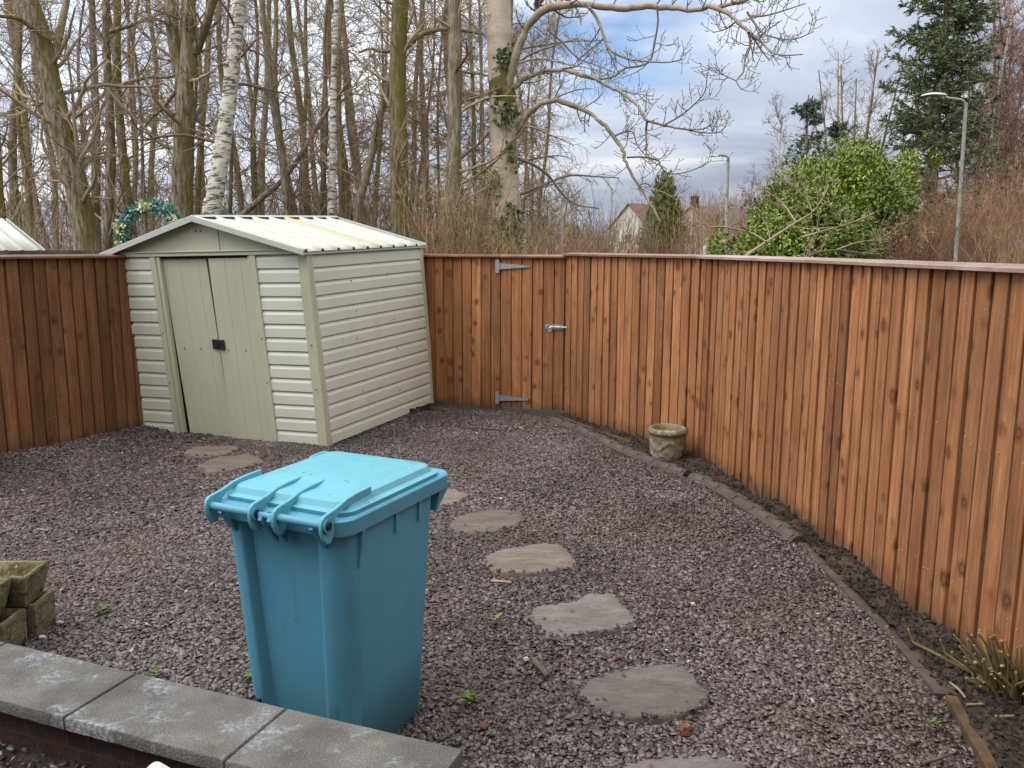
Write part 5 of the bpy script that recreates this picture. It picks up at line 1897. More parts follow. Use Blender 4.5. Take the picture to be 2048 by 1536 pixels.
simple_tree('bare_tree', 'thick bare tree leaning left, mossy on one side, rising behind the dark left fence', 'tree',
            [(172, 510), (158, 420), (140, 340), (118, 260), (100, 190), (84, 120), (70, 55), (52, 0)], [46, 45, 43, 42, 40, 38, 34, 28], 12.6, 'bark_brown', 'twig', 8.0,
            forks=[([(78, 90), (55, 50), (30, 12), (10, -20)], 26, 18, 0.4), ([(92, 160), (110, 90), (125, 20), (135, -40)], 18, 10, 0.5), ([(82, 75), (60, 65), (30, 45), (-10, 40)], 12, 6, -0.6)])
simple_tree('bare_tree', 'thick forked bare tree standing behind the front peak of the shed roof', 'tree',
            [(362, 440), (362, 360), (364, 280), (368, 210), (372, 150), (372, 80), (374, 0)], [44, 42, 40, 39, 37, 26, 22], 14.0, 'bark_brown', 'twig', 8.5,
            forks=[([(368, 190), (352, 140), (342, 90), (335, 30), (332, -40)], 27, 20, 0.3), ([(385, 110), (400, 70), (412, 35), (425, -30)], 20, 13, -0.3), ([(345, 190), (318, 225), (300, 240), (270, 280)], 8, 4, 0.5)])
simple_tree('birch_tree', 'large leaning silver birch with white bark right of the thick forked tree', 'tree',
            [(418, 450), (426, 400), (437, 330), (449, 240), (458, 160), (466, 80), (474, 0)], [36, 34, 33, 30, 28, 27, 25], 13.2, 'birch', 'twig_purple', 9.0, gk=dict(n1=12, l1=0.2, up=-0.03, t0=0.4))
simple_tree('birch_tree', 'thin straight silver birch behind the far end of the shed roof', 'tree',
            [(658, 460), (661, 380), (662, 300), (662, 200), (664, 100), (668, 0)], [14, 13.5, 13, 12, 11, 10], 15.0, 'birch', 'twig_purple', 9.0, gk=dict(n1=12, l1=0.16, up=-0.03))
simple_tree('bare_tree', 'dark ringed trunk with mossy collar between the thin birch and the big pale tree', 'tree',
            [(800, 480), (796, 420), (795, 330), (792, 240), (790, 160), (792, 80), (795, 0)], [38, 36, 35, 33, 32, 31, 30], 14.6, 'bark_moss', 'twig', 9.0,
            forks=[([(806, 95), (830, 75), (865, 62), (905, 60), (960, 68)], 12, 5, 0.5), ([(785, 100), (760, 105), (735, 100), (712, 108)], 8, 4, 0.5)], gk=dict(n1=14))
simple_tree('bare_tree', 'split grey-brown trunk just left of the big pale tree', 'tree',
            [(896, 480), (900, 420), (903, 340), (905, 250), (905, 160), (904, 80), (902, 0)], [30, 29, 28, 27, 28, 26, 24], 13.8, 'bark_grey', 'twig', 9.0, gk=dict(n1=10))
simple_tree('bare_tree', 'slim pale trunk leaning right beyond the far corner of the shed roof', 'tree',
            [(712, 440), (722, 380), (738, 320), (752, 250), (765, 200), (778, 150), (795, 100)], [17, 16, 15, 14, 13, 11, 9], 15.5, 'bark_grey', 'twig_tan', 6.0, gk=dict(n1=14, l1=0.3))
simple_tree('bare_tree', 'mossy green trunk close on the right of the thin silver birch', 'tree',
            [(684, 460), (680, 380), (676, 300), (672, 200), (672, 100), (676, 0)], [13, 12, 12, 11, 10, 9], 16.5, 'bark_moss', 'twig', 9.0, gk=dict(n1=12))
# a fallen bough propped across the stems
P, R = resamp(P3([(475, 440), (520, 400), (560, 365), (600, 310), (640, 240), (690, 170)], 16.0), np.array([wr(w, 16) for w in (13, 12, 11, 10, 8, 6)]), 24)
tree_obj('fallen_bough', 'dark bough slanting across the stems behind the shed roof', 'bough', [(P[None], R[None], 8)], grow(P[None], R[None], n1=9, l1=0.3, n2=4, n3=3), 'bark_grey', 'twig', P[0])
P, R = resamp(P3([(140, 245), (190, 205), (230, 180), (290, 160), (330, 160), (370, 150)], 15.0), np.array([wr(w, 15) for w in (10, 9, 8, 7, 6, 5)]), 20)
P2, R2 = resamp(P3([(215, 70), (260, 55), (300, 38), (330, 30)], 14.5), np.array([wr(w, 14.5) for w in (9, 8, 6, 4)]), 20)
tree_obj('fallen_bough', 'dark curved bough hanging between the leaning tree and the forked tree', 'bough', [(np.array([P, P2]), np.array([R, R2]), 7)], grow(np.array([P, P2]), np.array([R, R2]), n1=7, l1=0.3, n2=4, n3=3), 'bark_grey', 'twig', P[0])

# the big pale tree
YB = 14.0
P, R = px_trunk([(1014, 500), (1011, 440), (1007, 360), (1004, 290), (1002, 220), (998, 170), (994, 90), (990, 0)], [60, 58, 54, 52, 56, 50, 48, 46], YB, 9.5, 40)
LIMBS = [
    ([(1006, 178), (1016, 140), (1030, 95), (1046, 55), (1068, 26), (1105, 8), (1150, 3), (1200, 6), (1250, 9), (1300, 9), (1345, 10), (1378, 11), (1405, 6), (1430, 12), (1455, 27), (1475, 45), (1492, 62)], 17, 5, -1.6),
    ([(1024, 176), (1045, 156), (1072, 141), (1100, 134), (1130, 137), (1160, 146), (1190, 155), (1222, 174), (1258, 198), (1278, 222), (1290, 240)], 10, 4.5, -1.2),
    ([(1026, 268), (1040, 245), (1060, 222), (1085, 208), (1115, 203), (1150, 210), (1185, 228), (1212, 255), (1232, 285), (1246, 312), (1250, 335), (1272, 368), (1295, 405), (1318, 442)], 11.5, 4, -1.0),
]
SUBS = [
    ([(1068, 26), (1066, 10), (1070, -20)], 9, 7, 0.2, -0.1),
    ([(1490, 60), (1496, 85), (1485, 115), (1482, 140), (1468, 158), (1478, 175)], 4, 1.6, -1.6, -0.5),
    ([(1492, 62), (1515, 78), (1535, 98), (1560, 106), (1600, 104)], 5, 1.8, -1.6, -0.5),
    ([(1490, 58), (1505, 78), (1520, 100), (1535, 118)], 4, 1.6, -1.6, 0.2),
    ([(1430, 12), (1450, 6), (1490, -5), (1520, -20)], 7, 4, -1.2, -0.4),
    ([(1497, 30), (1530, 26), (1570, 14), (1605, 2)], 3.4, 1.6, -1.6, -0.4),
    ([(1488, 20), (1505, 45), (1520, 62), (1540, 70), (1580, 75), (1622, 58)], 3.6, 1.4, -1.6, -0.6),
    ([(1468, 38), (1445, 55), (1420, 62)], 3, 1.3, -1.5, 0.2),
    ([(1468, 158), (1440, 145), (1425, 132)], 2.4, 1.2, -2.0, 0.1),
    ([(1165, 6), (1185, 30), (1198, 60), (1212, 95), (1240, 112), (1280, 120), (1330, 122), (1360, 116)], 6.5, 2, -0.7, -0.6),
    ([(1308, 10), (1310, 45), (1303, 85), (1296, 118), (1275, 130), (1245, 135), (1222, 152), (1195, 157)], 3.2, 3.6, -1.0, 0.2),
    ([(1290, 240), (1288, 262), (1290, 290), (1288, 300)], 4.5, 2, -1.2, 0.1),
    ([(1292, 240), (1320, 247), (1360, 255), (1400, 255), (1420, 245)], 4.5, 1.8, -1.2, -0.4),
    ([(1325, 247), (1355, 230), (1385, 205), (1405, 180), (1410, 142)], 3.2, 1.4, -1.3, -0.4),
    ([(1360, 255), (1400, 262), (1430, 262), (1448, 250)], 2.4, 1.2, -1.4, -0.3),
    ([(1250, 313), (1280, 312), (1312, 318), (1318, 330), (1335, 345), (1375, 340), (1420, 318)], 3.6, 1.5, -1.0, -0.4),
    ([(1226, 270), (1245, 262), (1262, 263), (1272, 290), (1300, 320), (1330, 335)], 3.4, 1.4, -1.0, -0.3),
    ([(1275, 368), (1290, 365), (1310, 378), (1330, 385), (1352, 400)], 3, 1.3, -1.0, -0.3),
    ([(1120, 137), (1150, 130), (1175, 105), (1190, 90)], 3, 1.3, -0.8, 0.4),
    ([(1165, 148), (1200, 165), (1240, 180), (1300, 190)], 2.4, 1.2, -0.9, 0.3),
    ([(1035, 318), (1065, 330), (1095, 352), (1120, 385), (1150, 408), (1195, 415)], 7, 3, 0.5, 0.8),
    ([(1090, 60), (1120, 85), (1150, 115), (1190, 130), (1240, 150)], 3.2, 1.4, 0.4, 0.8),
]
LP, LR = [], []
for px, w0, w1, dY in LIMBS:
    q = P3(px, YB - 0.1, dY, 0.12)
    a, r_ = resamp(q, np.linspace(wr(w0, YB), wr(w1, YB - 1), len(q)) * (1 + 0.10 * np.sin(np.arange(len(q)) * 1.7) + 0.05 * np.sin(np.arange(len(q)) * 3.9)), 60)
    w_ = np.cumsum(rng.normal(0, 0.009, a.shape), 0)
    a = a + w_ - np.linspace(0, 1, len(a))[:, None] * w_[-1]
    LP.append(a)
    LR.append(r_)
SP, SR = [], []
for px, w0, w1, d0, d1 in SUBS:
    q = P3(px, YB - 0.1 + d0, d1, 0.06)
    a, r_ = resamp(q, np.linspace(wr(w0, YB), wr(w1, YB), len(q)), 18)
    r_ = r_ * (1 + 0.12 * (rng.random(18) < 0.25))
    SP.append(a)
    SR.append(r_)
LP, LR, SP, SR = np.array(LP), np.array(LR), np.array(SP), np.array(SR)
pop = empty('poplar_tree', (P[0][0], P[0][1], GZ))
tag(pop, 'big pale grey trunk with a moss collar and long arching limbs, tallest in the middle', 'tree')
hold(tubes_obj('trunk', [(P[None], R[None], 28)], M['poplar']), pop)
M['pop_limb'] = pmat('grey_limb_bark', (0.37, 0.295, 0.225), (0.25, 0.195, 0.145), 6, c3=(0.14, 0.125, 0.03), s3=3.5, lo=0.60, hi=0.70, rough=0.85, bump=0.5, bs=30, bd=0.02)
hold(tubes_obj('limbs', [(LP, LR, 12)], M['pop_limb']), pop)
M['pop_twig'] = pmat('pale_limb_bark', (0.27, 0.215, 0.165), (0.18, 0.14, 0.105), 5, rough=0.8, bump=0.2, tint=0.35)
ta = sprout(np.concatenate([LP[:, :, :]]), LR, 19, 0.14, 1.0, (45, 85), 0.13, 9, 0.07, 0.3, 0.10, 0.35, 0.55, 0.006)
tb_ = sprout(SP, SR, 9, 0.1, 1.0, (35, 80), 0.32, 8, 0.09, 0.5, 0.10, 0.25, 0.6, 0.005)
tc_ = sprout(np.concatenate([ta[0][:, ::1][:, :8], tb_[0]]), np.concatenate([ta[1][:, :8], tb_[1]]), 3, 0.25, 1.0, (35, 75), 0.5, 6, 0.12, 0.7, 0.12, 0.14, 0.7, 0.0045)
hold(tubes_obj('crown', [(SP, SR, 7), (*ta, 5), (*tb_, 5), (*tc_, 4)], M['pop_twig']), pop)
# buds at the twig ends
be = np.concatenate([ta[0], ], 0)
ends = np.stack([tc_[0][:, -1], tc_[0][:, -1] + (tc_[0][:, -1] - tc_[0][:, -2]) * 0.35], 1)
ends = np.concatenate([ends, np.stack([tb_[0][:, -1], tb_[0][:, -1] + (tb_[0][:, -1] - tb_[0][:, -2]) * 0.35], 1)])
mid_ = ends.mean(1, keepdims=True)
ends = np.concatenate([ends[:, :1], mid_, ends[:, 1:]], 1)
hold(tubes_obj('buds', [(ends, np.tile(np.array([[0.006, 0.011, 0.003]]), (len(ends), 1)), 4)], M['bark_brown']), pop)
# old branch stub
b = MB()
s0 = at(990, 178, YB - 0.21)
b.tube([s0 + np.array([0.02, 0.10, -0.12]), s0 + np.array([0, 0.0, -0.03]), s0 + np.array([-0.01, -0.05, 0.02])], [0.10, 0.085, 0.062], 16)
b.tube([s0 + np.array([-0.01, -0.048, 0.02]), s0 + np.array([-0.012, -0.056, 0.026])], [0.040, 0.036], 12, mi=1)
hold(b.build('branch_stub', [M['poplar'], M['dark']], smooth=60), pop)
# ivy on the trunk
n = 0
IC, ID, IU = [], [], []
for (zx, y0, y1, cnt, spread) in ((1.0, 90, 150, 40, 0.5), (0.3, 105, 135, 60, 0.6), (0.2, 210, 260, 80, 0.9), (0.6, 290, 345, 46, 0.6), (-0.9, 345, 400, 40, 0.7), (0.3, 400, 440, 30, 0.9), (-0.2, 435, 500, 190, 1.0), (0.7, 420, 500, 90, 0.8)):
    for _ in range(cnt):
        y = rnd.uniform(y0, y1)
        a_ = at(1005, y, YB)
        i = int(np.argmin(np.abs(P[:, 2] - a_[2])))
        th = -math.pi / 2 + (zx + rnd.gauss(0, spread * 0.5)) * 0.9
        nn = np.array([math.cos(th), math.sin(th), 0])
        f = np.clip((a_[2] - P[i, 2]) / (P[min(i + 1, 39), 2] - P[i, 2] + 1e-6), -1, 1)
        c = P[i] + (P[min(i + 1, 39)] - P[i]) * f
        IC.append(c + nn * (R[i] + 0.01 + 0.02 * rnd.random()))
        ID.append(np.array([rnd.gauss(0, 0.6), rnd.gauss(0, 0.3), rnd.uniform(-1, 0.3)]) + nn * 0.35)
        IU.append(nn)
IC, ID, IU = np.array(IC), np.array(ID), np.array(IU)
hold(leaf_obj('ivy', IC, ID, rng.uniform(0.05, 0.10, len(IC)), rng.uniform(0.022, 0.04, len(IC)), IU, M['ivy']), pop)

# ------------------------------------------------------------------ the crowd of slim trees
VAR = []


def variant(seed, h, r, bark, twig, n1, l1, up, lean, n3=4, multi=1, t0=0.10):
    global rng
    keep = rng
    rng = np.random.default_rng(seed)
    TP, TR = [], []
    for m_ in range(multi):
        n = 18
        z = np.linspace(-0.1, h * (1 - 0.12 * m_), n)
        ph = rng.uniform(0, 6, 4)
        sp = 0.0 if multi == 1 else 0.22
        x = lean[0] * z / h + 0.10 * np.sin(z * 0.55 + ph[0]) + 0.05 * np.sin(z * 1.5 + ph[1]) + sp * math.cos(m_ * 2.2) * (0.3 + z * 0.35)
        y = lean[1] * z / h + 0.10 * np.sin(z * 0.5 + ph[2]) + 0.05 * np.sin(z * 1.4 + ph[3]) + sp * math.sin(m_ * 2.2) * (0.3 + z * 0.35)
        TP.append(np.stack([x, y, z], 1))
        TR.append(0.78 * r * (1 - 0.8 * z / h) * (1 + 0.25 * np.exp(-np.maximum(z, 0) * 3)) + 0.004)
    TP, TR = np.array(TP), np.array(TR)
    root = empty('bare_tree', (0, 0, 0))
    tr = tubes_obj('trunk', [(TP, TR, 9)], M[bark], root)
    cr = tubes_obj('crown', grow(TP, TR, n1=n1, t0=t0, l1=l1, n2=7, n3=n3 + 1, up=up, ang=(30, 75), jit=0.17), M[twig], root)
    rng = keep
    return [root, tr, cr, False]


def place(v, x, y, s, rz, label, group, cat='tree', name=None, zs=1.0):
    if not v[3]:
        root, v[3] = v[0], True
    else:
        root = v[0].copy()
        COL.objects.link(root)
        for ch in (v[1], v[2]):
            c = ch.copy()
            COL.objects.link(c)
            c.parent = root
    root.location = (x, y, GZ)
    root.rotation_euler = (0, 0, rz)
    root.scale = (s, s, s * zs)
    tag(root, label, cat, group)
    return root


V_ = [variant(1, 11, 0.13, 'bark_grey', 'twig', 30, 0.20, 0.05, (0.5, 0.1)),
      variant(2, 12, 0.11, 'bark_moss', 'twig', 30, 0.17, 0.03, (-0.3, 0.2)),
      variant(3, 10, 0.10, 'bark_brown', 'twig', 28, 0.22, 0.06, (0.2, 0.4)),
      variant(4, 11, 0.09, 'bark_moss', 'twig', 30, 0.2, 0.08, (0.8, -0.2)),
      variant(5, 9, 0.075, 'bark_grey', 'twig', 34, 0.22, 0.02, (-0.7, 0.1)),
      variant(6, 10, 0.085, 'bark_brown', 'twig', 32, 0.2, -0.02, (0.1, 0.0), multi=2),
      variant(7, 7, 0.045, 'bark_grey', 'twig_tan', 40, 0.26, 0.02, (0.3, 0.1), multi=2, t0=0.05)]
KIND = ['slim grey-barked', 'slim mossy-barked', 'slim brown-barked', 'curving mossy-barked', 'thin grey-barked leaning', 'twin-stemmed brown', 'spindly twin-stemmed']
ZONES = [(-60, 60, 'at the left edge of the wood'), (60, 215, 'around the thick leaning tree'), (215, 335, 'between the leaning tree and the forked tree'), (335, 480, 'around the big silver birch'),
         (480, 640, 'between the two silver birches'), (640, 790, 'behind the far end of the shed roof'), (790, 985, 'left of the big pale tree'), (985, 1300, 'right behind the big pale tree')]
spots = [
    # px, Y, variant, scale
    (14, 14.5, 1, 1.0), (36, 17, 0, 1.1), (70, 19, 1, 1.0), (62, 15.6, 3, 0.9), (90, 23, 2, 1.1), (120, 27, 0, 1.2), (-20, 16, 2, 1.0), (-45, 20, 0, 1.2), 
    (150, 18, 4, 1.0), (205, 17, 0, 1.0), (222, 15.2, 2, 1.15), (248, 16.2, 1, 1.15), (262, 21, 5, 1.1), (285, 18.5, 4, 1.1), (300, 24, 1, 1.2), (318, 17, 6, 1.2),
    (395, 19, 1, 1.0), (408, 26, 0, 1.3), (345, 22, 3, 1.1), (470, 17.5, 4, 0.9), (486, 22, 1, 1.1),
    (508, 18, 2, 0.95), (528, 25, 0, 1.2), (548, 19.5, 3, 1.0), (572, 15.8, 0, 0.95), (586, 17.2, 1, 0.9), (604, 23, 5, 1.2), (622, 19, 1, 1.1), (640, 27, 2, 1.3), (632, 16.2, 4, 1.0), 
    (652, 20, 2, 1.0), (700, 18.5, 1, 1.0), (716, 24, 0, 1.2), (735, 20.5, 5, 1.0), (752, 17.5, 6, 1.1), 
    (815, 22, 2, 1.1), (835, 18, 6, 1.1), (855, 27, 0, 1.3), (872, 19.5, 4, 1.0), (925, 21, 1, 1.1), (945, 17.5, 6, 1.1), (960, 25, 5, 1.2), (980, 19, 3, 0.9),
    (1040, 27, 6, 1.5), (1075, 31, 5, 1.2), (1010, 22, 6, 1.2),
]
for i, (px, Y, v, s) in enumerate(spots):
    x = at(px, 491, Y)[0]
    zone = next((z[2] for z in ZONES if z[0] <= px < z[1]), 'in the wood')
    place(V_[v], x, Y, s * rnd.uniform(0.93, 1.07), rnd.uniform(0, 6.28), '%s bare tree %s, %s' % (KIND[v], zone, 'near' if Y < 18 else 'deeper' if Y < 24 else 'far'), 'slim trees crowding the wood')

# a weeping birch behind the big pale tree, its fine twigs hanging to the right
n = 20
z = np.linspace(-0.1, 12, n)
TP = np.stack([at(1012, 491, 18.5)[0] + 0.05 * np.sin(z), 18.5 + 0.06 * np.sin(z * 0.8), z], 1)[None]
TR = (0.15 * (1 - 0.8 * z / 12) + 0.01)[None]
a = sprout(TP, TR, 30, 0.2, 0.95, (45, 75), 0.30, 14, -0.045, 0.3, 0.06, 1.5, 0.25, 0.012)
b_ = sprout(*a, 10, 0.15, 1.0, (25, 60), 0.42, 10, -0.14, 0.4, 0.08, 0.5, 0.4, 0.006)
c_ = sprout(*b_, 5, 0.1, 1.0, (20, 55), 0.45, 7, -0.12, 0.6, 0.10, 0.25, 0.5, 0.0042)
tree_obj('birch_tree', 'weeping birch behind the big pale trunk with fine hanging twigs', 'tree', [(TP, TR, 10)], [(*a, 5), (*b_, 4), (*c_, 3)], 'bark_grey', 'twig', TP[0, 0])


# ------------------------------------------------------------------ thickets
def thicket(name, label, cat, px0, px1, Y0, Y1, n, hpx, mat, group=None, r=0.007, fan=0.35, n2=5, curve=0.05, name_part='stems', n3=0):
    """upright stems between two picture columns, topping out near hpx"""
    PX = rng.uniform(px0, px1, n)
    Y = rng.uniform(Y0, Y1, n)
    x = np.array([at(p, 491, y)[0] for p, y in zip(PX, Y)])
    m = 9
    H = np.array([at(1024, hpx, y)[2] for y in Y]) * rng.uniform(0.6, 1.05, n)
    cxm = x.mean()
    wd = max(0.3, (x.max() - x.min()) / 2)
    dx = (x - cxm) / wd * fan * 0.6 + rng.normal(0, fan * 0.5, n)
    dy = rng.normal(0, fan * 0.35, n)
    f = np.linspace(0, 1, m)[None]
    bx = x[:, None] - dx[:, None] * 0.35 + dx[:, None] * H[:, None] * 0.35 * f ** 1.3 + rng.normal(0, curve, (n, 1)) * np.sin(f * 3.1) + np.cumsum(rng.normal(0, 0.018, (n, m)), 1)
    by = Y[:, None] + dy[:, None] * H[:, None] * 0.3 * f ** 1.3 + np.cumsum(rng.normal(0, 0.018, (n, m)), 1)
    bz = GZ + (H[:, None] - GZ) * f
    P = np.stack([bx, by, bz], -1)
    R = r * rng.uniform(0.6, 1.4, (n, 1)) * np.linspace(1.2, 0.45, m)[None]
    sets = [(P, R, 4)]
    if n2:
        a = sprout(P, R, n2, 0.25, 1.0, (20, 60), 0.30, 6, 0.06, 0.65, 0.12, 0.2, 0.5, 0.0035)
        sets.append((*a, 3))
        if n3:
            e = sprout(*a, n3, 0.1, 1.0, (20, 60), 0.5, 5, 0.04, 0.7, 0.13, 0.12, 0.6, 0.003)
            sets.append((*e, 3))
    o = tubes_obj(name, sets, M[mat])
    tag(o, label, cat, group)
    return o


TG = 'bare thickets beyond the fence'
thicket('bare_shrub', 'tan whippy shrub just right of the shed roof corner', 'shrub', 825, 885, 11.6, 13.0, 46, 330, 'twig_tan', TG, fan=0.6, curve=0.16, n2=7, n3=3)
thicket('bare_shrub', 'tan whippy shrub under the split grey-brown trunk', 'shrub', 875, 945, 11.2, 12.8, 52, 345, 'twig_tan', TG, fan=0.6, curve=0.16, n2=7, n3=3)
thicket('bare_shrub', 'tan whippy shrub against the left side of the big pale trunk', 'shrub', 935, 1000, 11.4, 13.0, 50, 370, 'twig_tan', TG, fan=0.6, curve=0.16, n2=7, n3=3)
thicket('bare_shrub', 'low tan shrub in front of the big pale trunk above the gate', 'shrub', 990, 1075, 10.6, 12.4, 50, 440, 'twig_tan', TG, fan=0.8, curve=0.14, n2=8, n3=3)
thicket('bare_shrub', 'tangled brown shrub between the big pale trunk and the thin grey pole', 'shrub', 1050, 1130, 12.5, 15.5, 50, 420, 'twig', TG, fan=0.9, curve=0.2, n2=8, n3=3)
thicket('bare_shrub', 'rusty red stems right of the thin grey pole above the fence', 'shrub', 1122, 1168, 11.5, 13.0, 60, 470, 'twig_rust', TG)
thicket('bare_shrub', 'yellow-tan thin stemmed shrub in front of the house with the red roof', 'shrub', 1150, 1250, 11.5, 14.5, 100, 445, 'twig_tan', TG, fan=0.8, curve=0.14, n2=7, n3=3)
thicket('bare_shrub', 'brown twiggy shrub left of the house with the red roof', 'shrub', 1130, 1215, 16, 19, 56, 410, 'twig', TG, n3=2)
thicket('bare_shrub', 'red stemmed shrub below the green cypress', 'shrub', 1270, 1350, 11.5, 13.0, 70, 468, 'twig_red', TG)
thicket('bare_shrub', 'tan shrub in front of the white house with the grey roof', 'shrub', 1330, 1430, 11.5, 15.0, 40, 468, 'twig_tan', TG, n3=1)
thicket('bare_shrub', 'brown shrub under the tips of the long drooping limb', 'shrub', 1235, 1345, 14, 18, 36, 440, 'twig', TG, n3=2)
thicket('bare_shrub', 'tangled thin saplings across the front of the house with the red roof', 'shrub', 1195, 1310, 21, 30, 95, 396, 'twig', TG, n3=2)
thicket('bare_shrub', 'tangled tan saplings across the front of the house with the chimney', 'shrub', 1330, 1450, 20, 30, 95, 404, 'twig_tan', TG, n3=2)
thicket('bare_shrub', 'rusty brown scrub between the big pale trunk and the red-roofed house', 'shrub', 1060, 1220, 18, 26, 80, 430, 'twig_rust', TG, n3=2)
thicket('bare_shrub', 'tan tangled scrub at the foot of the near street lamp', 'shrub', 1840, 1990, 19.5, 24.0, 90, 400, 'twig_tan', TG, fan=1.3, curve=0.3, n2=9, n3=3)
thicket('bare_shrub', 'dark red dogwood stems right of the laurel bush', 'shrub', 1785, 1870, 9.6, 11.2, 150, 445, 'twig_red', TG, fan=0.6)
thicket('bare_shrub', 'rusty twiggy shrub between the laurel and the near street lamp', 'shrub', 1800, 1925, 19.0, 22.0, 120, 365, 'twig_rust', TG, fan=1.2, curve=0.28, n2=9, n3=3)
thicket('bare_shrub', 'rusty twiggy shrub right of the near street lamp', 'shrub', 1905, 2030, 18.6, 21.5, 150, 350, 'twig_rust', TG, fan=1.2, curve=0.28, n2=9, n3=3)
thicket('bare_shrub', 'tan tangled shrub at the right edge above the fence', 'shrub', 1950, 2070, 8.6, 10.6, 50, 462, 'twig_tan', TG, fan=1.2, curve=0.2, n2=8, n3=3)
thicket('bare_shrub', 'rusty shrub at the far right edge', 'shrub', 2010, 2130, 16, 19.0, 120, 320, 'twig_rust', TG, fan=1.0, curve=0.28, n2=9, n3=3)
thicket('bare_shrub', 'thin brown saplings behind the dark left fence', 'shrub', 20, 130, 12.5, 15.5, 46, 380, 'twig', TG, n3=2)
thicket('bare_shrub', 'thin brown saplings behind the floral hoop', 'shrub', 215, 345, 14.0, 17.0, 50, 360, 'twig', TG, n3=2)
thicket('bare_shrub', 'thin brown saplings behind the ridge of the shed', 'shrub', 480, 620, 15, 19, 50, 380, 'twig', TG, n3=2)
thicket('bare_shrub', 'thin brown saplings behind the far eave of the shed', 'shrub', 690, 810, 14, 17, 54, 350, 'twig', TG, n3=2)
for (a0, a1, y0, y1, hp, n, mt, lb) in ((-80, 1010, 40, 70, 375, 520, 'twig_purple', 'purple-brown mass of far woodland behind the slim trees'),
                                        (1330, 1620, 85, 120, 385, 420, 'twig_rust', 'rusty brown line of far bare trees behind the second street lamp'),
                                        (1000, 1330, 120, 160, 440, 420, 'twig_purple', 'dull line of far bare trees behind the houses')):
    o = thicket('far_wood', lb, None, a0, a1, y0, y1, n, hp, mt, r=0.035, fan=0.7, n2=8, curve=0.3, n3=2)
    o['kind'] = 'stuff'
    if 'category' in o:
        del o['category']

# pale sapling leaning in front of the laurel
SPX = [([(1450, 545), (1490, 508), (1545, 470), (1590, 440), (1622, 420), (1640, 395), (1652, 370)], 7, 2),
       ([(1530, 480), (1500, 462), (1440, 450), (1400, 452), (1360, 440)], 4, 1.5),
       ([(1590, 440), (1560, 400), (1530, 380), (1500, 370)], 3.5, 1.5),
       ([(1560, 545), (1620, 505), (1670, 495), (1720, 500), (1760, 490)], 5, 1.8),
       ([(1670, 495), (1710, 480), (1760, 470), (1800, 440)], 3.5, 1.4),
       ([(1600, 470), (1650, 455), (1700, 440), (1745, 420)], 3.5, 1.4),
       ([(1622, 420), (1610, 390), (1580, 365), (1570, 340)], 3, 1.3)]
SP2 = np.array([resamp(P3(p, 10.4, 0.5, 0.1), np.full(len(p), 0.01), 16)[0] for p, a, c in SPX])
SR2 = np.array([np.linspace(wr(a, 10.4), wr(c, 10.4), 16) for p, a, c in SPX])
a = sprout(SP2, SR2, 12, 0.1, 1.0, (25, 65), 0.33, 8, 0.05, 0.55, 0.11, 0.2, 0.5, 0.004)
b_ = sprout(*a, 4, 0.15, 1.0, (25, 60), 0.5, 6, 0.04, 0.65, 0.11, 0.12, 0.5, 0.0032)
base = np.array([SP2[0, 0], SP2[3, 0]])
legs = np.stack([base + np.array([[0, 0, 0]]), base * np.array([[1, 1, 0]]) + np.array([[-0.1, 0, GZ]])], 1)
legs = np.stack([legs[:, 0], legs.mean(1), legs[:, 1]], 1)
tree_obj('sapling', 'pale leafless sapling with crooked branches in front of the laurel bush', 'tree', [(SP2, SR2, 7), (legs, np.full((2, 3), 0.025), 7)], [(*a, 4), (*b_, 3)], 'twig_pale', 'twig_pale', legs[0, 2])


# ------------------------------------------------------------------ laurel, spruces, cypress
def lobes(specs, n, seed):
    """points near the surface of overlapping lumpy lobes with their outward direction"""
    r_ = np.random.default_rng(seed)
    C, D = [], []
    vol = np.array([s[3] * s[5] for s in specs])
    cnt = (n * vol / vol.sum()).astype(int)
    for s, c in zip(specs, cnt):
        cx, cy, cz, rx, ry, rz = s
        d = r_.normal(size=(c * 2, 3))
        d /= np.linalg.norm(d, axis=1, keepdims=True)
        d = d[d[:, 2] > -0.55][:c]
        lump = np.array([fbm(p[0] * 2 + cx, p[1] * 2 + cy, p[2] * 2 + cz, 1.3, 3) for p in d])
        dep = 1 - np.abs(r_.normal(0, 0.20, len(d)))
        rad = (1 + 0.30 * lump) * dep
        C.append(np.stack([cx + rx * d[:, 0] * rad, cy + ry * d[:, 1] * rad, cz + rz * d[:, 2] * rad], 1))
        D.append(d)
    return np.concatenate(C), np.concatenate(D)


def bush_px(px, py, rpx, rpy, Y):
    c = at(px, py, Y)
    return (c[0], Y, c[2], rpx * Y / FPX, rpx * Y / FPX * 0.8, rpy * Y / FPX)


LY = 15.0
specs = [bush_px(1690, 372, 100, 96, LY), bush_px(1620, 405, 100, 82, LY - 0.3), bush_px(1560, 455, 105, 75, LY - 0.4), bush_px(1500, 490, 80, 55, LY - 0.3), bush_px(1730, 425, 90, 90, LY - 0.5),
         bush_px(1660, 470, 110, 90, LY - 0.9), bush_px(1765, 385, 62, 60, LY + 0.5), bush_px(1750, 500, 80, 60, LY - 0.7), bush_px(1590, 520, 100, 60, LY - 0.8), bush_px(1470, 520, 70, 45, LY), bush_px(1838, 322, 40, 34, LY + 1.5)]
C, D = lobes(specs, 62000, 5)
kp = C[:, 2] > GZ + 0.1
C, D = C[kp], D[kp]
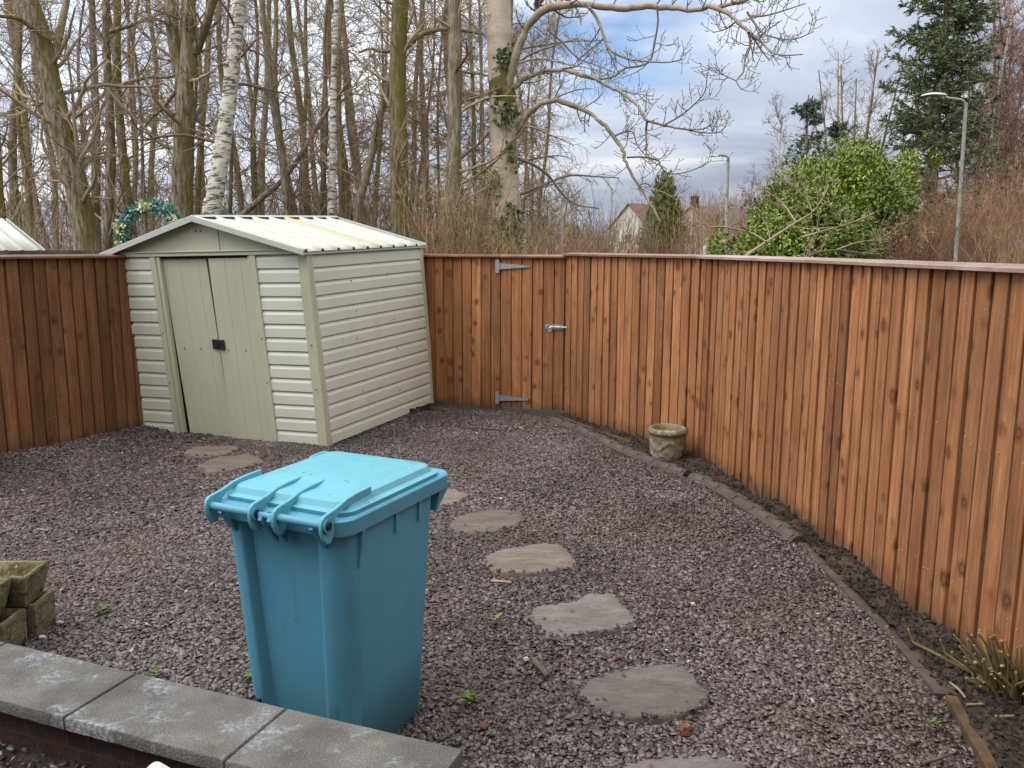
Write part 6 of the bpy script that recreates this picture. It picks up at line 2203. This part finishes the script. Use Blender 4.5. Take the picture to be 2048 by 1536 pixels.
# gaps: thin out by noise so that dark hollows open between clumps
nz = np.array([fbm(p[0], p[1], p[2], 1.7, 3) for p in C])
kp = nz > rng.uniform(-0.50, 0.02, len(C))
C, D, nz = C[kp], D[kp], nz[kp]
Dl = D * 0.8 + rng.normal(0, 0.75, C.shape)
Dl[:, 2] += 0.25
t = np.clip(rng.beta(2, 2.2, len(C)) * 0.75 + 0.35 * np.array([fbm(p[0], p[1], p[2], 0.8, 2) for p in C]) + (rng.random(len(C)) < 0.05) * 0.4, 0, 1)
lr = empty('laurel_bush', (at(1650, 491, LY)[0], LY, GZ))
tag(lr, 'large glossy green laurel bush rising above the right side of the fence', 'bush')
hold(leaf_obj('leaves', C, Dl, rng.uniform(0.050, 0.095, len(C)), rng.uniform(0.011, 0.019, len(C)), D + np.array([0, 0, 0.5]), M['laurel'], None, t), lr)
st_ = []
for _ in range(110):
    i = rnd.randrange(len(C))
    b0 = np.array([lr.location.x + rnd.uniform(-1.7, 1.6), LY + rnd.uniform(-0.5, 0.5), GZ])
    e = C[i]
    m1 = b0 * 0.6 + e * 0.4 + rng.normal(0, 0.12, 3)
    st_.append(spline(np.array([b0, m1, e]), 8))
st_ = np.array(st_)
hold(tubes_obj('stems', [(st_, np.tile(np.linspace(0.022, 0.006, 8)[None], (len(st_), 1)), 5)], M['bark_grey']), lr)


def conifer(name, label, x, y, h, wbase, nb, mat, seed, droop=0.06, zlow=0.1, spray=9, nl=0.075, top_t=1.0, dens=10):
    global rng
    keep = rng
    rng = np.random.default_rng(seed)
    z = np.linspace(-0.1, h, 16)
    TP = np.stack([x + 0.04 * np.sin(z), y + 0.04 * np.cos(z * 0.9), z], 1)[None]
    TR = (0.018 * h * (1 - z / h) + 0.012)[None]
    t = np.sort(rng.uniform(zlow, 0.985, nb))
    ba = np.stack([np.interp(t, np.linspace(0, 1, 16), TP[0, :, 0]), np.interp(t, np.linspace(0, 1, 16), TP[0, :, 1]), t * h], 1)
    az = rng.uniform(0, 2 * np.pi, nb)
    Lb = wbase * (1 - t) ** 0.75 * rng.uniform(0.6, 1.15, nb) + 0.12
    m = 9
    f = np.linspace(0, 1, m)[None]
    elev = 0.25 + 0.5 * t
    rad = Lb[:, None] * f
    zz = Lb[:, None] * (elev[:, None] * 0.55 * f - (0.9 - 0.8 * t[:, None]) * droop * 10 * f ** 2 * 0.6 + 0.22 * f ** 3)
    BP = np.stack([ba[:, 0:1] + rad * np.cos(az)[:, None], ba[:, 1:2] + rad * np.sin(az)[:, None], ba[:, 2:3] + zz], -1)
    BP[:, 1:] += rng.normal(0, 0.02, BP[:, 1:].shape)
    BR = (0.006 + 0.014 * Lb)[:, None] * np.linspace(1, 0.25, m)[None]
    s = sprout(BP, BR, spray, 0.12, 1.0, (35, 70), 0.38, 6, -0.07, 0.5, 0.08, 0.12, 0.4, 0.004, flat=0.4)
    AP = np.concatenate([s[0], BP[:, -6:]])
    n0 = len(AP)
    pi = np.repeat(np.arange(n0), dens)
    tt = rng.uniform(0, 1, len(pi)) * 4.999
    i = tt.astype(int)
    w = (tt - i)[:, None]
    C = AP[pi, i] * (1 - w) + AP[pi, i + 1] * w
    T = AP[pi, i + 1] - AP[pi, i]
    T /= np.linalg.norm(T, axis=1, keepdims=True) + 1e-9
    q = rng.normal(size=T.shape)
    q[:, 2] = q[:, 2] * 0.6 - 0.15
    D = T * 0.8 + q * 0.55
    tint = np.clip(rng.beta(2, 2.5, n0)[pi] + rng.normal(0, 0.12, len(pi)), 0, 1)
    root = empty(name, (x, y, GZ))
    tag(root, label, 'tree')
    hold(tubes_obj('trunk', [(TP, TR, 10)], M['bark_grey']), root)
    hold(tubes_obj('branches', [(BP, BR, 5), (*s, 3)], M['bark_brown']), root)
    hold(leaf_obj('foliage', C, D, nl * rng.uniform(0.6, 1.4, len(C)), nl * 0.17 * rng.uniform(0.7, 1.3, len(C)), q, M[mat]), root)
    rng = keep
    return root


sx = at(1850, 491, 24)[0]
conifer('spruce_tree', 'tall dark green spruce behind the laurel, its top out of the picture', sx, 24.0, 12.5, 2.1, 340, 'spruce', 11, droop=0.07, zlow=0.08, spray=15, nl=0.105, dens=13)
sx = at(1600, 491, 21)[0]
conifer('spruce_tree', 'small grey-green spruce showing above the left shoulder of the laurel', sx, 21.0, 5.5, 1.5, 62, 'spruce_blue', 12, droop=0.07, spray=9, nl=0.10, dens=9)
sx = at(1668, 491, 22)[0]
conifer('spruce_tree', 'small dark spruce tucked behind the top of the laurel', sx, 22.0, 5.0, 1.5, 62, 'spruce_blue', 13, droop=0.07, spray=9, nl=0.10, dens=9)
# cypress: dense egg of upright sprays
cx = at(1322, 491, 46)
zt = at(1322, 352, 46)[2]
specs = [(cx[0], 46, zt * 0.50, 0.85, 0.8, zt * 0.5), (cx[0] + 0.2, 45.8, zt * 0.38, 0.95, 0.9, zt * 0.38), (cx[0] - 0.3, 45.8, zt * 0.32, 0.95, 0.9, zt * 0.32)]
C, D = lobes(specs, 6000, 9)
Dl = D * 0.5 + rng.normal(0, 0.3, C.shape)
Dl[:, 2] += 0.9
cy = empty('cypress_tree', (cx[0], 46, GZ))
tag(cy, 'dense rounded green cypress standing between the two pale houses', 'tree')
hold(leaf_obj('foliage', C, Dl, rng.uniform(0.18, 0.34, len(C)), rng.uniform(0.04, 0.07, len(C)), D, M['cypress']), cy)
hold(tubes_obj('trunk', [(np.array([[[cx[0], 46, GZ], [cx[0], 46, zt * 0.4], [cx[0], 46, zt * 0.9]]]), np.array([[0.16, 0.12, 0.03]]), 8)], M['bark_brown']), cy)


# ------------------------------------------------------------------ bare trees on the right
def fan_tree(name, label, px, Y, hpx, nstem, spread, bark, twig, seed, up=0.03, r=0.06, n1=9, l1=0.35, n2=6, n3=4, cat='tree', base_t=0.12):
    global rng
    keep = rng
    rng = np.random.default_rng(seed)
    c = at(px, 491, Y)
    h = at(px, hpx, Y)[2]
    n = 14
    TP, TR = [], []
    for s in range(nstem):
        a = rng.uniform(0, 6.28)
        q = spread * rng.uniform(0.3, 1.0)
        hh = h * rng.uniform(0.78, 1.02)
        f = np.linspace(0, 1, n)
        off = np.where(f > base_t, (f - base_t), 0) ** 0.85 * q
        TP.append(np.stack([c[0] + off * math.cos(a) + 0.05 * np.sin(f * 6 + a), Y + off * math.sin(a) * 0.7 + 0.05 * np.cos(f * 5 + a), GZ + f * (hh - GZ)], 1))
        TR.append(r * (1 - 0.85 * f) + 0.004)
    TP, TR = np.array(TP), np.array(TR)
    root = empty(name, (c[0], Y, GZ))
    tag(root, label, cat)
    hold(tubes_obj('trunk', [(TP, TR, 8)], M[bark]), root)
    hold(tubes_obj('crown', grow(TP, TR, n1=n1, t0=0.22, l1=l1, n2=n2, n3=n3, up=up, ang=(22, 55), jit=0.11, rmin=0.006), M[twig]), root)
    rng = keep
    return root


fan_tree('bare_tree', 'fan-shaped tan bare tree behind the small spruces', 1690, 27, 95, 9, 1.9, 'twig_pale', 'twig_pale', 31, up=0.05, r=0.08, n1=10, l1=0.30)
fan_tree('birch_tree', 'slender pale birch alone against the sky left of the small spruces', 1545, 29, 170, 1, 0.2, 'birch', 'twig_pale', 32, up=0.02, r=0.09, n1=26, l1=0.30, n2=7)
fan_tree('birch_tree', 'tall red-twigged birch at the right edge of the picture', 2010, 27, -90, 4, 1.9, 'bark_grey', 'twig_birch', 33, up=0.02, r=0.09, n1=26, l1=0.26, n2=9, n3=6)
fan_tree('birch_tree', 'red-twigged birch with a pale stem overlapping the tall spruce', 1915, 25.5, -60, 3, 1.2, 'birch', 'twig_birch', 34, up=0.0, r=0.07, n1=24, l1=0.22, n2=9, n3=6)
fan_tree('birch_tree', 'reddish bare tree leaning out of the right edge behind the rusty shrubs', 2075, 25, -60, 4, 2.2, 'bark_grey', 'twig_birch', 35, up=0.02, r=0.08, n1=26, l1=0.26, n2=9, n3=6)
fan_tree('birch_tree', 'red-twigged birch just right of the near street lamp', 1968, 28, -40, 3, 1.5, 'bark_grey', 'twig_birch', 43, up=0.01, r=0.07, n1=24, l1=0.24, n2=9, n3=6)
fan_tree('bare_tree', 'tan many-stemmed tree behind the near street lamp', 1955, 24.0, 120, 6, 1.6, 'bark_grey', 'twig_tan', 36, up=0.04, r=0.045, n1=10, l1=0.32)
fan_tree('bare_tree', 'reddish shrubby tree behind the left slope of the laurel', 1500, 33, 330, 5, 1.6, 'bark_grey', 'twig_purple', 37, up=0.04, r=0.05, n1=10, l1=0.34)
fan_tree('birch_tree', 'thin pale birch left of the second street lamp', 1437, 42, 370, 1, 0.2, 'birch', 'twig_rust', 38, up=0.03, r=0.07, n1=22, l1=0.32)
fan_tree('bare_tree', 'dark drooping bare tree behind the thin grey pole', 1110, 24, 380, 4, 1.4, 'bark_grey', 'twig', 39, up=-0.03, r=0.06, n1=10, l1=0.5)
fan_tree('bare_tree', 'tan bare tree between the cypress and the second street lamp', 1405, 120, 395, 6, 4.0, 'twig_pale', 'twig_tan', 40, up=0.05, r=0.06, n1=10, l1=0.34)


# ------------------------------------------------------------------ street lamps, pole
def street_lamp(label, Y, base_px, top_px, arm_px, w):
    b0 = at(*base_px, Y)
    tp = at(*top_px, Y)
    ar = at(*arm_px, Y)
    foot = b0 + (b0 - tp) / abs(tp[2] - b0[2]) * (b0[2] - GZ)
    root = empty('street_lamp', (foot[0], foot[1], GZ))
    tag(root, label, 'street lamp', 'street lamps beyond the fence')
    r_ = wr(w, Y)
    p = MB()
    q = foot + (tp - foot) * 0.25
    p.tube([foot, q - (tp - foot) * 0.01], r_ * 1.5, 14)
    p.tube([q - (tp - foot) * 0.012, q, tp - np.array([0, 0, 0.02])], [r_ * 1.5, r_, r_ * 0.8], 14)
    hold(p.build('column', M['lamp_grey'], smooth=50), root)
    s = -1 if ar[0] < tp[0] else 1
    Ln = abs(ar[0] - tp[0])
    a = MB()
    pts = spline([tp - np.array([0, 0, 0.25]), tp - np.array([-s * 0.02, 0, 0.06]), tp + np.array([s * 0.10, 0, 0.03]), tp + np.array([s * Ln * 0.4, 0, 0.07]), ar + np.array([-s * 0.46, 0, 0.0])], 24)
    a.tube(pts, r_ * 0.62, 10)
    arm = hold(a.build('arm', M['lamp_grey'], smooth=60), root)
    h = MB()
    rings = []
    for f, ww, hh, dz in ((0.0, 0.05, 0.05, 0.0), (0.05, 0.075, 0.06, 0.005), (0.30, 0.10, 0.07, 0.012), (0.55, 0.12, 0.075, 0.012), (0.85, 0.10, 0.05, 0.0), (1.0, 0.04, 0.02, -0.012)):
        cx_ = ar[0] - s * 0.50 + s * 0.50 * f
        ww, hh = ww * 0.7, hh * 0.62
        rings.append([(cx_, ar[1] + ww * math.cos(t_), ar[2] + dz + hh * (math.sin(t_) if math.sin(t_) > 0 else 0.45 * math.sin(t_))) for t_ in np.arange(14) * 2 * math.pi / 14])
    h.loft(rings, True, True)
    hd = h.build('lamp_head', M['lamp_head'], arm, 50)
    g = MB()
    g.box((ar[0] - s * 0.22, ar[1], ar[2] - 0.016), (0.24, 0.10, 0.016))
    g.build('lens', M['glass'], hd, 40, bevel=0.006)


street_lamp('near grey street lamp with a curved arm in front of the red-twigged trees', 18.0, (1910, 500), (1928, 196), (1838, 184), 8)
street_lamp('distant grey street lamp with a straight arm left of the laurel bush', 38.0, (1449, 480), (1453, 310), (1411, 309), 7)
b0, tp = at(1122, 505, 20), at(1122, 400, 20)
b = MB()
b.tube([(b0[0], 20, GZ), (tp[0], 20, tp[2])], 0.030, 12)
b.tube([(tp[0], 20, tp[2]), (tp[0], 20, tp[2] + 0.03)], 0.036, 12)
tag(b.build('metal_pole', M['lamp_head'], smooth=50), 'thin pale grey pole standing behind the right end of the gate', 'pole')
b = MB()
b0 = at(1410, 470, 16)
b.tube([(b0[0], 16, GZ), (b0[0], 16, at(1410, 488, 16)[2])], 0.05, 10)
tag(b.build('marker_post', M['white_plastic'], smooth=50), 'short white post in the shrubs above the middle of the fence', 'post')


# ------------------------------------------------------------------ houses
def house(label, px, Y, apex_px, w, L, eave, rz, roof, chim=None, wins=()):
    c = at(px, 491, Y)
    ap = at(px, apex_px, Y)[2]
    root = empty('house', (c[0], Y, GZ), rz)
    tag(root, label, 'house', 'pale houses beyond the shrubs')
    b = MB()
    z0 = 0.0
    pr = [(-w / 2, z0), (w / 2, z0), (w / 2, eave), (0, ap - 0.12), (-w / 2, eave)]
    b.hexa([(x, 0, z) for x, z in pr], [(x, L, z) for x, z in pr])
    b.build('walls', M['render'], root, 30)
    r_ = MB()
    sl = (ap - eave) / (w / 2)
    ov = 0.35
    for s in (-1, 1):
        e = (s * (w / 2 + ov), eave - sl * ov)
        t_ = 0.16
        r_.hexa([(0, -0.25, ap - 0.10), (e[0], -0.25, e[1]), (e[0], L + 0.25, e[1]), (0, L + 0.25, ap - 0.10)][::-s],
                [(0, -0.25, ap - 0.10 + t_), (e[0], -0.25, e[1] + t_), (e[0], L + 0.25, e[1] + t_), (0, L + 0.25, ap - 0.10 + t_)][::-s])
    ro = r_.build('roof', M[roof], root, 30)
    if chim is not None:
        cb = MB()
        cb.box((0, chim, ap + 0.45), (0.7, 0.7, 1.3))
        cb.box((0, chim, ap + 1.13), (0.82, 0.82, 0.10))
        cb.build('chimney', M['brick'], ro, 30, bevel=0.02)
        cb = MB()
        for dx in (-0.18, 0.18):
            cb.lathe([(0.10, 1.18), (0.12, 1.5), (0.09, 1.5)], 12, (dx, chim, ap), cap1=True)
        cb.build('chimney_pot', M['terracotta'], ro, 40)
    for (wx, wz, ww, wh) in wins:
        f = MB()
        for (xx, zz, sx_, sz_) in ((wx, wz + wh / 2, ww, 0.08), (wx, wz - wh / 2, ww, 0.08), (wx - ww / 2 + 0.04, wz, 0.08, wh), (wx + ww / 2 - 0.04, wz, 0.08, wh), (wx, wz, 0.06, wh)):
            f.box((xx, -0.03, zz), (sx_, 0.08, sz_ if sz_ < wh else wh - 0.17))
        fr = f.build('window', M['white_plastic'], root, 30)
        g_ = MB()
        g_.box((wx, -0.01, wz), (ww - 0.1, 0.03, wh - 0.1))
        g_.build('pane', M['glass'], fr, 30)
    return root


house('white gabled house with a red tiled roof left of the cypress', 1254, 118, 404, 6.6, 11.0, 4.6, math.radians(-48), 'roof_red', None, ((0, 3.0, 1.2, 1.3),))
house('white gabled house with a grey roof and a chimney right of the cypress', 1378, 104, 408, 6.4, 11.5, 4.4, math.radians(-52), 'roof_grey', 0.5, ((0, 2.8, 1.2, 1.2),))
house('low pale house with a dull roof glimpsed right of the thin grey pole', 1150, 130, 447, 6.5, 14.0, 3.4, math.radians(72), 'roof_grey', 5.0, ((1.6, 1.8, 1.1, 1.1),))

# neighbour's shed roof at the left edge: the slope that faces this garden, its right verge running up and back
E0 = at(78, 511, 9.4)
nroot = empty('neighbour_shed', (E0[0], E0[1], 0.0), math.radians(50))
tag(nroot, 'white ribbed roof of a neighbouring shed showing over the left fence', 'shed')
ze = E0[2]
MB().box((-1.05, 1.02, (ze - 0.03) / 2 - 0.03), (1.9, 1.9, ze)).build('walls', M['shed_white'], nroot, 30)
nx_ = []
for i in range(13):
    xx = -2.0 + i * 0.165
    nx_ += [(xx - 0.03, 0.0), (xx - 0.01, 0.022), (xx + 0.03, 0.022), (xx + 0.05, 0.0)]
for nm, rr_ in (('roof', ((0.0, 0.0), (1.02, 0.36))), ('roof', ((1.02, 0.36), (2.04, 0.0)))):
    b = MB()
    b.loft([[(x, y, ze + z + h) for x, h in nx_] for y, z in rr_], False, False, closed=False)
    ob = b.build(nm, M['shed_roof'], nroot, 25)
    so = ob.modifiers.new('sheet', 'SOLIDIFY')
    so.thickness = 0.004
b = MB()
b.hexa([(0.045, 0.0, ze - 0.04), (0.057, 0.0, ze - 0.04), (0.057, 1.02, ze + 0.32), (0.045, 1.02, ze + 0.32)][::-1], [(0.045, 0.0, ze + 0.024), (0.057, 0.0, ze + 0.024), (0.057, 1.02, ze + 0.384), (0.045, 1.02, ze + 0.384)][::-1])
b.build('barge_trim', M['shed_roof'], nroot, 25)

# floral hoop behind the fence
HY = 11.2
hc = at(302, 482, HY)
hr = 62 * HY / FPX
root = empty('floral_hoop', (hc[0], HY, GZ))
tag(root, 'arch of artificial teal leaves and cream flowers above the left slope of the shed roof', 'garden arch')
path = [(hc[0] - hr, HY, GZ), (hc[0] - hr, HY, hc[2] - 0.2)] + [(hc[0] + hr * math.cos(a), HY, hc[2] + hr * math.sin(a)) for a in np.linspace(math.pi, 0, 20)] + [(hc[0] + hr, HY, hc[2] - 0.2), (hc[0] + hr, HY, GZ)]
hb = MB()
hb.tube(path, 0.012, 8)
hold(hb.build('hoop', M['zinc'], smooth=60), root)


def hoop_pts(n, spread, lo=-0.5):
    a = rng.uniform(lo, math.pi + 0.5, n)
    c = np.stack([hc[0] + hr * np.cos(a), np.full(n, HY), hc[2] + hr * np.sin(a)], 1)
    d = rng.normal(size=(n, 3))
    d /= np.linalg.norm(d, axis=1, keepdims=True)
    return c + d * spread * rng.uniform(0.2, 1, (n, 1)), d


C, D = hoop_pts(900, 0.085)
hold(leaf_obj('leaves', C, D, rng.uniform(0.035, 0.07, len(C)), rng.uniform(0.012, 0.022, len(C)), rng.normal(size=C.shape), M['teal_leaf']), root)
C, D = [], []
for a in (2.75, 2.95, 3.3, 3.5, 1.75, 1.55, 0.62, 0.45, -0.1):
    c = np.array([hc[0] + hr * math.cos(a), HY - 0.06, hc[2] + hr * math.sin(a)])
    for _ in range(26):
        d = rng.normal(size=3)
        d[1] = -abs(d[1])
        d /= np.linalg.norm(d)
        C.append(c + d * 0.035 * rnd.random() + rng.normal(0, 0.02, 3))
        D.append(d)
C, D = np.array(C), np.array(D)
hold(leaf_obj('flowers', C, D, rng.uniform(0.03, 0.055, len(C)), rng.uniform(0.014, 0.022, len(C)), rng.normal(size=C.shape), M['cream_petal']), root)

# ------------------------------------------------------------------ far hills
nx, ny = 90, 12
xs = np.linspace(-2600, 2600, nx)
V = []
for j in range(ny):
    f = j / (ny - 1)
    for x in xs:
        h = (100 + 26 * fbm(x, 3.0, 1.0, 0.0012, 4) - 0.012 * x)
        V.append((x, 1600 + 900 * f, -2 + h * math.sin(f * math.pi / 2) ** 0.8))
i = np.arange(nx * ny).reshape(ny, nx)
F = np.stack([i[:-1, :-1], i[:-1, 1:], i[1:, 1:], i[1:, :-1]], -1).reshape(-1, 4)
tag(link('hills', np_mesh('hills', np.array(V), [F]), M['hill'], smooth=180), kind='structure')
V, F = grid_mesh(-3000, 3000, 880, 2700, 20, 20, lambda x, y: -2.2)
tag(link('far_ground', np_mesh('far_ground', V, [F]), M['ground']), kind='structure')
